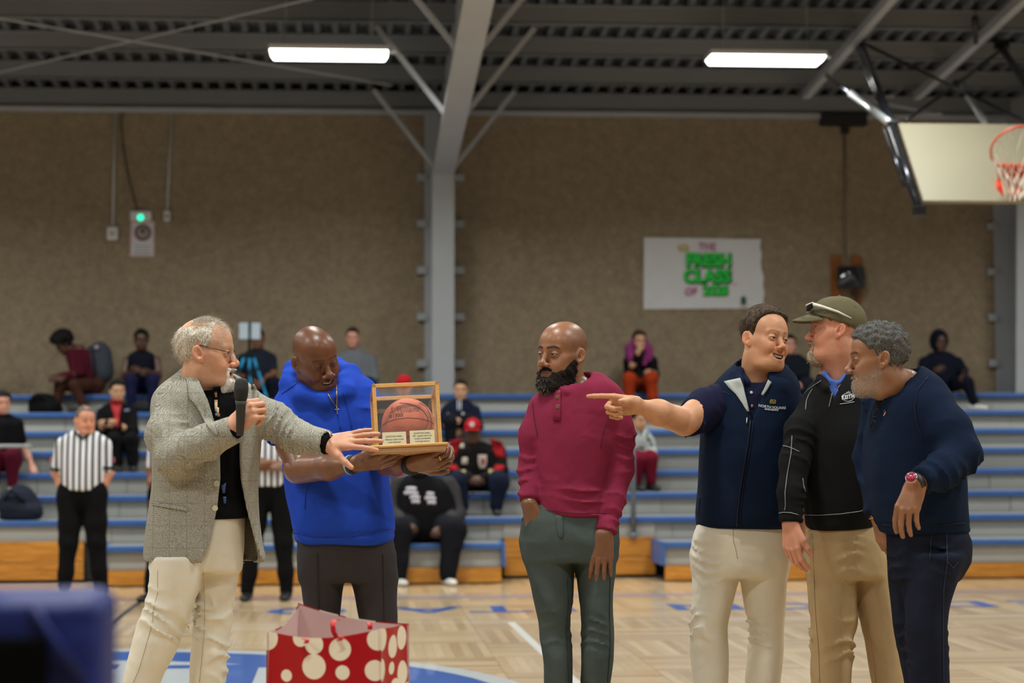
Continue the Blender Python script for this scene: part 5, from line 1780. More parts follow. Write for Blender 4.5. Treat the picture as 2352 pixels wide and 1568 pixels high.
    kn = ((P(1268, 1400, Y - .08), P(1270, 1470, Y - .08), 3, .004), (P(1378, 1420, Y - .08), P(1376, 1480, Y - .08), 3, .005))
    tf = trousers(r, 'jeans', pel, [lr, ll], M_GJEAN, 0.0085, 8, 0.004, knees=kn)
    sm = simple('jean_stitch', (96, 104, 100), 0.8); sk = simple('jean_seam', (38, 44, 44), 0.8)
    cord(r, 'inseam', tf, [(1303, 1330), (1306, 1380), (1302, 1440), (1304, 1500), (1306, 1566)], 0.0014, sk, Y - .4, Y + .2)
    cord(r, 'outseam', tf, [(1404, 1250), (1402, 1320), (1400, 1400), (1402, 1480), (1396, 1566)], 0.0014, sk, Y - .4, Y + .2)
    patch(r, 'fly', tf, [(1276, 1182, 1292, 1182), (1279, 1215, 1294, 1215), (1284, 1236, 1292, 1236)], M_GJEAN, Y - .4, Y + .2, nx=4, off=0.002)
    cord(r, 'pocket_edge', tf, [(1198, 1192), (1208, 1184), (1216, 1172)], 0.002, sm, Y - .4, Y + .2)
    shoe(r, lr[-1][1], lr[-1][2], 0, -.2, M_SHOE_BRN); shoe(r, ll[-1][1], ll[-1][2], 0, .2, M_SHOE_BRN)
    core_island(parts, [[J(1320, 905, Y, .08), J(1315, 1000, Y, .11), J(1310, 1180, Y, .11)]], SK_B2)
    join_body(r, parts, M_SKIN_D)


# ---- pointing man in the navy vest ----------------------------------------------------------------
def man_vest():
    Y = 7.55
    r = front_man(1710, Y, 'laughing dark-haired man in navy zip vest and ivory trousers pointing to the left')
    parts = []
    s = 0.97
    M = head_matrix(math.radians(30), math.radians(1), math.radians(-8)); c = P(1757, 781, Y - .04)
    o = dict(skin=SK_T, eye=0.24, smile=1.0, mouth=0.85, fat=0.006, red=0.4, brow=rgb((110, 78, 58)), brow_amt=0.6, neck=0.063, nose=1.1, chin=0.0)
    make_head(parts, o, c, M, s, P(1738, 905, Y + .01), 0.076)
    make_eyes(r, M, c, s, (-0.25, 0.0), (0.05, 0.035, 0.025)); add_teeth(r, M, c, s, 0.024, -0.0715)
    hm = hair_mat('brown_hair', (42, 33, 26), (88, 72, 57), 190, (0.6, 0.6, 0.35))
    ys = [-0.125, -0.09, -0.05, -0.025, -0.004, 0.012, 0.022, 0.034, 0.055, 0.075, 0.095, 0.13]
    zs = [-0.075, -0.07, -0.06, -0.03, -0.028, -0.016, 0.030, 0.070, 0.094, 0.102, 0.106, 0.3]
    ob, hv = hair_piece(r, 'hair', o, M, c, s, hair_layer(ys, zs, 0.016, 6, 62, 0.006, True, (1, 0.5, 1), 0.35), hm)
    strands_on(r, 'loose_hair', hv, M, c, s, 900, 0.016, 0.0006, hm, 4, out=lambda q: np.stack([q[:, 0] * 3, np.where(q[:, 2] > 0.08, 1.0, -1.0), np.where(q[:, 2] > 0.08, 0.15, -0.5)], 1), jit=0.12, droop=0.4, keep=lambda q: q[:, 2] > 0.03)
    secs = [S(822, 1702, 1785, Y + .02, .075), S(838, 1682, 1802, Y + .02, .095), S(856, 1660, 1822, Y + .01, .12), S(880, 1638, 1836, Y, .14), S(925, 1618, 1838, Y - .01, .155), S(985, 1608, 1836, Y - .02, .17), S(1050, 1604, 1830, Y - .02, .18), S(1120, 1602, 1824, Y - .02, .18), S(1175, 1598, 1818, Y - .02, .175), S(1210, 1600, 1810, Y - .02, .165)]
    cz = P(1738, 860, Y)
    gp = [(826, 1706, 1778), (850, 1712, 1772), (880, 1712, 1768), (905, 1715, 1755), (930, 1719, 1742), (955, 1723, 1727), (975, 1724, 1724)]
    yf = Y - .15
    gz = np.array([P(1730, g_[0], yf)[2] for g_ in gp])[::-1]; g0 = np.array([P(g_[1], g_[0], yf)[0] for g_ in gp])[::-1]; g1 = np.array([P(g_[2], g_[0], yf)[0] for g_ in gp])[::-1]

    def outer(p):
        d = loft(p, secs, 0.018, 2.35) + wavy(p, 41, 15, 0.004, (1, 1, 0.5)) - drape(p, 42, 13, 0.008, (1, 1, 0.5))
        # stand-up collar
        col = [J(1700, 842, Y + .02, .02), J(1690, 862, Y - .06, .022), J(1704, 878, Y - .12, .020)]
        col2 = [J(1800, 848, Y + .04, .02), J(1806, 868, Y - .05, .022), J(1782, 886, Y - .11, .020)]
        back = [J(1700, 842, Y + .02, .02), J(1735, 826, Y + .1, .024), J(1800, 848, Y + .04, .02)]
        e = smin(smin(chain(p, col, .01), chain(p, col2, .01), .01), chain(p, back, .01), .01)
        return smin(d, e, 0.012)

    def vest(p):
        d = outer(p)
        inn = loft(p, [(z, cx, cy, rx - .018, ry - .018) for z, cx, cy, rx, ry in secs], .02, 2.35)
        a = np.interp(p[:, 2], gz, g0).astype(p.dtype); b = np.interp(p[:, 2], gz, g1).astype(p.dtype)
        op = np.maximum(np.maximum(a - p[:, 0], p[:, 0] - b), p[:, 1] - (Y - .0))
        op = np.maximum(op, gz[0] - p[:, 2])
        d = smax(d, -op, 0.005)
        ne = rc(p, P(1738, 900, Y - .0), P(1742, 800, Y - .02), 0.088, 0.078)
        return smax(d, -ne, 0.006)
    shape(r, 'vest', vest, loft_pts(secs), 0.06, 0.008, M_NAVY)
    fleece = simple('grey_fleece', (168, 172, 166), 0.9, noise=0.08, nscale=60)
    patch(r, 'collar_facing', outer, [(1663, 876, 1700, 868), (1674, 890, 1707, 885), (1690, 905, 1711, 903), (1704, 925, 1716, 922), (1716, 945, 1721, 944)], fleece, Y - .5, Y + .1, nx=5, off=0.006, thick=0.004)
    patch(r, 'collar_facing', outer, [(1764, 872, 1772, 878), (1756, 890, 1763, 894), (1748, 905, 1753, 908)], fleece, Y - .5, Y + .1, nx=4, off=0.005, thick=0.004)
    zp = simple('zip_dark', (14, 18, 34), 0.4)
    cord(r, 'zip', vest, [(1724, 965), (1718, 1020), (1708, 1080), (1700, 1130), (1694, 1180), (1692, 1208)], 0.0035, zp, Y - .5, Y + .1)
    cord(r, 'zip_seam', vest, [(1731, 965), (1725, 1020), (1714, 1080), (1706, 1130), (1700, 1180), (1698, 1206)], 0.0014, zp, Y - .5, Y + .1)
    cord(r, 'zip_pull', vest, [(1716, 958), (1715, 972)], 0.003, M_SILVER, Y - .5, Y + .1, off=0.006)
    cord(r, 'yoke_seam', vest, [(1619, 896), (1640, 902), (1664, 900), (1680, 908)], 0.0013, zp, Y - .5, Y + .1)
    cord(r, 'pocket_zip', vest, [(1608, 1140), (1605, 1165), (1603, 1190)], 0.003, zp, Y - .5, Y + .2)
    # the stitched emblem and name
    lg = simple('thread_gold', (190, 168, 70), 0.7)
    for pts_ in ([(1768.6, 925), (1769.6, 919), (1772, 917.2), (1774.5, 918.4), (1777, 918.2), (1780, 918.0), (1782, 920), (1781.2, 925.5), (1778.6, 926.8), (1776, 925.6), (1772.5, 926.3), (1769.8, 925.6), (1768.6, 925)],
                 [(1771, 924.8), (1772, 918.8)], [(1772.4, 919), (1778.2, 923.6)], [(1773.0, 922.6), (1778.4, 926.2)], [(1778.6, 924.0), (1779.4, 918.8)]):
        cord(r, 'emblem', vest, pts_, 0.0009, lg, Y - .5, Y + .1, off=0.0015, n=5)
    print_text(r, 'name_lettering', 'NORTH SQUARE', vest, 1773.5, 935.5, 8.4, M_WHITE_THREAD, Y - .5, Y + .1, ang=math.radians(5.5), bold=0.008, arc=-0.002)
    print_text(r, 'name_lettering', 'INVESTMENTS', vest, 1772, 941.0, 5.0, M_WHITE_THREAD, Y - .5, Y + .1, ang=math.radians(5.5), bold=0.018, arc=-0.002)
    # polo shirt: collar, placket, sleeves
    ps = [(z, cx, cy, rx - .022, ry - .022) for z, cx, cy, rx, ry in secs[3:8]]
    ra = [J(1660, 918, Y - .03, .070), J(1622, 938, Y - .09, .074), J(1586, 962, Y - .16, .068)]
    la = [J(1802, 920, Y + .04, .068), J(1838, 960, Y + .07, .07), J(1846, 1015, Y + .08, .066)]

    def polo(p):
        d = loft(p, ps, .02, 2.35)
        for ch, sd in ((ra, 3), (la, 4)):
            a = chain(p, ch, .03) - creases(p, ch[0][:3], ch[2][:3], 4, 0.007, 0.1, sd)
            u = np.array(ch[2][:3]) - np.array(ch[1][:3]); u /= np.linalg.norm(u)
            if ch is ra: u = np.array((-0.62, -0.55, 0.08)); u /= np.linalg.norm(u)
            a = smax(a, (p - np.array(ch[2][:3], dtype=p.dtype)) @ u.astype(p.dtype), 0.005)
            d = smin(d, a, .02)
        ck = [J(1706, 838, Y + .0, .016), J(1700, 858, Y - .07, .016), J(1718, 878, Y - .115, .014)]
        ck2 = [J(1790, 845, Y + .02, .016), J(1782, 866, Y - .07, .016), J(1762, 884, Y - .115, .014)]
        d = smin(d, smin(chain(p, ck, .01), chain(p, ck2, .01), .008), .008)
        ne = rc(p, P(1738, 900, Y - .0), P(1742, 800, Y - .02), 0.076, 0.072)
        vn = rc(p, P(1735, 892, Y - .13), P(1745, 850, Y - .14), 0.014, 0.055)
        return smax(smax(d, -ne, .006), -vn, .006)
    shape(r, 'polo_shirt', polo, loft_pts(ps) + ra + la, 0.08, 0.008, M_NAVY_POLO)
    for px, py in ((1725.5, 901), (1727, 932)): disc_on(r, 'button', polo, px, py, 0.0058, M_SILVER if py > 910 else simple('button_white', (226, 226, 226), 0.4), Y - .5, Y + .1)
    el = P(1572, 968, Y - .20); wr = P(1462, 930, Y - .33)
    core_island(parts, [[J(1655, 920, Y - .04, .050), J(1606, 945, Y - .13, .052), (*el, .055)], [J(1815, 935, Y + .05, .045), J(1846, 1040, Y + .09, .048)], [J(1738, 905, Y, .08), J(1725, 1000, Y, .13), J(1715, 1190, Y, .13)]], SK_T, 0.010)
    arm_island(parts, el, wr, .053, .032, dict(along=(-1, -0.12, 0.02), back=(-0.05, 0.80, 0.45), side='r', curl=((.0, .06, .05), (1.05, 1.5, .8), (1.1, 1.5, .8), (1.15, 1.45, .8)), spread=0.0, thumb=(0.25, 0.75), tflex=-0.3, size=1.04), SK_T)
    arm_island(parts, P(1846, 1040, Y + .09), P(1846, 1190, Y + .03), .045, .03, dict(along=(-0.02, -0.05, -1), back=(0.8, -0.5, 0.0), side='l', curl=(.35, .4, .45, .5), spread=0.02, thumb=(0.3, 0.2), size=1.0), rgb((176, 118, 88)))  # left forearm and hand: shade put into a darker skin colour
    pel = [S(1185, 1606, 1802, Y - .01, .15), S(1230, 1592, 1810, Y - .01, .16), S(1280, 1588, 1812, Y - .01, .155), S(1320, 1588, 1810, Y - .01, .145)]
    lr = [S(1270, 1588, 1706, Y - .01, .13), S(1320, 1588, 1694, Y - .01, .12), S(1390, 1586, 1680, Y - .01, .11), S(1440, 1583, 1668, Y - .01, .10), S(1500, 1590, 1670, Y - .01, .095), S(1568, 1593, 1668, Y - .01, .09), SZ(.3, 1594, 1664, Y, .08), SZ(.06, 1590, 1668, Y, .085)]
    ll = [S(1270, 1696, 1812, Y - .01, .13), S(1320, 1702, 1808, Y - .01, .12), S(1390, 1712, 1806, Y - .01, .11), S(1440, 1722, 1800, Y - .01, .10), S(1500, 1719, 1796, Y - .01, .095), S(1568, 1716, 1788, Y - .01, .09), SZ(.3, 1718, 1786, Y, .08), SZ(.06, 1716, 1792, Y, .085)]
    kn = ((P(1635, 1410, Y), P(1632, 1460, Y), 2, .009), (P(1760, 1425, Y), P(1755, 1475, Y), 3, .010), (P(1640, 1250, Y - .1), P(1640, 1330, Y - .1), 4, .005))
    tf = trousers(r, 'trousers', pel, [lr, ll], M_CREAM2, 0.0085, 14, 0.0045, knees=kn)
    cord(r, 'fly_seam', tf, [(1684, 1216), (1684, 1240), (1690, 1262), (1694, 1282)], 0.0014, simple('seam_tan', (186, 174, 148), 0.8), Y - .5, Y + .2, off=0.0005)
    shoe(r, lr[-1][1], lr[-1][2], 0, 0, M_SHOE_BRN); shoe(r, ll[-1][1], ll[-1][2], 0, .3, M_SHOE_BRN)
    join_body(r, parts, M_SKIN)


# ---- man in the cap ---------------------------------------------------------------------------------
def man_cap():
    Y = 7.28
    r = front_man(1925, Y, 'man in olive cap, goatee and black quarter-zip pullover with khaki trousers, looking left')
    parts = []
    s = 0.92
    phi = math.radians(-97)
    M = head_matrix(phi, math.radians(2), 0.0); c = P(1917, 758, Y - .02)
    o = dict(skin=SK_R, eye=0.15, smile=0.5, fat=0.010, red=0.45, brow=rgb((130, 92, 66)), brow_amt=0.4, neck=0.070, nose=1.15)
    make_head(parts, o, c, M, s, P(1930, 885, Y + .02), 0.085)
    make_eyes(r, M, c, s, (0.0, 0.0), (0.10, 0.13, 0.15))
    gm = hair_mat('sandy_goatee', (128, 108, 88), (186, 168, 148), 280, (1, 1, 0.35))
    ob, gv = hair_piece(r, 'goatee', o, M, c, s, beard_layer(0.006, 0.010, True, 4, 0.002, False), gm)
    strands_on(r, 'goatee_hair', gv, M, c, s, 1000, 0.016, 0.0006, gm, 7, out=lambda q: np.tile(np.array((0, 0.35, -1.0)), (len(q), 1)), jit=0.35, droop=0.2)
    # short hair below the cap
    hm = hair_mat('cropped_brown', (104, 84, 66), (146, 122, 98), 300)
    hair_piece(r, 'hair', o, M, c, s, hair_layer(SHORT_Y, SHORT_Z, 0.002, 6, 120, 0.001), hm)
    # cap
    cm_ = fabric('olive_twill', (104, 97, 74), 0.14, wrinkle=0.6, weave=900)
    ct = empty('cap', c); ct.parent = r; ct.location = tuple(c - parent_loc(r))
    ys = [-0.15, -0.11, -0.05, 0.0, 0.05, 0.09, 0.12]; zs = [0.000, 0.004, 0.018, 0.032, 0.046, 0.058, 0.060]

    def crown(p):
        d = smin(ell(p, (0, -0.016, 0.040), (0.088, 0.110, 0.098)), ell(p, (0, 0.03, 0.045), (0.078, 0.070, 0.078)), 0.03)
        d = d + wavy(p, 3, 55, 0.0018)
        a = np.arctan2(p[:, 0], p[:, 1] + 0.016)
        d = d + 0.0012 * np.exp(-(np.abs(((a / (math.pi / 3) + 0.5) % 1.0) - 0.5) / 0.025) ** 2)
        cut = np.interp(p[:, 1], ys, zs).astype(p.dtype) - p[:, 2]
        return smax(d, cut, 0.004)
    v, q = surf(crown, (-0.11, -0.15, -0.02), (0.11, 0.13, 0.16), 0.0038)
    mesh_obj('crown', v * s @ M.T + c, q, cm_, ct, True)

    def brim(p):
        x = p[:, 0]; y = p[:, 1] - 0.075
        zc = 0.066 - 5.0 * x * x - 0.20 * np.maximum(0, y) - 1.6 * np.maximum(0, y) ** 2
        e = np.sqrt((x / 0.082) ** 2 + (y / 0.098) ** 2) - 1
        return smax(np.abs(p[:, 2] - zc) - 0.0028, np.maximum(e * 0.08, -y - 0.02), 0.002)
    v, q = surf(brim, (-0.1, 0.04, -0.03), (0.1, 0.19, 0.085), 0.0032)
    mesh_obj('brim', v * s @ M.T + c, q, cm_, ct, True)

    def W(l): return c + s * (M @ np.array(l))
    MB().lathe([(0.008, 0), (0.007, 0.004), (0.002, 0.006)], W((0, -0.016, 0.136)), M[:, 2], 12).build('button', cm_, ct, True)
    for (a, e_) in ((60, 0.6), (130, 0.6), (100, 0.85)):
        l = np.array((-math.sin(math.radians(a)) * 0.088 * math.cos(e_), math.cos(math.radians(a)) * 0.110 * math.cos(e_) - 0.016, 0.040 + 0.098 * math.sin(e_)))
        MB().lathe([(0.0035, 0), (0.003, 0.002)], W(l), M @ (l - np.array((0, -0.016, 0.04))), 8).build('eyelet', simple('eyelet', (120, 114, 88), 0.7), ct)
    # sunglasses parked on the cap
    sg = empty('sunglasses', W((0, 0.1, 0.09)), 'white sunglasses with dark lenses resting above the olive cap brim', 'sunglasses')
    wm = simple('white_frame', (226, 222, 208), 0.25)
    for sx in (-1, 1):
        MB().tube([W((sx * 0.062, 0.094, 0.098)), W((sx * 0.082, 0.062, 0.088)), W((sx * 0.094, 0.0, 0.068)), W((sx * 0.090, -0.055, 0.044))], [0.0065, 0.0055, 0.0042, 0.002], 8).build('temple', wm, sg, True)
        pts = [W((sx * 0.012, 0.112, 0.094)), W((sx * 0.058, 0.097, 0.103)), W((sx * 0.064, 0.094, 0.085)), W((sx * 0.046, 0.107, 0.070)), W((sx * 0.018, 0.114, 0.074))]
        o2 = mesh_obj('lens', pts, [tuple(range(5))], M_GLASS_DARK, sg)
        mm = o2.modifiers.new('t', 'SOLIDIFY'); mm.thickness = 0.003
    MB().tube([W((-0.060, 0.097, 0.104)), W((0, 0.116, 0.097)), W((0.060, 0.097, 0.104))], 0.0035, 8).build('brow_bar', wm, sg, True)
    secs = [S(858, 1892, 1968, Y + .01, .08), S(874, 1870, 1990, Y, .105), S(896, 1850, 2010, Y, .13), S(950, 1840, 2025, Y, .15), S(1010, 1838, 2024, Y - .01, .165), S(1080, 1842, 2020, Y - .01, .17), S(1150, 1846, 2014, Y - .01, .17), S(1190, 1848, 2010, Y - .01, .165), S(1215, 1850, 2006, Y - .01, .16)]
    ra = [J(1874, 936, Y - .04, .062), J(1842, 990, Y - .08, .060), J(1826, 1060, Y - .12, .054), J(1818, 1130, Y - .16, .048), J(1816, 1200, Y - .18, .043)]
    la = [J(2000, 905, Y + .03, .075), J(2040, 1000, Y + .12, .06), J(2040, 1100, Y + .1, .05)]
    gp = [(846, 1900, 1950), (868, 1899, 1944), (886, 1905, 1934), (902, 1911, 1924), (914, 1914, 1917)]
    yf = Y - .12
    gz = np.array([P(1910, g_[0], yf)[2] for g_ in gp])[::-1]; g0 = np.array([P(g_[1], g_[0], yf)[0] for g_ in gp])[::-1]; g1 = np.array([P(g_[2], g_[0], yf)[0] for g_ in gp])[::-1]

    def outer(p):
        d = loft(p, secs, 0.018, 2.3) + wavy(p, 51, 16, 0.004, (1, 1, 0.5)) - drape(p, 52, 14, 0.008, (1, 1, 0.5))
        for ch, sd in ((ra, 1), (la, 2)):
            a = chain(p, ch, .03) - creases(p, ch[-2][:3], ch[-1][:3], 4, .006, .06, sd) - creases(p, ch[1][:3], ch[2][:3], 3, .005, .08, sd + 4)
            u = np.array(ch[-1][:3]) - np.array(ch[-2][:3]); u /= np.linalg.norm(u)
            a = smax(a, (p - np.array(ch[-1][:3], dtype=p.dtype)) @ u.astype(p.dtype), .004)
            d = smin(d, a, .014)
        e = chain(p, [J(1888, 862, Y + .0, .022), J(1886, 876, Y - .07, .020), J(1898, 892, Y - .11, .016)], .01)
        e2 = chain(p, [J(1962, 866, Y + .03, .022), J(1966, 880, Y - .04, .022), J(1944, 894, Y - .10, .018)], .01)
        e3 = chain(p, [J(1890, 858, Y + .02, .022), J(1930, 852, Y + .1, .024), J(1962, 862, Y + .03, .022)], .01)
        return smin(d, smin(smin(e, e2, .01), e3, .01), .012)

    def top(p):
        d = outer(p)
        a = np.interp(p[:, 2], gz, g0).astype(p.dtype); b = np.interp(p[:, 2], gz, g1).astype(p.dtype)
        op = np.maximum(np.maximum(np.maximum(a - p[:, 0], p[:, 0] - b), p[:, 1] - Y), gz[0] - p[:, 2])
        d = smax(d, -op, .005)
        return smax(d, -rc(p, P(1925, 900, Y + .01), P(1922, 800, Y), .086, .080), .006)
    shape(r, 'pullover', top, loft_pts(secs) + ra + la, .07, .008, M_BLACKKNIT)
    for pl in ([(1846, 906), (1855, 895), (1870, 884), (1886, 874)], [(1850, 940), (1852, 920), (1858, 905), (1866, 893)], [(1994, 900), (1996, 930), (1998, 960)],
               [(1846, 1182), (1880, 1183), (1930, 1180), (1975, 1174), (2002, 1164)], [(1819, 1000), (1817, 1040), (1808, 1090), (1803, 1130), (1804, 1160), (1802, 1172)],
               [(1798, 1023), (1812, 1026), (1826, 1032), (1836, 1037)], [(1789, 1178), (1800, 1176), (1816, 1177), (1834, 1182)], [(1844, 1098), (1846, 1115), (1850, 1128)]):
        cord(r, 'piping', top, pl, 0.0017, M_SEAM, Y - .5, Y + .2)
    cord(r, 'zip', top, [(1913, 882), (1912, 900), (1908, 918), (1904, 935)], 0.0028, simple('zip_grey', (110, 108, 100), 0.35, metal=0.6), Y - .5, Y + .1)
    # emblem: lettering within a ring, small crown above, line beneath
    ring_pts = [(1947.5 + 13.5 * math.cos(a), 912 + 9.5 * math.sin(a)) for a in np.linspace(0, 2 * math.pi, 13)]
    cord(r, 'emblem', top, ring_pts, 0.0010, M_WHITE_THREAD, Y - .5, Y + .1, off=.0015, n=5)
    print_text(r, 'emblem_lettering', 'KEITH', top, 1948, 911.5, 13, M_WHITE_THREAD, Y - .5, Y + .1, ang=math.radians(-8), bold=.03, sx=.85, off=.004)
    for d_ in ((-3, 0), (0, -2), (3, -0.5)):
        cord(r, 'emblem', top, [(1949 + d_[0], 902), (1949 + d_[0] * 1.3, 899.5 + d_[1])], 0.0010, M_WHITE_THREAD, Y - .5, Y + .1, off=.0015, n=5)
    cord(r, 'emblem', top, [(1929, 927.5), (1945, 925.5), (1962, 922.5)], 0.0009, M_WHITE_THREAD, Y - .5, Y + .1, off=.0015, n=5)
    # blue shirt collar
    bs = fabric('blue_pattern_shirt', (72, 98, 168), 0.4, weave=260, wrinkle=0.3)
    core = [(z, cx, cy, rx - .02, ry - .02) for z, cx, cy, rx, ry in secs[2:6]]

    def sh(p):
        d = loft(p, core, .02, 2.3)
        e = chain(p, [J(1894, 840, Y + .0, .010), J(1894, 860, Y - .06, .010), J(1908, 876, Y - .09, .008)], .01)
        e2 = chain(p, [J(1956, 836, Y + .02, .010), J(1950, 856, Y - .06, .012), J(1926, 880, Y - .09, .008)], .01)
        e3 = chain(p, [J(1894, 842, Y + .02, .014), J(1925, 832, Y + .09, .016), J(1956, 840, Y + .02, .014)], .01)
        e4 = chain(p, [J(1914, 880, Y - .085, .014), J(1914, 905, Y - .09, .016)], .01)
        d = smin(d, smin(smin(smin(e, e2, .01), e3, .01), e4, .01), .01)
        d = smax(d, -rc(p, P(1917, 886, Y - .12), P(1925, 845, Y - .12), .008, .045), .005)
        return smax(d, -rc(p, P(1925, 900, Y + .02), P(1922, 800, Y), .079, .076), .005)
    shape(r, 'shirt_collar', sh, loft_pts(core), .05, .007, bs)
    arm_island(parts, ra[3][:3], P(1815, 1204, Y - .182), .030, .028, dict(along=(0.02, -0.10, -1), back=(-0.80, -0.55, 0.0), side='r', curl=((.35, .4, .3), (.4, .45, .3), (.45, .5, .3), (.5, .5, .3)), spread=.03, thumb=(.42, .25), tflex=.1, size=1.0), SK_R)
    pel = [S(1195, 1856, 2004, Y, .145), S(1240, 1850, 2024, Y, .155), S(1290, 1850, 2036, Y, .15), S(1330, 1852, 2044, Y, .14)]
    lr = [S(1270, 1850, 1962, Y, .13), S(1340, 1852, 1966, Y, .12), S(1410, 1855, 1966, Y - .01, .11), S(1480, 1862, 1958, Y - .01, .10), S(1568, 1866, 1951, Y, .09), SZ(.3, 1868, 1946, Y, .085), SZ(.06, 1866, 1946, Y, .088)]
    ll = [S(1270, 1938, 2038, Y + .02, .13), S(1340, 1955, 2048, Y + .02, .12), S(1410, 1974, 2058, Y + .02, .11), S(1480, 1992, 2068, Y + .02, .10), S(1568, 2003, 2080, Y + .02, .09), SZ(.3, 2014, 2090, Y + .03, .085), SZ(.06, 2018, 2096, Y + .03, .088)]
    kn = ((P(1905, 1420, Y), P(1905, 1500, Y), 2, .009), (P(1900, 1230, Y - .1), P(1900, 1300, Y - .1), 3, .005))
    tf = trousers(r, 'trousers', pel, [lr, ll], M_KHAKI, .0085, 15, .004, knees=kn)
    for pl in ([(1865, 1225), (1868, 1290), (1872, 1400), (1880, 1500), (1882, 1566)], [(1960, 1240), (1968, 1300), (1984, 1400), (2000, 1480), (2012, 1566)], [(1936, 1330), (1936, 1400), (1935, 1480), (1933, 1566)]):
        cord(r, 'crease', tf, pl, .0012, M_KHAKI, Y - .5, Y + .2)
    shoe(r, lr[-1][1], lr[-1][2], 0, -.5, M_SHOE_BRN); shoe(r, ll[-1][1], ll[-1][2], 0, -.2, M_SHOE_BRN)
    core_island(parts, [[J(1930, 905, Y, .08), J(1930, 1000, Y, .11), J(1930, 1190, Y, .11)]], SK_R)
    join_body(r, parts, M_SKIN)


# ---- man in navy leaning in ---------------------------------------------------------------------------
def man_navy():
    Y = 6.78
    r = front_man(2120, Y, 'grey-haired bearded man in navy sweater and dark jeans leaning in with a smile')
    parts = []
    s = 0.95
    M = head_matrix(math.radians(-96), math.radians(-4), math.radians(0)); c = P(2014, 824, Y - .05)
    o = dict(skin=SK_B3, eye=0.08, smile=0.9, mouth=0.35, fat=0.004, red=0.12, brow=rgb((24, 18, 14)), brow_amt=0.85, neck=0.064, nose=1.25, lip=rgb((124, 74, 62)), stubble=rgb((172, 154, 138)), stubble_amt=0.45)
    make_head(parts, o, c, M, s, P(2072, 900, Y + .0), .085)
    make_eyes(r, M, c, s, (0, -.1)); add_teeth(r, M, c, s)
    hm = hair_mat('grey_curls', (48, 47, 46), (122, 120, 116), 330, (1, 1, 1), 0.9)
    ys = [-0.125, -0.09, -0.05, -0.02, -0.004, 0.008, 0.02, 0.034, 0.052, 0.072, 0.095, 0.13]
    zs = [-0.062, -0.058, -0.048, -0.02, -0.008, 0.0, 0.03, 0.034, 0.056, 0.078, 0.088, 0.3]
    ob, hv = hair_piece(r, 'hair', o, M, c, s, hair_layer(ys, zs, 0.013, 6, 210, 0.005, True, (1, 1, 1), .6), hm)
    strands_on(r, 'curly_hair', hv, M, c, s, 2600, .008, .0006, hm, 4, jit=1.0, droop=0, seg=3)
    bm = hair_mat('white_stubble', (168, 156, 144), (214, 206, 196), 420, (1, 1, .6))
    bl6 = beard_layer(.0010, .003, True, 4, .001, True, 200, -0.018)
    bv, _ = surf(lambda p: head_field(p, o) - bl6(p), np.array((-.115, -.15, -.17)), np.array((.115, .15, .16)), 0.0034)
    strands_on(r, 'beard_hair', bv, M, c, s, 6500, .007, .0006, bm, 5, out=lambda q: np.stack([q[:, 0] * 8, q[:, 1] * 6, -np.ones(len(q)) * .9], 1), jit=.4, droop=0, seg=3)
    secs = [S(840, 2066, 2112, Y + .02, .07), S(852, 2054, 2136, Y + .02, .10), S(872, 2034, 2160, Y + .01, .13), S(905, 2012, 2184, Y, .155), S(950, 1998, 2202, Y, .17), S(1000, 1988, 2212, Y, .18), S(1040, 1985, 2214, Y, .185), S(1090, 1988, 2214, Y, .19), S(1150, 1999, 2215, Y, .185), S(1195, 2012, 2220, Y, .175), S(1222, 2024, 2224, Y, .165)]
    la = [J(2140, 944, Y - .11, .082), J(2178, 990, Y - .16, .076), J(2206, 1042, Y - .20, .066), J(2160, 1084, Y - .28, .056), J(2112, 1104, Y - .33, .045)]
    ra = [J(2030, 930, Y + .12, .08), J(2006, 1050, Y + .18, .066), J(2016, 1180, Y + .06, .046)]

    def top(p):
        d = loft(p, secs, .018, 2.3) + wavy(p, 61, 14, .005, (1, 1, .6)) - drape(p, 62, 14, 0.011, (0.8, 1, 1))
        hem = P(2110, 1206, Y)[2]
        d = d + .004 * np.exp(-((p[:, 2] - hem) / .005) ** 2)
        for ch, sd in ((la, 1), (ra, 2)):
            a = chain(p, ch, .035) - creases(p, ch[-3][:3], ch[-2][:3], 3, .009, .09, sd) - creases(p, ch[-2][:3], ch[-1][:3], 2, .006, .06, sd + 4)
            u = np.array(ch[-1][:3]) - np.array(ch[-2][:3]); u /= np.linalg.norm(u)
            a = smax(a, (p - np.array(ch[-1][:3], dtype=p.dtype)) @ u.astype(p.dtype), .004)
            d = smin(d, a, .018)
        ne = rc(p, P(2072, 900, Y + .0), P(2040, 840, Y - .03), .088, .095)
        vn = rc(p, P(2040, 935, Y - .16), P(2040, 880, Y - .12), .012, .06)
        return smax(smax(d, -ne, .008), -vn, .008)
    shape(r, 'sweater', top, loft_pts(secs) + la + ra, .09, .0085, M_NAVYKNIT)
    dk = simple('navy_seam', (12, 18, 36), .9)
    cord(r, 'sleeve_seam', top, [(2130, 866), (2108, 895), (2100, 935), (2106, 975), (2120, 1010)], .0018, dk, Y - .5, Y + .2)
    cord(r, 'neck_rib', top, [(2006, 960), (2022, 930), (2040, 905), (2062, 880), (2082, 856)], .0022, dk, Y - .5, Y + .2)
    cord(r, 'hem_rib', top, [(2026, 1204), (2080, 1210), (2150, 1208), (2218, 1200)], .0015, dk, Y - .5, Y + .2)
    for (dx, dy, cl) in ((0, -5, (200, 60, 60)), (1, 0, (220, 220, 220)), (-1, 5, (210, 206, 200)), (2, 3, (150, 40, 44))):
        cord(r, 'chest_emblem', top, [(2030 + dx, 950 + dy), (2033 + dx, 946 + dy)], .0013, simple('emb_%d' % cl[1], cl, .7), Y - .5, Y + .2, off=.001, n=5)
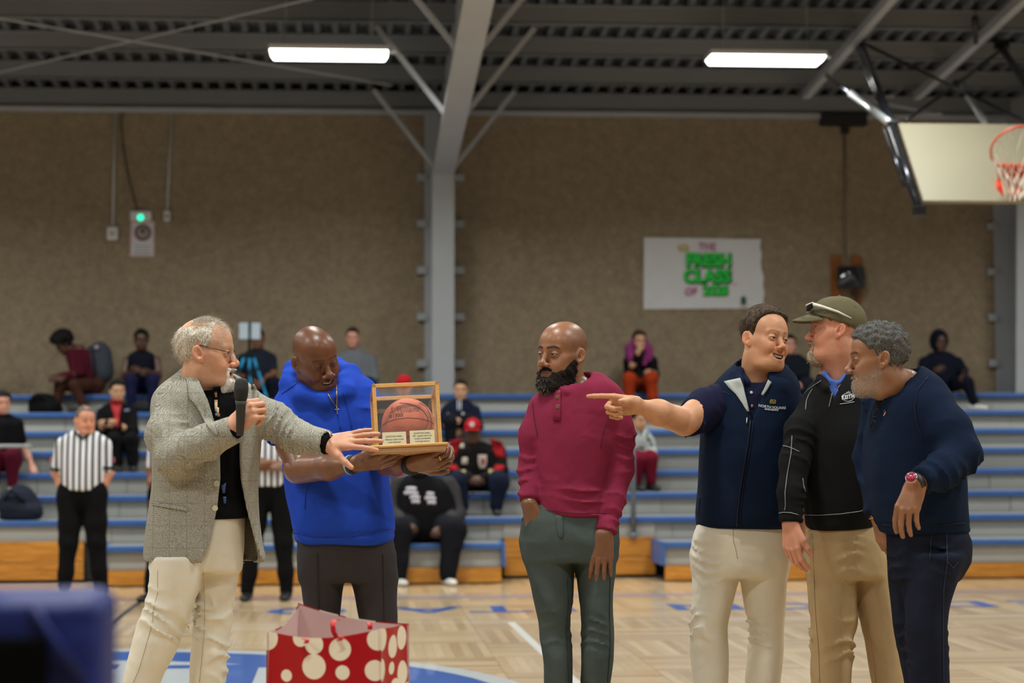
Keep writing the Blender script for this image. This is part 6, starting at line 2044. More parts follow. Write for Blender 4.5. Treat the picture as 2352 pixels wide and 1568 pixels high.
    # spectacles hung at the neckline
    sp = empty('hung_spectacles', P(2006, 960, Y - .2), 'dark-rimmed spectacles hanging from the neckline of the navy sweater', 'spectacles')
    for cx, cy in ((2004, 976), (2012, 948)):
        pts = [(cx + 6 * math.cos(a) - 4 * math.sin(a), cy + 10 * math.sin(a)) for a in np.linspace(0, 2 * math.pi, 15)[:-1]]
        v = march(top, [q[0] for q in pts], [q[1] for q in pts], Y - .5, Y + .2, off=.008)
        MB().tube(v, .0014, 5, True).build('rim', M_DARK, sp, True)
    cord(sp, 'temple', top, [(2014, 938), (2020, 922), (2024, 910)], .0015, M_DARK, Y - .5, Y + .2, off=.006)
    wl = P(2104, 1110, Y - .335)
    M2, fg = arm_island(parts, la[3][:3], wl, .032, .029, dict(along=(-.36, -.06, -.93), back=(-.62, -.76, .2), side='l', curl=((.45, .35, .2), (.5, .35, .2), (.55, .35, .2), (.6, .4, .2)), spread=.03, thumb=(.35, .5), size=1.05), SK_B3, dark=True)
    arm_island(parts, ra[1][:3], P(2018, 1186, Y + .05), .04, .03, dict(along=(.20, -.1, -1), back=(-.9, -.35, 0), side='r', curl=(.35, .4, .4, .4), spread=.02, thumb=(.3, .3), size=1.0), SK_B3, dark=True)
    ax = wl - np.array(la[3][:3]); ax /= np.linalg.norm(ax)
    wt = empty('wristwatch', wl); wt.parent = r; wt.location = tuple(wl - parent_loc(r))
    MB().lathe([(.033, -.012), (.0352, -.011), (.0352, .009), (.033, .010)], wl, ax, 20).build('strap', simple('strap_dark', (44, 34, 26), .5), wt, True)
    dc = P(2094, 1098, Y - .372); dn = np.array((-.45, -.75, .45))
    MB().lathe([(.019, 0), (.0205, .002), (.0205, .007), (.018, .009)], dc, dn, 24).build('case', simple('rose_steel', (206, 170, 164), .2, metal=.9), wt, True)
    MB().lathe([(.0165, .009), (.0165, .0095), (.001, .0096)], dc, dn, 24).build('dial', simple('ruby_dial', (150, 36, 66), .2), wt, True)
    MB().tube([dc + np.array((.0, -.008, .0045)) + np.array((0, 0, .0)), dc + np.array((.004, -.012, .012))], .0008, 5).build('hand', M_SILVER, wt)
    w2 = P(2017, 1187, Y + .05)
    MB().lathe([(.031, -.002), (.0335, 0), (.031, .004)], w2, (-.2, .1, 1), 24).build('bracelet', M_GOLD, r, True)
    pel = [S(1200, 2028, 2218, Y, .15), S(1240, 2036, 2226, Y, .16), S(1290, 2040, 2222, Y, .155), S(1330, 2044, 2200, Y, .14)]
    near = [S(1270, 2080, 2218, Y - .08, .12), S(1330, 2078, 2196, Y - .08, .115), S(1390, 2076, 2180, Y - .08, .105), S(1440, 2078, 2176, Y - .09, .10), S(1500, 2086, 2180, Y - .08, .095), S(1568, 2092, 2179, Y - .07, .088), SZ(.3, 2100, 2176, Y - .06, .08), SZ(.06, 2102, 2180, Y - .06, .08)]
    farl = [S(1270, 2038, 2150, Y + .08, .12), S(1330, 2042, 2146, Y + .08, .115), S(1390, 2050, 2142, Y + .08, .105), S(1440, 2057, 2140, Y + .08, .10), S(1500, 2070, 2146, Y + .08, .095), S(1568, 2083, 2152, Y + .09, .088), SZ(.3, 2092, 2160, Y + .1, .08), SZ(.06, 2094, 2166, Y + .1, .08)]
    kn = ((P(2130, 1440, Y), P(2130, 1510, Y), 3, .009), (P(2100, 1240, Y - .1), P(2100, 1320, Y - .1), 3, .008))
    tf = trousers(r, 'jeans', pel, [near, farl], M_DJEAN, .0085, 16, .005, knees=kn)
    st = simple('navy_stitch', (44, 49, 66), .8)
    cord(r, 'outseam', tf, [(2174, 1215), (2176, 1290), (2168, 1350), (2166, 1450), (2168, 1566)], .0012, st, Y - .5, Y + .2)
    cord(r, 'pocket_seam', tf, [(2140, 1214), (2138, 1250), (2136, 1290)], .0012, st, Y - .5, Y + .2)
    cord(r, 'pocket_seam', tf, [(2176, 1290), (2190, 1304), (2200, 1290)], .0012, st, Y - .5, Y + .2)
    shoe(r, near[-1][1] - .04, near[-1][2], 0, -1.4, M_SHOE_BLK); shoe(r, farl[-1][1] - .04, farl[-1][2], 0, -1.4, M_SHOE_BLK)
    core_island(parts, [[J(2080, 900, Y, .08), J(2100, 1000, Y, .12), J(2120, 1190, Y, .12)]], SK_B3)
    join_body(r, parts, M_SKIN_D)


for fn_ in (man_tweed, man_blue, man_maroon, man_vest, man_cap, man_navy):
    fn_()

# ------------------------------------------------------------------ the ball in its display case
def glass_mat(name, alpha=0.10, rough=0.03, col=(0.85, 0.88, 0.9, 1)):
    if name in MATS: return MATS[name]
    m, nt, b = base_mat(name)
    b.inputs['Base Color'].default_value = col; b.inputs['Roughness'].default_value = rough; b.inputs['Alpha'].default_value = alpha
    MATS[name] = m
    return m


def ball_case():
    Yc = 7.52
    o0 = P(939, 1021, Yc)
    ex = np.array((math.cos(math.radians(2.4)), 0.03, math.sin(math.radians(2.4)))); ex /= np.linalg.norm(ex)
    ez = np.array((-0.045, math.sin(math.radians(11)), math.cos(math.radians(11)))); ez -= ex * (ex @ ez); ez /= np.linalg.norm(ez)
    ey = np.cross(ez, ex)
    R = Matrix(((ex[0], ey[0], ez[0], o0[0]), (ex[1], ey[1], ez[1], o0[1]), (ex[2], ey[2], ez[2], o0[2]), (0, 0, 0, 1)))
    t = empty('display_case', o0, 'wood-framed glass display case held by the man in blue', 'display case')
    m_, nt, b = base_mat('honey_wood')
    tc = nd(nt, 'ShaderNodeTexCoord'); mp = nd(nt, 'ShaderNodeMapping'); mp.inputs['Scale'].default_value = (6, 30, 30)
    nt.links.new(tc.outputs['Object'], mp.inputs[0])
    n = nd(nt, 'ShaderNodeTexNoise'); n.inputs['Scale'].default_value = 6; n.inputs['Detail'].default_value = 5; nt.links.new(mp.outputs[0], n.inputs['Vector'])
    cr = nd(nt, 'ShaderNodeValToRGB'); cr.color_ramp.elements[0].color = rgb((186, 128, 56)); cr.color_ramp.elements[1].color = rgb((226, 176, 100)); nt.links.new(n.outputs['Fac'], cr.inputs[0])
    nt.links.new(cr.outputs[0], b.inputs['Base Color']); b.inputs['Roughness'].default_value = 0.35
    W, H, D, T = 0.127, 0.240, 0.245, 0.0145
    bars = [((-W, 0, 0), (-W + T, T, H)), ((W - T, 0, 0), (W, T, H)), ((-W, D - T, 0), (-W + T, D, H)), ((W - T, D - T, 0), (W, D, H)),
            ((-W, 0, H - T), (W, T, H)), ((-W, D - T, H - T), (W, D, H)), ((-W, T, H - T), (-W + T, D - T, H)), ((W - T, T, H - T), (W, D - T, H))]
    for lo, hi in bars:
        MB().box(lo, hi, R).build('frame_bar', m_, t, bevel=0.0012)
    bs = MB().box((-W - 0.020, -0.024, -0.012), (W + 0.020, D + 0.02, 0.0), R).build('base', m_, t, bevel=0.004)
    MB().box((-W - 0.012, -0.016, -0.028), (W + 0.012, D + 0.012, -0.012), R).build('plinth', simple('pale_wood', (196, 150, 104), 0.5, noise=0.15, nscale=20), t, bevel=0.002)
    g = glass_mat('case_glass', 0.07)
    e = 0.004
    for q in (((-W + T, e, 0), (W - T, e, 0), (W - T, e, H - T), (-W + T, e, H - T)), ((-W + e, T, 0), (-W + e, D - T, 0), (-W + e, D - T, H - T), (-W + e, T, H - T)),
              ((W - e, T, 0), (W - e, D - T, 0), (W - e, D - T, H - T), (W - e, T, H - T)), ((-W + T, T, H - e), (W - T, T, H - e), (W - T, D - T, H - e), (-W + T, D - T, H - e))):
        mesh_obj('glass_pane', [tuple(R @ Vector(v)) for v in q], [(0, 1, 2, 3)], g, t)
    mesh_obj('back_mirror', [tuple(R @ Vector(v)) for v in ((-W + T, D - e, 0), (W - T, D - e, 0), (W - T, D - e, H - T), (-W + T, D - e, H - T))], [(0, 1, 2, 3)], simple('mirror', (150, 150, 150), 0.04, metal=1.0), t)
    # two engraved cards standing in the case
    cm = simple('cream_card', (214, 206, 166), 0.6); ink = simple('card_ink', (72, 64, 40), 0.7)
    for (xa, xb, h_, lines) in ((-0.098, -0.008, 0.053, [('QUINTON SNELL', .0088, .036), ('1988 Senior Captain Connally', .0074, .0245), ('Cadet Basketball', .0074, .014)]),
                                (0.006, 0.100, 0.055, [('QUINTON SNELL', .0088, .044), ('2024 - Legendary Head Coach', .0074, .034), ('Connally Cadet Basketball', .0074, .0235), ('23 Straight Seasons', .0074, .013)])):
        cd = empty('name_card', R @ Vector(((xa + xb) / 2, 0.012, 0)), 'cream card with %s lines of print standing in the display case' % ('three' if len(lines) == 3 else 'four'), 'card')
        MB().box((xa, 0.009, 0.001), (xb, 0.0115, h_), R).build('board', cm, cd)
        for s_, sz, zz in lines:
            text_obj('lettering', s_, R @ Vector(((xa + xb) / 2, 0.0086, zz)), ex, ez, sz, ink, cd, 0.0001, sx=0.80 if len(s_) > 24 else 0.95, bold=0.0001)
    # the ball
    rb = 0.101
    bc = np.array(R @ Vector((0.008, 0.125, rb + 0.002)))
    bt = empty('basketball', bc - np.array((0, 0, rb)), 'signed orange leather basketball inside the display case', 'basketball')
    bm = bmesh.new(); bmesh.ops.create_uvsphere(bm, u_segments=48, v_segments=32, radius=rb)
    v = np.array([q.co[:] for q in bm.verts]) + bc; f = [tuple(x.index for x in q.verts) for q in bm.faces]; bm.free()
    mesh_obj('ball', v, f, simple('orange_leather', (196, 92, 52), 0.5, noise=0.12, nscale=30, bump=0.35, bscale=900), bt, True)

    def sf(p): return sphere(p, bc, rb)
    sm = simple('ball_seam', (40, 20, 14), 0.6)
    k = P(0, 0, 1)
    cx, cy = 941.0, 962.0                      # the ball's middle in the photo
    def proj(p):
        q = np.asarray(p, float) - np.array((0, 0, CAM_Z)); d = q @ np.array(fwd)
        return (W_PX / 2 + F_PX * (q @ np.array(right)) / d, H_PX / 2 - F_PX * (q @ np.array(up)) / d)
    pb = proj(bc); dx, dy = pb[0] - cx, pb[1] - cy
    sc_ = rb * pxm(bc[1]) / 62.0

    def mp_(l): return [(pb[0] + (x - cx) * sc_, pb[1] + (y - cy) * sc_) for x, y in l]
    for l in ([(881, 964), (892, 956), (910, 950), (941, 946), (970, 948), (990, 953), (1002, 960)],
              [(921, 911), (940, 912), (960, 918), (978, 930), (988, 945), (988, 962), (980, 974), (962, 984), (938, 993)],
              [(968, 910), (984, 920), (994, 938), (998, 958), (994, 980)]):
        cord(bt, 'seam', sf, mp_(l), 0.0013, sm, 7.0, 8.0, off=0.0)
    ik = simple('faded_ink', (92, 40, 28), 0.7)
    print_text(bt, 'signature', 'S. Williams', sf, *mp_([(932, 927)])[0], 17, ik, 7.0, 8.0, ang=math.radians(-3), shear=0.4, off=0.0006, sx=0.9)
    print_text(bt, 'signature', '#1988', sf, *mp_([(912, 941)])[0], 13, ik, 7.0, 8.0, ang=math.radians(-8), shear=0.2, off=0.0006)
    for i in range(5):
        rs = np.random.RandomState(i)
        x0, y0 = 905 + i * 13, 966 + (i % 3) * 6
        cord(bt, 'signature', sf, mp_([(x0 + j * 3, y0 + rs.uniform(-4, 4)) for j in range(6)]), 0.0004, ik, 7.0, 8.0, off=0.0, n=4)


ball_case()


# ------------------------------------------------------------------ polka-dot gift bag on a stool
def gift_bag():
    Yb = 5.45
    zt, zb = 0.845, 0.40
    A = P(611, 1450, 5.42); B = P(875, 1450, 5.33); C = P(940, 1450, 5.52)
    A, B, C = A[:2], B[:2], C[:2]
    D = A + (C - B) * 1.0
    m, nt, b = base_mat('red_polka_paper')
    tc = nd(nt, 'ShaderNodeTexCoord')
    vo = nd(nt, 'ShaderNodeTexVoronoi'); vo.inputs['Scale'].default_value = 13; vo.inputs['Randomness'].default_value = 0.62
    nt.links.new(tc.outputs['Object'], vo.inputs['Vector'])
    lt = nd(nt, 'ShaderNodeMath', operation='LESS_THAN'); lt.inputs[1].default_value = 0.44
    nt.links.new(vo.outputs['Distance'], lt.inputs[0])
    mx = nd(nt, 'ShaderNodeMix', data_type='RGBA'); mx.inputs['A'].default_value = rgb((172, 16, 24)); mx.inputs['B'].default_value = rgb((238, 226, 204))
    nt.links.new(lt.outputs[0], mx.inputs['Factor']); nt.links.new(mx.outputs['Result'], b.inputs['Base Color'])
    b.inputs['Roughness'].default_value = 0.3
    t = empty('gift_bag', (*(A + C) / 2, zb), 'red paper gift bag with cream polka dots and red ribbon handles', 'gift bag')
    rnd = np.random.RandomState(4)

    def wall(p, q, hp, hq, sag, bulge, out, n=18, k=14):
        v = []; f = []
        nrm = np.array((q[1] - p[1], -(q[0] - p[0]))); nrm /= np.linalg.norm(nrm)
        for i in range(n + 1):
            s = i / n
            for j in range(k + 1):
                w = j / k
                top = hp * (1 - s) + hq * s - sag * math.sin(math.pi * s)
                z = zb + (top - zb) * w
                x = p * (1 - s) + q * s + nrm * (bulge * math.sin(math.pi * s) * math.sin(math.pi * (0.15 + 0.85 * w) * 0.75) + out + 0.004 * math.sin(7 * s + 5 * w) * w)
                v.append((x[0], x[1], z))
        for i in range(n):
            for j in range(k):
                a = i * (k + 1) + j
                f.append((a, a + k + 1, a + k + 2, a + 1))
        return v, f
    hA, hB, hC, hD = zt - 0.005, zt + 0.006, zt + 0.002, zt + 0.055
    walls = [(A, B, hA, hB, 0.020, 0.014), (B, C, hB, hC, 0.002, -0.010), (C, D, hC, hD, 0.014, 0.006), (D, A, hD, hA, 0.016, -0.016)]
    for (p, q, hp, hq, sg, bu) in walls:
        mm = MB(); mm.add(*wall(p, q, hp, hq, sg, bu, 0.0)); mm.build('paper_wall', m, t, True)
    lin = simple('paper_lining', (214, 180, 174), 0.6)
    for (p, q, hp, hq, sg, bu) in walls:
        mm = MB(); mm.add(*wall(p, q, hp - 0.003, hq - 0.003, sg, bu, -0.0025)); mm.build('lining', lin, t, True)
    MB().add([(*A, zb), (*B, zb), (*C, zb), (*D, zb)], [(3, 2, 1, 0)]).build('bottom', m, t)
    rm = simple('red_ribbon', (206, 22, 28), 0.3)

    def ribbon(pts, w):
        v = []; f = []
        for (px, py, Y) in pts:
            c = P(px, py, Y); v += [c + np.array((-w / 2, 0, 0)), c + np.array((w / 2, 0, 0.0))]
        for i in range(len(pts) - 1): f.append((2 * i, 2 * i + 1, 2 * i + 3, 2 * i + 2))
        o = mesh_obj('ribbon_handle', v, f, rm, t, True)
        o.modifiers.new('t', 'SOLIDIFY').thickness = 0.001
    ribbon([(776, 1470, 5.46), (766, 1450, 5.45), (764, 1432, 5.45), (769, 1422, 5.47), (776, 1424, 5.5)], 0.014)
    ribbon([(850, 1445, 5.43), (850, 1434, 5.43), (846, 1428, 5.45)], 0.013)
    ribbon([(697, 1466, 5.36), (706, 1470, 5.33), (703, 1477, 5.335)], 0.013)
    ribbon([(776, 1462, 5.35), (788, 1462, 5.32), (779, 1471, 5.325)], 0.013)
    # the stool it stands on, below the picture
    cx, cy = (A + C) / 2
    st = empty('stool', (cx, cy, 0), 'black low stool carrying the polka-dot bag below the picture edge', 'stool')
    MB().box((cx - .21, cy - .17, 0.365), (cx + .21, cy + .17, 0.398)).build('seat', M_DARK, st, bevel=0.008)
    for sx in (-1, 1):
        for sy in (-1, 1):
            MB().tube([(cx + sx * .18, cy + sy * .14, 0.365), (cx + sx * .20, cy + sy * .16, 0.0)], 0.014, 8).build('leg', M_DARK, st, True)


gift_bag()


# ------------------------------------------------------------------ blue padded stand close to the camera
def near_stand():
    Yn = 2.25
    xr = float(P(236, 1450, Yn)[0]); zt = float(P(100, 1368, Yn)[2])
    xp = float(P(112, 1500, Yn)[0]); zp = float(P(50, 1462, Yn)[2])
    t = empty('padded_stand', (xr - .25, Yn + .1, 0), 'blue padded stand with a black front panel in the lower left corner', 'stand')
    bm_ = fabric('blue_vinyl', (9, 30, 106), 0.1, rough=0.5, wrinkle=0.5, spec=0.5)
    MB().box((xr - 0.50, Yn, 0), (xr, Yn + 0.16, zt)).build('padded_shell', bm_, t, bevel=0.022, seg=4, smooth=True)
    MB().box((xr - 0.44, Yn - 0.010, 0.45), (xp, Yn + 0.02, zp)).build('front_panel', simple('matt_black', (4, 4, 4), 0.9, spec=0.1), t, bevel=0.006)
    MB().tube([(xp - .02, Yn - .002, zt - .006), (xr - .05, Yn - .006, zt - .05), (xr - .02, Yn - .004, zt - .09)], 0.004, 8).build('fold', bm_, t, True)


near_stand()

# ------------------------------------------------------------------ things on the back wall
YW = Y_WALL - 0.012


def wallq(px, py, dy=0.0):
    return P(px, py, YW - dy)


def banner():
    t = empty('paper_banner', wallq(1615, 628), 'white hand-lettered paper banner with green letters on the wall', 'banner')
    nx, nz = 60, 34
    v = []; f = []
    rs = np.random.RandomState(2)
    jag = np.interp(np.linspace(0, 1, nz + 1), np.linspace(0, 1, 10), [0, -3, 1, -2, 0, 5, 2, 6, 2, 3])
    for j in range(nz + 1):
        w = j / nz
        for i in range(nx + 1):
            s = i / nx
            px = 1479 + (1748 - 1479) * s + (jag[j] * s ** 6) - 1 * w + 4 * w * s
            py = 545 + 4 * s + (165 - 6 * s) * w
            wr = 0.012 + 0.008 * math.sin(9 * s + 7 * w) * math.sin(3 * w + 1) + 0.006 * math.sin(26 * (s + w * 0.9)) * w * (1 - s)
            v.append(wallq(px, py, abs(wr)))
    for j in range(nz):
        for i in range(nx):
            a = j * (nx + 1) + i
            f.append((a, a + nx + 1, a + nx + 2, a + 1))
    mesh_obj('sheet', v, np.array(f), simple('white_paper', (206, 206, 206), 0.8, noise=0.04), t, True)
    gr = simple('marker_green', (22, 196, 62), 0.7); bk = simple('marker_black', (16, 26, 16), 0.7); pk = simple('marker_magenta', (176, 92, 140), 0.7)

    def word(s_, px, py, h_, mat, sx=1.0, bold=0.0, d=0.034, dx=0, dy=0):
        c = wallq(px + dx, py + dy, d)
        text_obj('lettering', s_, c, (1, 0, 0), (0, 0, 1), h_ / 184.6 * 1.4, mat, t, 0.001, sx=sx, bold=bold)
    word('FRESH', 1627, 598, 29, bk, 0.95, 0.020, 0.030, 2.0, 2); word('FRESH', 1627, 598, 29, gr, 0.95, 0.012)
    word('CLASS', 1624, 635, 29, bk, 0.98, 0.020, 0.030, 2.0, 2); word('CLASS', 1624, 635, 29, gr, 0.98, 0.012)
    word('2028', 1643, 668, 22, bk, 0.95, 0.012, 0.030, 1.5, 1); word('2028', 1643, 668, 22, gr, 0.95, 0.008)
    word('THE', 1625, 567, 17, pk, 0.95, 0.002); word('OF', 1587, 670, 17, pk, 0.95, 0.004)
    ye = simple('marker_yellow', (206, 184, 96), 0.7)
    m = MB()
    for (a, b2) in (((1561, 575), (1581, 575)), ((1561, 575), (1559, 563)), ((1559, 563), (1566, 570)), ((1566, 570), (1571, 560)), ((1571, 560), (1576, 569)), ((1576, 569), (1582, 564)), ((1582, 564), (1581, 575))):
        m.tube([wallq(*a, .03), wallq(*b2, .03)], 0.008, 6)
    m.build('crown_drawing', ye, t)
    m = MB(); m.add([wallq(1702, 702, .03), wallq(1714, 702, .03), wallq(1714, 684, .03), wallq(1710, 680, .03), wallq(1702, 682, .03)], [(0, 1, 2, 3, 4)])
    m.build('bottle_drawing', simple('marker_dark_green', (26, 74, 40), 0.7), t)
    m = MB(); m.add([wallq(1702, 703, .031), wallq(1715, 703, .031), wallq(1715, 699, .031), wallq(1702, 699, .031)], [(0, 1, 2, 3)])
    m.build('bottle_drawing', simple('marker_sand', (188, 176, 140), 0.7), t)
    m = MB(); m.lathe([(0.02, 0), (0.02, 0.001)], wallq(1689, 653, .03), (0, -1, 0), 10); m.build('heart_drawing', simple('marker_pink', (220, 150, 170), 0.7), t)


banner()
M_COND = simple('conduit_zinc', (190, 188, 184), 0.45, metal=0.1)
M_BOX = simple('outlet_ivory', (206, 204, 198), 0.5)
for (xa, ya, xb, yb, w, h, lab) in ((265, 250, 259, 522, 24, 30, 'pale outlet box at the end of the longer wall conduit'), (395, 250, 384, 485, 15, 24, 'small pale outlet box at the end of the shorter wall conduit')):
    c = wallq(xb, yb + h / 2)
    t = empty('outlet_box', c, lab, 'outlet')
    s_ = 1 / 184.6
    MB().box((c[0] - w / 2 * s_, YW - .05, c[2] - h / 2 * s_), (c[0] + w / 2 * s_, YW + .01, c[2] + h / 2 * s_)).build('box', M_BOX, t, bevel=.006)
    MB().lathe([(.022, 0), (.022, .004)], (c[0], YW - .05, c[2]), (0, -1, 0), 14).build('socket', simple('socket_grey', (120, 118, 112), .5), t)
    MB().tube([wallq(xa, ya, .02), wallq(xb, yb, .02)], .016 if w > 20 else .013, 10).build('conduit', M_COND, t, True)
c = wallq(324, 496)
t = empty('access_point', c, 'white wireless box with a glowing green light above the notice', 'wireless box')
MB().box((c[0] - .13, YW - .06, c[2] - .06), (c[0] + .13, YW + .01, c[2] + .06)).build('shell', simple('ap_white', (222, 222, 222), .4), t, bevel=.015)
led, ntl_, bl2 = base_mat('green_led'); bl2.inputs['Base Color'].default_value = (0, .5, .3, 1); bl2.inputs['Emission Color'].default_value = (.02, .9, .5, 1); bl2.inputs['Emission Strength'].default_value = 1.6
MB().lathe([(.04, 0), (.036, .006)], (c[0], YW - .062, c[2] - .025), (0, -1, 0), 16).build('indicator', led, t)
cb = MB().tube([wallq(283, 250, .03), wallq(277, 280, .03), wallq(283, 340, .03), wallq(296, 410, .03), wallq(312, 470, .03), wallq(318, 486, .03)], .009, 6).build('cable', simple('dark_cable', (40, 34, 30), .7), t, True)
t = empty('wall_notice', wallq(327, 548), 'red-bordered printed notice with round emblem under the wireless box', 'notice')
q = [wallq(299, 507, .01), wallq(356, 507, .01), wallq(355, 590, .01), wallq(298, 590, .01)]
mesh_obj('sheet', q, [(3, 2, 1, 0)], simple('notice_pink', (196, 160, 160), .6), t)
mesh_obj('panel', [wallq(303, 511, .014), wallq(352, 511, .014), wallq(351, 586, .014), wallq(302, 586, .014)], [(3, 2, 1, 0)], simple('notice_white', (200, 200, 202), .6), t)
c = wallq(328, 534, .018)
MB().lathe([(.105, 0), (.105, .002)], c, (0, -1, 0), 24).build('emblem', simple('notice_maroon', (110, 62, 60), .6), t)
MB().lathe([(.07, .003), (.07, .004)], c, (0, -1, 0), 24).build('emblem', simple('notice_grey', (150, 140, 138), .6), t)
MB().lathe([(.03, .005), (.03, .006)], c + np.array((0, 0, .02)), (0, -1, 0), 16).build('emblem', simple('notice_dark', (74, 66, 64), .6), t)
for yy in (563, 570, 577, 582):
    mesh_obj('text_line', [wallq(308, yy, .018), wallq(346, yy, .018), wallq(346, yy + 2, .018), wallq(308, yy + 2, .018)], [(3, 2, 1, 0)], simple('notice_ink', (150, 150, 154), .6), t)

# scoreboard box, its drop and the caged timer on oak boards
t = empty('speaker_box', wallq(1934, 277), 'flat black box mounted high under the roof edge above the oak boards', 'speaker')
a, b2 = wallq(1882, 263), wallq(1985, 292)
MB().box((a[0], YW - .16, b2[2]), (b2[0], YW - .005, a[2])).build('cabinet', simple('box_black', (20, 19, 18), .6), t, bevel=.006)
a, b2 = wallq(1932, 292), wallq(1946, 308)
MB().box((a[0], YW - .10, b2[2]), (b2[0], YW - .005, a[2])).build('stem', simple('box_black', (20, 19, 18), .6), t)
MB().tube([wallq(1940, 305, .02), wallq(1941, 590, .02)], .012, 8).build('drop_conduit', simple('conduit_tan', (120, 106, 88), .6), t, True)
t = empty('wall_timer', wallq(1944, 640), 'dark timer with a shiny shield fixed to two vertical oak boards', 'timer')
M_WOOD2 = oak('mount_board', (118, 66, 18), (150, 90, 34))
for xa, ya, xb, yb in ((1907, 587, 1932, 682), (1955, 587, 1979, 694)):
    a, b2 = wallq(xa, ya), wallq(xb, yb)
    MB().box((a[0], YW - .03, b2[2]), (b2[0], YW + .005, a[2])).build('board', M_WOOD2, t, bevel=.003)
a, b2 = wallq(1920, 614), wallq(1978, 664)
MB().box((a[0], YW - .20, b2[2]), (b2[0], YW - .03, a[2])).build('body', simple('timer_dark', (40, 42, 46), .35), t, bevel=.02)
c = (wallq(1949, 634, .2) + 0)
n = 14; v = []; f = []
for j in range(n + 1):
    for i in range(n + 1):
        s_, w_ = i / n - .5, j / n - .5
        v.append((c[0] + s_ * .27, YW - .20 - .07 * (1 - (2 * s_) ** 2) * (1 - (2 * w_) ** 2) - .012 * math.sin(9 * s_ + 5 * w_), c[2] + w_ * .24))
for j in range(n):
    for i in range(n):
        k_ = j * (n + 1) + i; f.append((k_, k_ + 1, k_ + n + 2, k_ + n + 1))
mesh_obj('shield', v, np.array(f), simple('shield_gloss', (90, 92, 96), .08, metal=.85), t, True)
MB().lathe([(.03, 0), (.03, .08), (.02, .1)], wallq(1966, 668, .08), (0, 0, -1), 10).build('horn', simple('timer_dark', (40, 42, 46), .35), t)


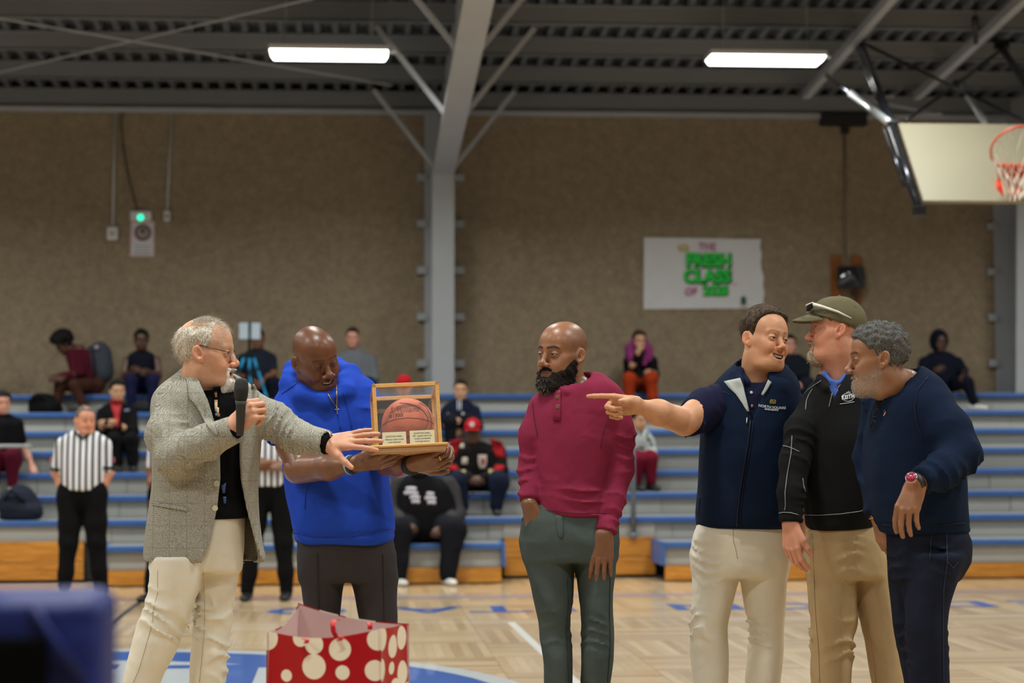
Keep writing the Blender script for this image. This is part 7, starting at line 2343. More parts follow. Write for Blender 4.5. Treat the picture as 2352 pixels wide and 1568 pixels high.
# ------------------------------------------------------------------ basketball goal swung up on its ceiling frame
def goal():
    bl0 = P(2120, 460, 16.2); tl0 = P(2065, 283, 16.92); tl0[0] = bl0[0] = (bl0[0] + tl0[0]) / 2
    v = (tl0 - bl0); L = np.linalg.norm(v); v /= L
    ex = np.array((1.0, 0, 0)); n = np.cross(ex, v)          # out of the face, towards the camera and up
    if n[1] > 0: n = -n
    t = empty('basketball_goal', bl0 + ex * .7, 'white backboard with orange rim swung up under the roof on black pipes', 'basketball goal')
    Wd = 1.40

    def B(x, w, d): return bl0 + ex * x + v * w + n * d
    m = MB(); m.add([B(0, 0, 0), B(Wd, 0, 0), B(Wd, L, 0), B(0, L, 0), B(0, 0, -.035), B(Wd, 0, -.035), B(Wd, L, -.035), B(0, L, -.035)],
                    [(0, 1, 2, 3), (7, 6, 5, 4), (4, 5, 1, 0), (5, 6, 2, 1), (6, 7, 3, 2), (7, 4, 0, 3)])
    m.build('backboard', simple('backboard_cream', (126, 120, 100), .5, noise=.08, nscale=1.5), t)
    orr = simple('rim_orange', (206, 52, 22), .4)
    cx = Wd / 2 + .075; w0 = .16
    m = MB(); hexa = [(-.10, .09), (-.115, -.01), (-.07, -.12), (.07, -.12), (.115, -.01), (.10, .09)]
    vv = [B(cx + a, w0 + b, .004) for a, b in hexa] + [B(cx + a * .9, w0 + b * .9, .05) for a, b in hexa]
    m.add(vv, [(0, 1, 2, 3, 4, 5)[::-1], (6, 7, 8, 9, 10, 11)] + [(i, (i + 1) % 6, 6 + (i + 1) % 6, 6 + i) for i in range(6)])
    m.build('bracket', orr, t)
    w0 += .07
    rr = .2286; c0 = .15 + rr
    ring_ = [B(cx + rr * math.cos(a), w0, c0 - .0 + rr * math.sin(a)) for a in np.linspace(0, 2 * math.pi, 33)[:-1]]
    MB().tube(ring_, .009, 8, True).build('rim', orr, t, True)
    m = MB(); m.add([B(cx - .09, w0 - .01, .03), B(cx + .09, w0 - .01, .03), B(cx + .14, w0 - .01, .21), B(cx - .14, w0 - .01, .21), B(cx - .09, w0 + .006, .03), B(cx + .09, w0 + .006, .03), B(cx + .14, w0 + .006, .21), B(cx - .14, w0 + .006, .21)],
                    [(0, 1, 2, 3), (7, 6, 5, 4), (4, 5, 1, 0), (5, 6, 2, 1), (6, 7, 3, 2), (7, 4, 0, 3)])
    m.build('rim_plate', orr, t)
    # net: 12 loops drooping straight down
    nm = simple('net_cord', (226, 222, 210), .8)
    cc = B(cx, w0, c0)
    low = cc + np.array((-.02, .05, -.40))
    for i in range(12):
        a = 2 * math.pi * i / 12
        p0 = B(cx + rr * math.cos(a), w0, c0 + rr * math.sin(a))
        for d in (1, -1):
            pts = [p0]
            for k_, (fz, fr) in enumerate(((.33, .72), (.66, .50), (1.0, .34))):
                a2 = a + d * (k_ % 2 == 0) * math.pi / 12
                q0 = B(cx + rr * math.cos(a2), w0, c0 + rr * math.sin(a2))
                pts.append(q0 * 0 + cc + (q0 - cc) * fr * np.array((1, 1, .6)) + (low - cc) * fz)
            MB().tube(pts, .0055, 5).build('net_cord', nm, t)
    # ceiling beams, drop legs and cross braces
    zc = lambda Y: deck_z(Y) - .24
    xb1, xb2 = 5.46, 6.82
    for xb in (xb1, xb2):
        MB().bar((xb, 23.4, zc(23.4) - .05), (xb, 14.0, zc(14.0) - .05), .09, .09).build('roof_beam', M_STEEL, t)
    top1 = P(1973, 90, 21.6); top2 = P(2300, 108, 21.4); mid = P(2050, 288, 17.0); end = P(2130, 470, 16.15)
    bk = B(Wd + .03, L, -.06)
    MB().tube([top1, mid], .035, 10).build('drop_leg', M_GLOSSBLK, t, True)
    MB().tube([P(1962, 100, 21.6), P(2042, 285, 17.05)], .02, 8).build('drop_leg', M_GLOSSBLK, t, True)
    MB().tube([B(-.05, L, -.05), B(-.045, -.04, -.05)], .032, 10).build('side_pipe', M_GLOSSBLK, t, True)
    MB().tube([B(-.11, L, -.05), B(-.105, .25, -.05)], .018, 8).build('side_pipe', M_GLOSSBLK, t, True)
    MB().tube([B(Wd + .05, L, -.05), B(Wd + .045, -.04, -.05)], .032, 10).build('side_pipe', M_GLOSSBLK, t, True)
    MB().tube([top2, bk], .04, 10).build('drop_leg', M_DARK, t, True)
    MB().tube([P(1893, 170, 22.6), P(1965, 222, 19.8)], .024, 8).build('stay', M_GLOSSBLK, t, True)
    MB().tube([P(1955, 215, 19.9), P(2040, 280, 17.05)], .036, 10).build('stay', simple('zinc_pipe', (190, 194, 196), .3, metal=.5), t, True)
    MB().tube([P(1975, 95, 21.5), P(2190, 200, 19.5), P(2400, 300, 17.6)], .018, 8).build('cross_brace', M_DARK, t, True)
    MB().tube([P(2295, 118, 21.3), P(2185, 203, 19.6), P(2082, 276, 17.2)], .018, 8).build('cross_brace', M_DARK, t, True)
    MB().tube([P(2210, 195, 20.5), P(2262, 285, 18.5)], .03, 8).build('cross_brace', M_STEEL, t, True)
    for q, r_ in ((P(1972, 88, 21.6), .07), (P(2300, 102, 21.4), .08), (P(2200, 192, 20.6), .05), (P(1893, 168, 22.6), .05), (P(2052, 286, 17.0), .045)):
        MB().box((q[0] - r_, q[1] - .05, q[2] - r_ * .7), (q[0] + r_, q[1] + .05, q[2] + r_ * .7)).build('clamp', M_DARK, t, bevel=.01)
    q = B(-.04, -.06, -.05)
    MB().box((q[0] - .05, q[1] - .04, q[2] - .05), (q[0] + .05, q[1] + .04, q[2] + .03)).build('foot_bracket', M_DARK, t, bevel=.008)
    MB().tube([P(2240, 40, 19.0), P(2242, 100, 19.2)], [.035, .02], 8).build('pulley', M_DARK, t, True)
    MB().tube([P(2240, -20, 19.0), P(2240, 42, 19.0)], .006, 5).build('hoist_cable', M_DARK, t)
    for (a, b2) in (((1965, 225, 23.2), (2150, 262, 22.0)), ((1970, 222, 23.2), (2050, 222, 22.4)), ((2060, 268, 22.6), (2160, 262, 21.8))):
        MB().bar(P(*a), P(*b2), .03, .03).build('rod', M_STEEL, t)


goal()

# ------------------------------------------------------------------ people behind: officials and spectators
def crowd(Y, label, px, head, torso, arms, legs, top_m, leg_m, skin, hair=None, hands=True, dark=False, shoes=None, group='spectators on the bleachers', top_extra=None, z0=0.0, mouth=None, h=0.012, skin_m=None, sleeves=1.0, foot=None):
    """torso: [(py,xl,xr,dy,ry)], arms: [[(px,py,dy,r)...]], legs likewise, in photo pixels at depth Y"""
    r = person_root(px, Y, label, group, z0)
    parts = []
    hx, hy, phi, pit, s = head[:5]
    o = dict(skin=skin, eye=.4, smile=.3, red=.15, brow=rgb((24, 18, 14)))
    o.update(head[5] if len(head) > 5 else {})
    M = head_matrix(math.radians(phi), math.radians(pit), 0.0)
    c = P(hx, hy, Y + (head[6] if len(head) > 6 else -.03))
    secs = [S(q[0], q[1], q[2], Y + q[3], q[4]) for q in torso]
    secs.sort()
    tn = secs[-1]
    make_head(parts, o, c, M, s, np.array((tn[1], tn[2], tn[0] - .02)), .07, h=.0065)
    if hair is not None:
        kind, col0, col1, th = hair
        hm = hair_mat('hair_%d_%d_%d' % col0, col0, col1, 90, (1, 1, 1))
        ys, zs = SHORT_Y, SHORT_Z
        if kind == 'long':
            zs = [z - .16 if y < .02 else z for y, z in zip(SHORT_Y, SHORT_Z)]
        hair_piece(r, 'hair', o, M, c, s, hair_layer(ys, zs, th, 6, 60, .004, kind != 'long', (1, 1, 1), .8), hm, h=.0075, lo=(-.16, -.2, -.2), hi=(.16, .16, .22))
    A = [[J(q[0], q[1], Y + q[2], q[3]) for q in a] for a in arms]
    Lg = [[J(q[0], q[1], Y + q[2], q[3]) for q in l] for l in legs]
    if foot is None: foot = z0 - 0.2225 if z0 > 0 else 0.0
    if z0 > 0:                               # seated: thighs lie on the seat, feet on the step below
        for l in Lg:
            for i, q in enumerate(l[:2]):
                l[i] = (q[0], q[1], max(q[2], z0 + q[3] + 0.01), q[3])
            q = l[-1]; l[-1] = (q[0], q[1], max(q[2], foot + .10), q[3])
    sl = []
    for a in A:
        if sleeves >= 1: sl.append(a)
        elif sleeves > 0:
            a0 = np.array(a[0]); a1 = np.array(a[1]); e = a0 + (a1 - a0) * sleeves
            sl.append([tuple(a0), tuple(e)])

    def top(p):
        d = loft(p, secs, .02, 2.2) + wavy(p, 7, 22, .007)
        for a in sl: d = smin(d, chain(p, a, .03), .02)
        return d
    shape(r, 'top', top, loft_pts(secs) + [q for a in sl for q in a], .1, h, top_m)
    if Lg:
        lo_ = secs[0]
        hz = max(lo_[0], z0 + .13) if z0 > 0 else lo_[0]
        hips = [(lo_[1] - lo_[3] * .5, lo_[2], hz, .10), (lo_[1] + lo_[3] * .5, lo_[2], hz, .10)]

        def bot(p):
            d = rc(p, hips[0][:3], hips[1][:3], .12, .12)
            for l in Lg: d = smin(d, chain(p, l, .03), .03)
            return d + wavy(p, 9, 24, .006)
        shape(r, 'trousers', bot, hips + [q for l in Lg for q in l], .14, h, leg_m)
        for l in Lg:
            f_ = np.array(l[-1][:3])
            if shoes is not None: shoe(r, f_[0], f_[1], foot, math.radians(shoes[1] if len(shoes) > 1 else 0), shoes[0], h=.011)
    for i, a in enumerate(A):
        side = 'r' if i == 0 else 'l'
        e = np.array(a[-2][:3]); w = np.array(a[-1][:3]); u = (w - e) / np.linalg.norm(w - e)
        st = 0.0
        if sleeves < 1:
            core_island(parts, [[(*q[:3], q[3] * .85) for q in a]], skin, .014)
        arm_island(parts, e, w, a[-2][3] * (.8 if sleeves >= 1 else .9), .03, dict(along=tuple(u), back=(-.4 if i == 0 else .4, -.8, .45), side=side, curl=(.5, .5, .55, .6), thumb=(.4, .4)), skin, h=.0075, dark=dark)
    core_island(parts, [[(tn[1], tn[2], tn[0] - .03, .07), (secs[0][1], secs[0][2], secs[0][0], .09)]], skin, .02)
    if top_extra: top_extra(r, top, M, c, s, Y)
    join_body(r, parts, skin_m or (M_SKIN_D if dark else M_SKIN))
    return r


def stripes():
    m, nt, b = base_mat('official_stripes')
    tc = nd(nt, 'ShaderNodeTexCoord'); sp = nd(nt, 'ShaderNodeSeparateXYZ'); nt.links.new(tc.outputs['Object'], sp.inputs[0])
    a = nd(nt, 'ShaderNodeMath', operation='MULTIPLY_ADD'); a.inputs[1].default_value = 1 / .053; a.inputs[2].default_value = 100.3; nt.links.new(sp.outputs[0], a.inputs[0])
    f = nd(nt, 'ShaderNodeMath', operation='FRACT'); nt.links.new(a.outputs[0], f.inputs[0])
    l = nd(nt, 'ShaderNodeMath', operation='LESS_THAN'); l.inputs[1].default_value = .42; nt.links.new(f.outputs[0], l.inputs[0])
    mx = nd(nt, 'ShaderNodeMix', data_type='RGBA'); mx.inputs['A'].default_value = rgb((226, 226, 232)); mx.inputs['B'].default_value = rgb((18, 20, 20))
    nt.links.new(l.outputs[0], mx.inputs['Factor']); nt.links.new(mx.outputs['Result'], b.inputs['Base Color']); b.inputs['Roughness'].default_value = .8
    return m


M_STRIPE = stripes()
M_OFFPANT = fabric('black_slacks', (17, 17, 19), .15)


def col_fab(c, w=.4): return fabric('cloth_%d_%d_%d' % c, c, .15, 500, w)


def collar_black(r, top, M, c, s, Y):
    pass


YR = 17.4
# official by the left bleachers
def ref1_extra(r, top, M, c, s, Y):
    bk = simple('black_rib', (14, 14, 15), .8)
    cord(r, 'collar', top, [(171, 990), (180, 1000), (190, 1006), (202, 1000), (211, 988)], .012, bk, Y - .6, Y + .1, off=.004)
    for pts_ in ([(115, 1076), (124, 1078), (137, 1079)], [(237, 1074), (250, 1075), (263, 1073)]):
        cord(r, 'cuff', top, pts_, .014, bk, Y - .6, Y + .2, off=.002)
    for x in (118, 261):
        cord(r, 'sleeve_flag', top, [(x, 1050), (x, 1062)], .012, simple('flag_red', (170, 90, 96), .8), Y - .6, Y + .2, off=.002)


crowd(YR, 'striped-shirt official with hands in pockets by the left bleachers', 190, (196, 965, 25, -3, 1.0, dict(skin=SK_R, fat=.014, red=.4, neck=.066, brow_amt=.4, smile=.6)),
      [(985, 172, 212, .02, .08), (996, 150, 230, .0, .11), (1012, 136, 246, 0, .12), (1050, 138, 244, 0, .14), (1100, 140, 240, 0, .15), (1126, 144, 236, 0, .15)],
      [[(145, 1022, 0, .07), (130, 1085, .02, .052), (152, 1136, .0, .035)], [(238, 1022, 0, .07), (250, 1085, .02, .052), (226, 1136, .0, .035)]],
      [[(162, 1140, 0, .12), (158, 1245, -.02, .085), (148, 1345, 0, .062)], [(216, 1140, 0, .12), (222, 1245, -.02, .085), (232, 1356, 0, .062)]],
      M_STRIPE, M_OFFPANT, SK_R, ('short', (70, 62, 56), (124, 112, 102), .004), shoes=(M_SHOE_BLK, 10), group='striped officials', sleeves=.9, top_extra=ref1_extra, h=.011)
crowd(YR, 'striped-shirt official with folded arms standing between the tweed jacket and blue sweatshirt', 612, (622, 950, 20, 0, 1.0, dict(skin=SK_B2)),
      [(985, 596, 640, .02, .08), (996, 576, 660, .0, .11), (1012, 566, 672, 0, .12), (1050, 568, 668, 0, .14), (1100, 570, 664, 0, .15), (1118, 572, 660, 0, .15)],
      [[(576, 1022, 0, .07), (566, 1075, -.02, .055), (622, 1072, -.18, .036)], [(662, 1022, 0, .07), (672, 1075, -.02, .055), (612, 1062, -.2, .036)]],
      [[(594, 1135, 0, .12), (580, 1245, -.02, .085), (568, 1355, 0, .062)], [(646, 1135, 0, .12), (652, 1245, -.02, .085), (658, 1356, 0, .062)]],
      M_STRIPE, M_OFFPANT, SK_B2, ('short', (20, 16, 14), (40, 34, 30), .004), dark=True, shoes=(M_SHOE_BLK, -8), group='striped officials', sleeves=.8, h=.011)
crowd(YR, 'striped-shirt official almost hidden behind the man in tweed', 378, (392, 950, -20, 0, 1.0, dict(skin=SK_B2)),
      [(985, 372, 412, .02, .08), (996, 360, 428, .0, .11), (1012, 352, 438, 0, .12), (1050, 354, 436, 0, .14), (1118, 356, 430, 0, .15)],
      [[(358, 1022, 0, .065), (348, 1080, .02, .05), (350, 1135, -.05, .034)], [(430, 1022, 0, .065), (442, 1085, .02, .05), (434, 1140, -.05, .034)]],
      [[(368, 1135, 0, .11), (360, 1245, -.02, .08), (346, 1355, 0, .06)], [(418, 1135, 0, .11), (424, 1245, -.02, .08), (430, 1356, 0, .06)]],
      M_STRIPE, M_OFFPANT, SK_B2, ('short', (20, 16, 14), (40, 34, 30), .004), dark=True, shoes=(M_SHOE_BLK, -30), group='striped officials', sleeves=.8, h=.013)

Y7, Z7 = 24.12, ROW_Z[7]
SK_W = rgb((206, 150, 128)); SK_Y = rgb((196, 150, 116)); SK_DK = rgb((84, 54, 40))


# hunched young man with a backpack, top row left
def a1_extra(r, top, M, c, s, Y):
    pass


a1 = crowd(Y7, 'hunched young person in maroon top with dark afro on the top row', 195, (146, 790, -70, -42, 1.0, dict(skin=SK_DK), -.05),
           [(800, 160, 206, -.08, .10), (820, 152, 216, -.06, .13), (850, 160, 220, -.02, .14), (890, 176, 230, 0, .15), (905, 182, 232, 0, .15)],
           [[(166, 815, -.15, .06), (172, 858, -.25, .05), (138, 862, -.4, .034)], [(176, 812, -.1, .06), (186, 856, -.2, .05), (150, 866, -.45, .034)]],
           [[(205, 898, -.05, .10), (140, 884, -.35, .075), (128, 930, -.35, .05)], [(215, 900, .0, .10), (170, 884, -.4, .075), (190, 932, -.4, .05)]],
           col_fab((72, 18, 32)), col_fab((66, 40, 32)), SK_DK, ('short', (12, 11, 11), (30, 27, 25), .06), dark=True, shoes=(M_SHOE_BLK, -60), z0=Z7)
pk = empty('backpack', P(232, 880, Y7 + .1), 'slate grey backpack worn by the hunched person in maroon', 'backpack')


def pack_fn(p):
    c0 = P(228, 825, Y7 + .05)
    d = ell(p, c0, (.15, .15, .22))
    d = smin(d, ell(p, P(236, 850, Y7 + .05), (.13, .15, .17)), .05)
    return d + wavy(p, 4, 24, .006)


shape(pk, 'pack_body', pack_fn, [tuple(P(228, 825, Y7 + .05))], .35, .015, col_fab((62, 66, 74)))
MB().tube([P(205, 795, Y7 - .12), P(212, 830, Y7 - .14), P(214, 868, Y7 - .10)], .018, 8).build('strap', col_fab((52, 56, 66)), pk, True)
MB().box(tuple(P(222, 797, Y7 - .1) - .02), tuple(P(222, 797, Y7 - .1) + .02)).build('tag', simple('tag_lilac', (170, 150, 170), .6), pk, bevel=.004)

crowd(Y7, 'person in a dark sleeveless top with clasped hands on the top row', 325, (325, 781, 5, -5, .98, dict(skin=SK_DK)),
      [(806, 312, 340, .02, .07), (814, 298, 354, 0, .09), (828, 294, 358, 0, .12), (860, 297, 355, 0, .13), (900, 298, 352, 0, .14)],
      [[(292, 826, 0, .05), (284, 864, -.08, .04), (318, 856, -.3, .03)], [(360, 826, 0, .05), (366, 864, -.08, .04), (328, 852, -.3, .03)]],
      [[(312, 898, -.05, .1), (300, 872, -.4, .078), (302, 930, -.38, .055)], [(340, 898, -.05, .1), (352, 872, -.4, .078), (350, 930, -.38, .055)]],
      col_fab((22, 22, 34)), col_fab((28, 30, 62)), SK_DK, ('short', (14, 12, 11), (34, 30, 26), .02), dark=True, shoes=(M_SHOE_BLK, 0), z0=Z7, sleeves=0)
crowd(Y7, 'person in dark navy tee sitting behind the phone tripod', 596, (592, 778, -8, -8, .98, dict(skin=SK_B2)),
      [(800, 578, 606, .02, .07), (810, 560, 622, 0, .09), (826, 550, 630, 0, .12), (860, 552, 628, 0, .14), (900, 556, 626, 0, .15)],
      [[(556, 824, 0, .065), (546, 862, -.08, .05), (572, 874, -.3, .033)], [(624, 824, 0, .065), (630, 856, -.08, .05), (604, 876, -.3, .033)]],
      [[(580, 898, -.05, .1), (566, 880, -.4, .08), (566, 932, -.38, .06)], [(610, 898, -.05, .1), (628, 880, -.4, .085), (632, 932, -.38, .06)]],
      col_fab((30, 36, 48)), col_fab((20, 22, 36)), SK_B2, ('short', (18, 15, 13), (36, 30, 26), .006), dark=True, shoes=(M_SHOE_BLK, 0), z0=Z7, sleeves=.8)
tp = empty('phone_tripod', P(575, 935, 23.4), 'blue-legged tripod with two pale screens in front of the top row', 'tripod')
scr = simple('pale_screen', (176, 190, 200), .3)
for xa in (549, 577):
    a, b2 = P(xa, 741, 23.5), P(xa + 21, 779, 23.5)
    MB().box((a[0], 23.49, b2[2]), (b2[0], 23.52, a[2])).build('screen', scr, tp, bevel=.004)
    a, b2 = P(xa - 1, 739, 23.53), P(xa + 22, 781, 23.53)
    MB().box((a[0], 23.52, b2[2]), (b2[0], 23.545, a[2])).build('casing', M_DARK, tp, bevel=.004)
MB().tube([P(573, 741, 23.53), P(573, 822, 23.5)], .018, 8).build('column', M_DARK, tp, True)
bt_ = simple('tripod_blue', (20, 140, 190), .4); kt = simple('tripod_black', (18, 20, 24), .4)
for l in ([(560, 822), (552, 846), (546, 862), (538, 890), (528, 935)], [(584, 823), (590, 846), (593, 852), (606, 890), (618, 935)], [(573, 823), (573, 850), (574, 865), (575, 890), (576, 935)]):
    for k in range(4):
        yy = 23.45 - .05 * k
        MB().tube([P(*l[k], yy), P(*l[k + 1], yy - .05)], .017 - .002 * k, 8).build('leg_section', bt_ if k != 1 else kt, tp, True)
crowd(Y7, 'short-haired man in plain grey sweatshirt on the top row', 818, (810, 776, -5, -4, .98, dict(skin=SK_W, red=.3)),
      [(802, 794, 828, .02, .08), (812, 778, 848, 0, .10), (828, 770, 858, 0, .13), (860, 772, 860, 0, .15), (900, 776, 858, 0, .16)],
      [[(778, 826, 0, .07), (768, 868, -.08, .055), (800, 880, -.3, .034)], [(852, 826, 0, .07), (862, 868, -.08, .055), (824, 882, -.3, .034)]],
      [[(800, 900, -.05, .1), (786, 880, -.4, .08), (788, 932, -.38, .06)], [(832, 900, -.05, .1), (848, 880, -.4, .08), (848, 932, -.38, .06)]],
      col_fab((104, 108, 114)), col_fab((30, 34, 44)), SK_W, ('short', (14, 12, 11), (34, 28, 24), .008), shoes=(M_SHOE_WHT, 0), z0=Z7)


def purple_scarf(r, top, M, c, s, Y):
    hm = hair_mat('purple_curls', (92, 30, 74), (150, 60, 120), 70, (1, 1, 1))
    for sx in (-1, 1):
        l = [J(1468 + sx * 14, 786, Y - .05, .035), J(1468 + sx * 22, 800, Y - .12, .05), J(1468 + sx * 22, 818, Y - .15, .055), J(1468 + sx * 13, 834, Y - .17, .035)]
        shape(r, 'curls', lambda p: chain(p, l, .03) + wavy(p, 3, 45, .012), l, .1, .012, hm)


crowd(Y7, 'woman with purple curls and rust-orange trousers on the top row', 1470, (1468, 782, 8, -8, .96, dict(skin=SK_Y)),
      [(806, 1452, 1486, .02, .07), (814, 1442, 1498, 0, .09), (828, 1434, 1506, 0, .12), (860, 1436, 1506, 0, .14), (892, 1440, 1504, 0, .15)],
      [[(1442, 828, 0, .055), (1440, 868, -.1, .045), (1464, 812, -.26, .028)], [(1500, 828, 0, .055), (1506, 860, -.1, .045), (1498, 856, -.32, .03)]],
      [[(1456, 892, -.05, .1), (1446, 870, -.4, .085), (1444, 925, -.38, .06)], [(1486, 892, -.05, .1), (1496, 868, -.4, .085), (1500, 928, -.38, .058)]],
      col_fab((20, 18, 20)), col_fab((152, 52, 22)), SK_Y, ('short', (40, 26, 22), (84, 54, 44), .016), shoes=(M_SHOE_BLK, 0), z0=Z7, top_extra=purple_scarf)
crowd(Y7, 'person in a dark jacket on the top row behind the pointing man', 1828, (1814, 792, -12, 0, .96, dict(skin=SK_W)),
      [(812, 1802, 1836, .02, .07), (822, 1794, 1852, 0, .1), (838, 1790, 1860, 0, .13), (870, 1792, 1860, 0, .14), (900, 1796, 1858, 0, .15)],
      [[(1798, 836, 0, .06), (1796, 872, -.08, .05), (1820, 880, -.3, .032)], [(1852, 836, 0, .065), (1850, 858, -.14, .055), (1806, 866, -.3, .04)]],
      [[(1812, 898, -.05, .1), (1802, 880, -.4, .08), (1802, 932, -.38, .06)], [(1842, 898, -.05, .1), (1856, 880, -.4, .08), (1856, 932, -.38, .06)]],
      col_fab((24, 28, 36)), col_fab((28, 32, 44)), SK_W, ('short', (18, 15, 13), (40, 33, 28), .014), shoes=(M_SHOE_BLK, 0), z0=Z7)


def hood_up(r, top, M, c, s, Y):
    def fn(p):
        q = (p - c.astype(p.dtype)) @ M.astype(p.dtype)
        d = ell(q, (0, -.02, .02), (.115, .13, .15))
        d = smax(d, -ell(q, (0, .09, -.01), (.075, .10, .105)), .01)
        return d
    shape(r, 'hood', fn, [tuple(c)], .22, .010, col_fab((20, 22, 34)))


crowd(Y7, 'person in a dark navy hooded top with one leg stretched out at the right', 2165, (2158, 786, 10, -4, .98, dict(skin=SK_DK)),
      [(806, 2140, 2180, .02, .08), (816, 2126, 2194, 0, .11), (832, 2114, 2208, 0, .14), (865, 2118, 2206, 0, .15), (900, 2122, 2204, 0, .16)],
      [[(2122, 832, 0, .07), (2116, 866, -.1, .055), (2144, 852, -.3, .034)], [(2200, 832, 0, .07), (2214, 852, -.12, .055), (2216, 862, -.3, .034)]],
      [[(2150, 898, -.05, .1), (2140, 880, -.4, .08), (2140, 930, -.38, .06)], [(2184, 898, -.05, .1), (2220, 878, -.38, .08), (2238, 924, -.36, .055)]],
      col_fab((20, 24, 38)), col_fab((20, 22, 34)), SK_DK, None, dark=True, shoes=(M_SHOE_WHT, 40), z0=Z7, top_extra=hood_up)

# row 4 and below
Y4 = ROW_Y[4] + .28


def red_v(r, top, M, c, s, Y):
    rd = simple('red_trim', (170, 24, 32), .7)
    patch(r, 'red_shirt', top, [(252, 918, 282, 918), (256, 935, 278, 935), (262, 955, 274, 955), (264, 985, 272, 985)], rd, Y - .5, Y + .2, nx=4, off=.006)
    cord(r, 'chest_mark', top, [(286, 943), (296, 941)], .012, simple('mark_grey', (130, 140, 160), .7), Y - .5, Y + .2)


crowd(Y4, 'person in a black jacket with red lining looking at a phone on the left bleachers', 268, (270, 898, 15, -4, .95, dict(skin=SK_Y)),
      [(922, 254, 286, .02, .07), (932, 238, 300, 0, .1), (948, 228, 308, 0, .13), (985, 226, 308, 0, .15), (1020, 232, 306, 0, .16)],
      [[(234, 948, 0, .06), (228, 985, -.1, .05), (244, 974, -.34, .032)], [(302, 948, 0, .065), (308, 990, -.1, .052), (258, 976, -.34, .032)]],
      [[(258, 1020, -.05, .1), (262, 1008, -.42, .08), (270, 1062, -.4, .06)], [(290, 1020, -.05, .1), (302, 1008, -.42, .08), (306, 1066, -.4, .06)]],
      col_fab((18, 17, 19)), col_fab((16, 16, 18)), SK_Y, ('short', (16, 13, 12), (36, 30, 26), .02), shoes=(M_SHOE_BLK, 10), z0=ROW_Z[4], top_extra=red_v)
ph = empty('phone', P(250, 972, Y4 - .42), 'dark phone in the hands of the person in black and red', 'phone')
q = P(250, 971, Y4 - .43)
MB().box((q[0] - .05, q[1] - .005, q[2] - .03), (q[0] + .05, q[1] + .005, q[2] + .03)).build('slab', M_DARK, ph, bevel=.004)
Y3 = ROW_Y[3] + .25
crowd(Y3, 'man in a black tee and maroon shorts leaning on one arm at the left edge', 12, (6, 926, 20, -2, .97, dict(skin=SK_W)),
      [(950, -14, 20, .02, .08), (958, -30, 38, 0, .1), (972, -36, 48, 0, .13), (1010, -34, 46, 0, .14), (1060, -30, 44, 0, .15)],
      [[(-30, 974, 0, .065), (-40, 1020, .02, .05), (-20, 1050, -.2, .034)], [(40, 974, 0, .066), (54, 1026, .06, .045), (72, 1066, -.0, .032)]],
      [[(-10, 1062, -.05, .1), (-14, 1044, -.42, .09), (-12, 1110, -.4, .055)], [(26, 1064, -.05, .1), (30, 1046, -.42, .092), (28, 1112, -.4, .055)]],
      col_fab((17, 16, 18)), col_fab((78, 16, 34)), SK_W, ('short', (16, 13, 12), (36, 30, 26), .02), shoes=(M_SHOE_WHT, 0), z0=ROW_Z[3], sleeves=.75)
Y5 = ROW_Y[5] + .2


def hoodie_print(r, top, M, c, s, Y):
    w = simple('print_white', (196, 198, 206), .8)
    for (x, y, l) in ((1028, 950, 10), (1060, 950, 10), (1042, 962, 14)):
        cord(r, 'print', top, [(x, y), (x + l, y + 1)], .014, w if y < 960 else simple('print_red', (150, 60, 76), .8), Y - .5, Y + .2)
    for x in (1052, 1058):
        cord(r, 'drawstring', top, [(x, 916), (x, 942)], .007, w, Y - .5, Y + .2)


crowd(Y5, 'girl in navy printed hooded top just right of the display case', 1056, (1058, 896, -6, -3, .95, dict(skin=SK_Y)),
      [(916, 1042, 1074, .02, .08), (926, 1028, 1088, 0, .1), (942, 1018, 1098, 0, .13), (980, 1016, 1098, 0, .14), (1000, 1018, 1096, 0, .15)],
      [[(1024, 942, 0, .06), (1014, 984, -.1, .05), (1034, 972, -.32, .032)], [(1092, 942, 0, .06), (1100, 980, -.1, .05), (1060, 990, -.3, .032)]],
      [[(1040, 1000, -.05, .1), (1034, 985, -.4, .08), (1034, 1030, -.38, .058)], [(1074, 1000, -.05, .1), (1084, 985, -.4, .08), (1084, 1032, -.38, .058)]],
      col_fab((22, 26, 46)), col_fab((24, 24, 32)), SK_Y, ('short', (22, 17, 14), (48, 38, 30), .012), shoes=(M_SHOE_WHT, 0), z0=ROW_Z[5], top_extra=hoodie_print)
Y2 = ROW_Y[2] + .25


def cap_on(colr, patch_col=None):
    def fx(r, top, M, c, s, Y):
        cm_ = col_fab(colr)
        t = empty('cap', c); t.parent = r; t.location = tuple(c - parent_loc(r))

        def crown(p):
            d = smin(ell(p, (0, -.016, .04), (.09, .112, .1)), ell(p, (0, .03, .045), (.08, .072, .08)), .03)
            return smax(d, (.022 + .25 * p[:, 1]) - p[:, 2], .004)
        v, q = surf(crown, (-.11, -.15, -.03), (.11, .13, .16), .007)
        mesh_obj('crown', v * s @ M.T + c, q, cm_, t, True)

        def brim(p):
            x = p[:, 0]; y = p[:, 1] - .08
            zc = .046 - 3.0 * x * x - .15 * np.maximum(0, y)
            e = np.sqrt((x / .085) ** 2 + (y / .08) ** 2) - 1
            return smax(np.abs(p[:, 2] - zc) - .004, np.maximum(e * .08, -y - .02), .002)
        v, q = surf(brim, (-.1, .04, -.03), (.1, .18, .08), .005)
        mesh_obj('brim', v * s @ M.T + c, q, cm_, t, True)
        if patch_col:
            MB().lathe([(.028, 0), (.026, .004)], c + s * (M @ np.array((0, .1, .085))), M @ np.array((0, 1, .35)), 16).build('badge', simple('badge_%d' % patch_col[0], patch_col, .7), t)
    return fx


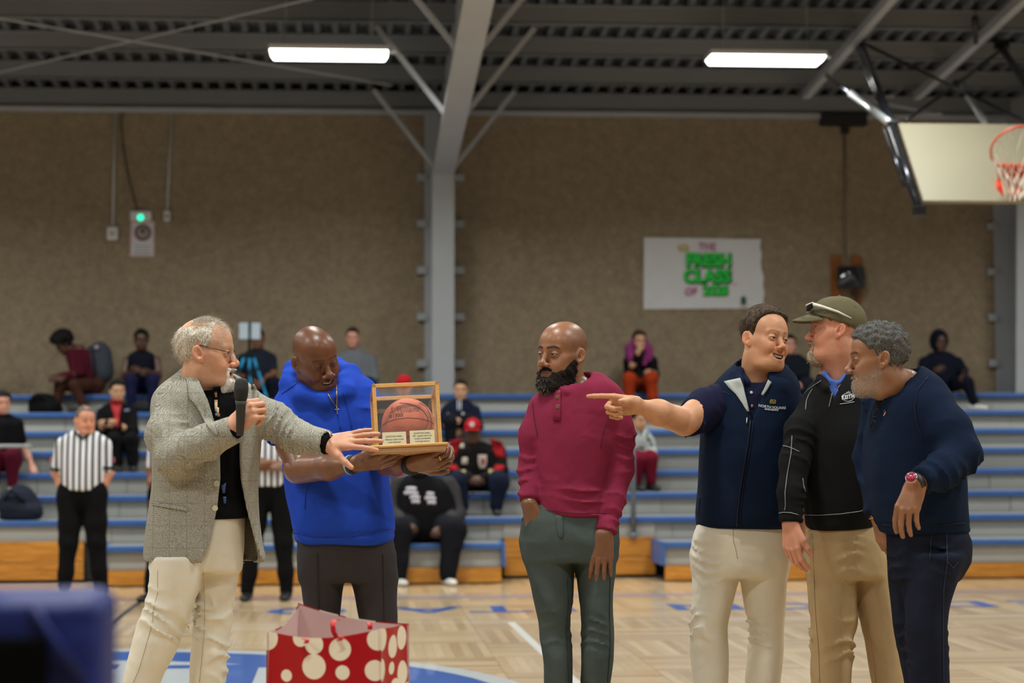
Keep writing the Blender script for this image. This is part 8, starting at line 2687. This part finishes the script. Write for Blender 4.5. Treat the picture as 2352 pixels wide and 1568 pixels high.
def letter_jacket(r, top, M, c, s, Y):
    cap_on((160, 26, 34), (206, 180, 176))(r, top, M, c, s, Y)
    rd = col_fab((150, 30, 36)); tn_ = col_fab((176, 160, 110)); wt = col_fab((186, 172, 160))
    for rows, mt in (([(1034, 1012, 1062, 1006), (1028, 1030, 1052, 1030), (1028, 1050, 1046, 1050)], rd), ([(1124, 1006, 1152, 1014), (1132, 1030, 1158, 1030), (1140, 1050, 1160, 1050)], rd),
                     ([(1028, 1068, 1048, 1066), (1030, 1078, 1054, 1080)], rd), ([(1138, 1066, 1160, 1068), (1132, 1080, 1156, 1080)], rd), ([(1052, 1082, 1068, 1078), (1056, 1092, 1070, 1090)], tn_), ([(1122, 1076, 1138, 1080), (1124, 1088, 1138, 1090)], tn_),
                     ([(1098, 1044, 1118, 1044), (1098, 1062, 1118, 1062), (1102, 1076, 1114, 1076)], wt), ([(1062, 1050, 1074, 1050), (1060, 1066, 1074, 1066)], wt), ([(1056, 1018, 1066, 1018), (1056, 1028, 1066, 1028)], wt)):
        patch(r, 'jacket_panel', top, rows, mt, Y - .6, Y + .2, nx=4, off=.004)
    cord(r, 'jacket_emblem', top, [(1108, 1054), (1112, 1060), (1106, 1064)], .012, rd, Y - .6, Y + .2, off=.010)


crowd(Y2, 'man in red cap and red-black patched leather jacket behind the display case', 1092, (1086, 990, -8, -8, 1.0, dict(skin=SK_DK, fat=.01)),
      [(1014, 1066, 1112, .02, .09), (1022, 1046, 1134, 0, .12), (1036, 1034, 1152, 0, .15), (1070, 1036, 1152, 0, .17), (1110, 1044, 1144, 0, .17)],
      [[(1044, 1036, 0, .085), (1036, 1082, -.1, .07), (1082, 1098, -.36, .042)], [(1144, 1036, 0, .085), (1152, 1082, -.1, .07), (1106, 1098, -.36, .042)]],
      [[(1070, 1112, -.05, .12), (1050, 1104, -.42, .1), (1062, 1172, -.4, .07)], [(1122, 1112, -.05, .12), (1148, 1104, -.42, .1), (1140, 1172, -.4, .07)]],
      col_fab((24, 20, 21)), col_fab((24, 30, 48)), SK_DK, None, dark=True, shoes=(M_SHOE_BLK, 0), z0=ROW_Z[2], top_extra=letter_jacket)


def print_a9(r, top, M, c, s, Y):
    w = simple('print_white2', (200, 196, 206), .8)
    for (x, y, l) in ((934, 1122, 22), (930, 1132, 30), (942, 1142, 22), (946, 1152, 18), (980, 1134, 16), (976, 1144, 24), (982, 1154, 18)):
        cord(r, 'shirt_print', top, [(x, y), (x + l / 2, y - 1), (x + l, y + 1)], .020, w, Y - .7, Y + .2)
    gs = col_fab((58, 56, 58))
    for l in ([J(918, 1112, Y, .09), J(914, 1128, Y, .095), J(902, 1180, Y - .08, .086), J(930, 1202, Y - .37, .052)], [J(1030, 1112, Y, .09), J(1034, 1128, Y, .095), J(1048, 1180, Y - .08, .086), J(1018, 1209, Y - .37, .052)]):
        shape(r, 'jacket_sleeve', lambda p: chain(p, l, .03) + wavy(p, 3, 24, .008), l, .12, .012, gs)
    bm_ = hair_mat('hair_a9', (16, 13, 12), (30, 26, 24), 90)
    o = dict(skin=SK_DK, fat=.014)
    hair_piece(r, 'beard', o, M, c, s, beard_layer(.008, .012), bm_, h=.007)


Y0c = ROW_Y[0] + .35
crowd(Y0c, 'heavy man in black printed tee and white sneakers on the lowest row', 975, (962, 1058, 0, -4, 1.05, dict(skin=SK_DK, fat=.014)),
      [(1092, 934, 992, .02, .10), (1102, 916, 1020, 0, .14), (1120, 908, 1038, 0, .18), (1170, 908, 1044, -.02, .23), (1215, 910, 1042, -.02, .24), (1240, 914, 1038, 0, .22)],
      [[(916, 1124, 0, .09), (902, 1180, -.08, .08), (932, 1204, -.4, .046)], [(1032, 1124, 0, .09), (1048, 1180, -.08, .08), (1016, 1212, -.4, .046)]],
      [[(945, 1242, -.05, .15), (918, 1238, -.45, .12), (916, 1318, -.52, .08)], [(1008, 1242, -.05, .15), (1042, 1234, -.45, .12), (1028, 1318, -.52, .08)]],
      col_fab((19, 18, 20)), col_fab((22, 22, 28)), SK_DK, ('short', (14, 12, 11), (30, 26, 24), .01), dark=True, shoes=(M_SHOE_WHT, 20), z0=ROW_Z[0], foot=0.0, top_extra=print_a9)
crowd(Y4, 'person in a red cap and jeans hidden behind the top of the display case', 928, (928, 888, -5, -4, .98, dict(skin=SK_W)),
      [(914, 912, 946, .02, .08), (924, 896, 962, 0, .1), (940, 888, 970, 0, .13), (980, 888, 970, 0, .15), (1024, 892, 966, 0, .16)],
      [[(892, 942, 0, .06), (886, 985, -.1, .05), (910, 990, -.3, .032)], [(964, 942, 0, .06), (972, 985, -.1, .05), (946, 992, -.3, .032)]],
      [[(912, 1022, -.05, .1), (902, 1010, -.42, .085), (902, 1064, -.4, .06)], [(944, 1022, -.05, .1), (954, 1010, -.42, .085), (954, 1064, -.4, .06)]],
      col_fab((130, 130, 134)), col_fab((40, 58, 96)), SK_W, None, shoes=(M_SHOE_BLU, 0), z0=ROW_Z[4], top_extra=cap_on((160, 24, 32)))


def floral(r, top, M, c, s, Y):
    for i in range(14):
        rs = np.random.RandomState(i)
        x, y = rs.uniform(1452, 1496), rs.uniform(992, 1038)
        cord(r, 'floral_print', top, [(x, y), (x + rs.uniform(-5, 5), y + rs.uniform(3, 8))], .012, simple('leaf_print', (52, 60, 52), .8), Y - .5, Y + .3)


crowd(Y3, 'person in pale leaf-print top and maroon trousers behind the pointing arm', 1474, (1466, 965, 30, -4, .95, dict(skin=SK_Y)),
      [(986, 1454, 1484, .02, .07), (996, 1446, 1494, 0, .1), (1010, 1440, 1500, 0, .12), (1050, 1442, 1498, 0, .14), (1072, 1444, 1498, 0, .15)],
      [[(1446, 1012, 0, .05), (1440, 1046, -.08, .042), (1460, 1046, -.3, .03)], [(1494, 1012, 0, .05), (1500, 1040, -.08, .042), (1470, 1046, -.32, .03)]],
      [[(1460, 1070, -.05, .1), (1466, 1052, -.42, .08), (1462, 1110, -.4, .055)], [(1486, 1070, -.05, .1), (1494, 1050, -.42, .08), (1496, 1112, -.4, .055)]],
      col_fab((160, 166, 166)), col_fab((104, 20, 40)), SK_Y, ('short', (24, 18, 16), (46, 36, 32), .02), shoes=(M_SHOE_BLK, 20), z0=ROW_Z[3], top_extra=floral)


# bags left on the rows
def bag(name, label, cat, px, py, Y, z, rx, ry, rz_, colr, strap=True):
    c = P(px, py, Y)
    t = empty(name, (c[0], Y, z), label, cat)

    def fn(p):
        d = ell(p, (c[0], Y, z + rz_ * .55), (rx, ry, rz_))
        d = smin(d, ell(p, (c[0] + rx * .5, Y - .03, z + rz_ * .35), (rx * .7, ry, rz_ * .6)), .05)
        d = d + wavy(p, 5, 26, .012)
        return smax(d, z + .002 - p[:, 2], .01)
    shape(t, 'body', fn, [(c[0], Y, z + rz_ * .6)], max(rx, rz_) * 1.8, .014, col_fab(colr))
    if strap:
        MB().tube([(c[0] - rx * .6, Y - ry * .8, z + rz_ * .9), (c[0] - rx * .2, Y - ry * 1.15, z + rz_ * 1.35), (c[0] + rx * .4, Y - ry * .9, z + rz_ * .8)], .014, 8).build('strap', col_fab(tuple(max(0, q - 8) for q in colr)), t, True)
    return t


bag('backpack', 'dark navy backpack slumped on a lower row at the left edge', 'backpack', 42, 1160, ROW_Y[1] + .3, ROW_Z[1], .20, .16, .22, (34, 38, 50))
bag('gym_bag', 'black bag on the step left of the hunched person', 'bag', 98, 930, ROW_Y[6] + .25, ROW_Z[6], .17, .14, .15, (18, 18, 20))
bag('gym_bag', 'small dark bag on the step below the sleeveless person', 'bag', 322, 932, ROW_Y[6] + .12, ROW_Z[6], .09, .08, .09, (40, 40, 44), False)
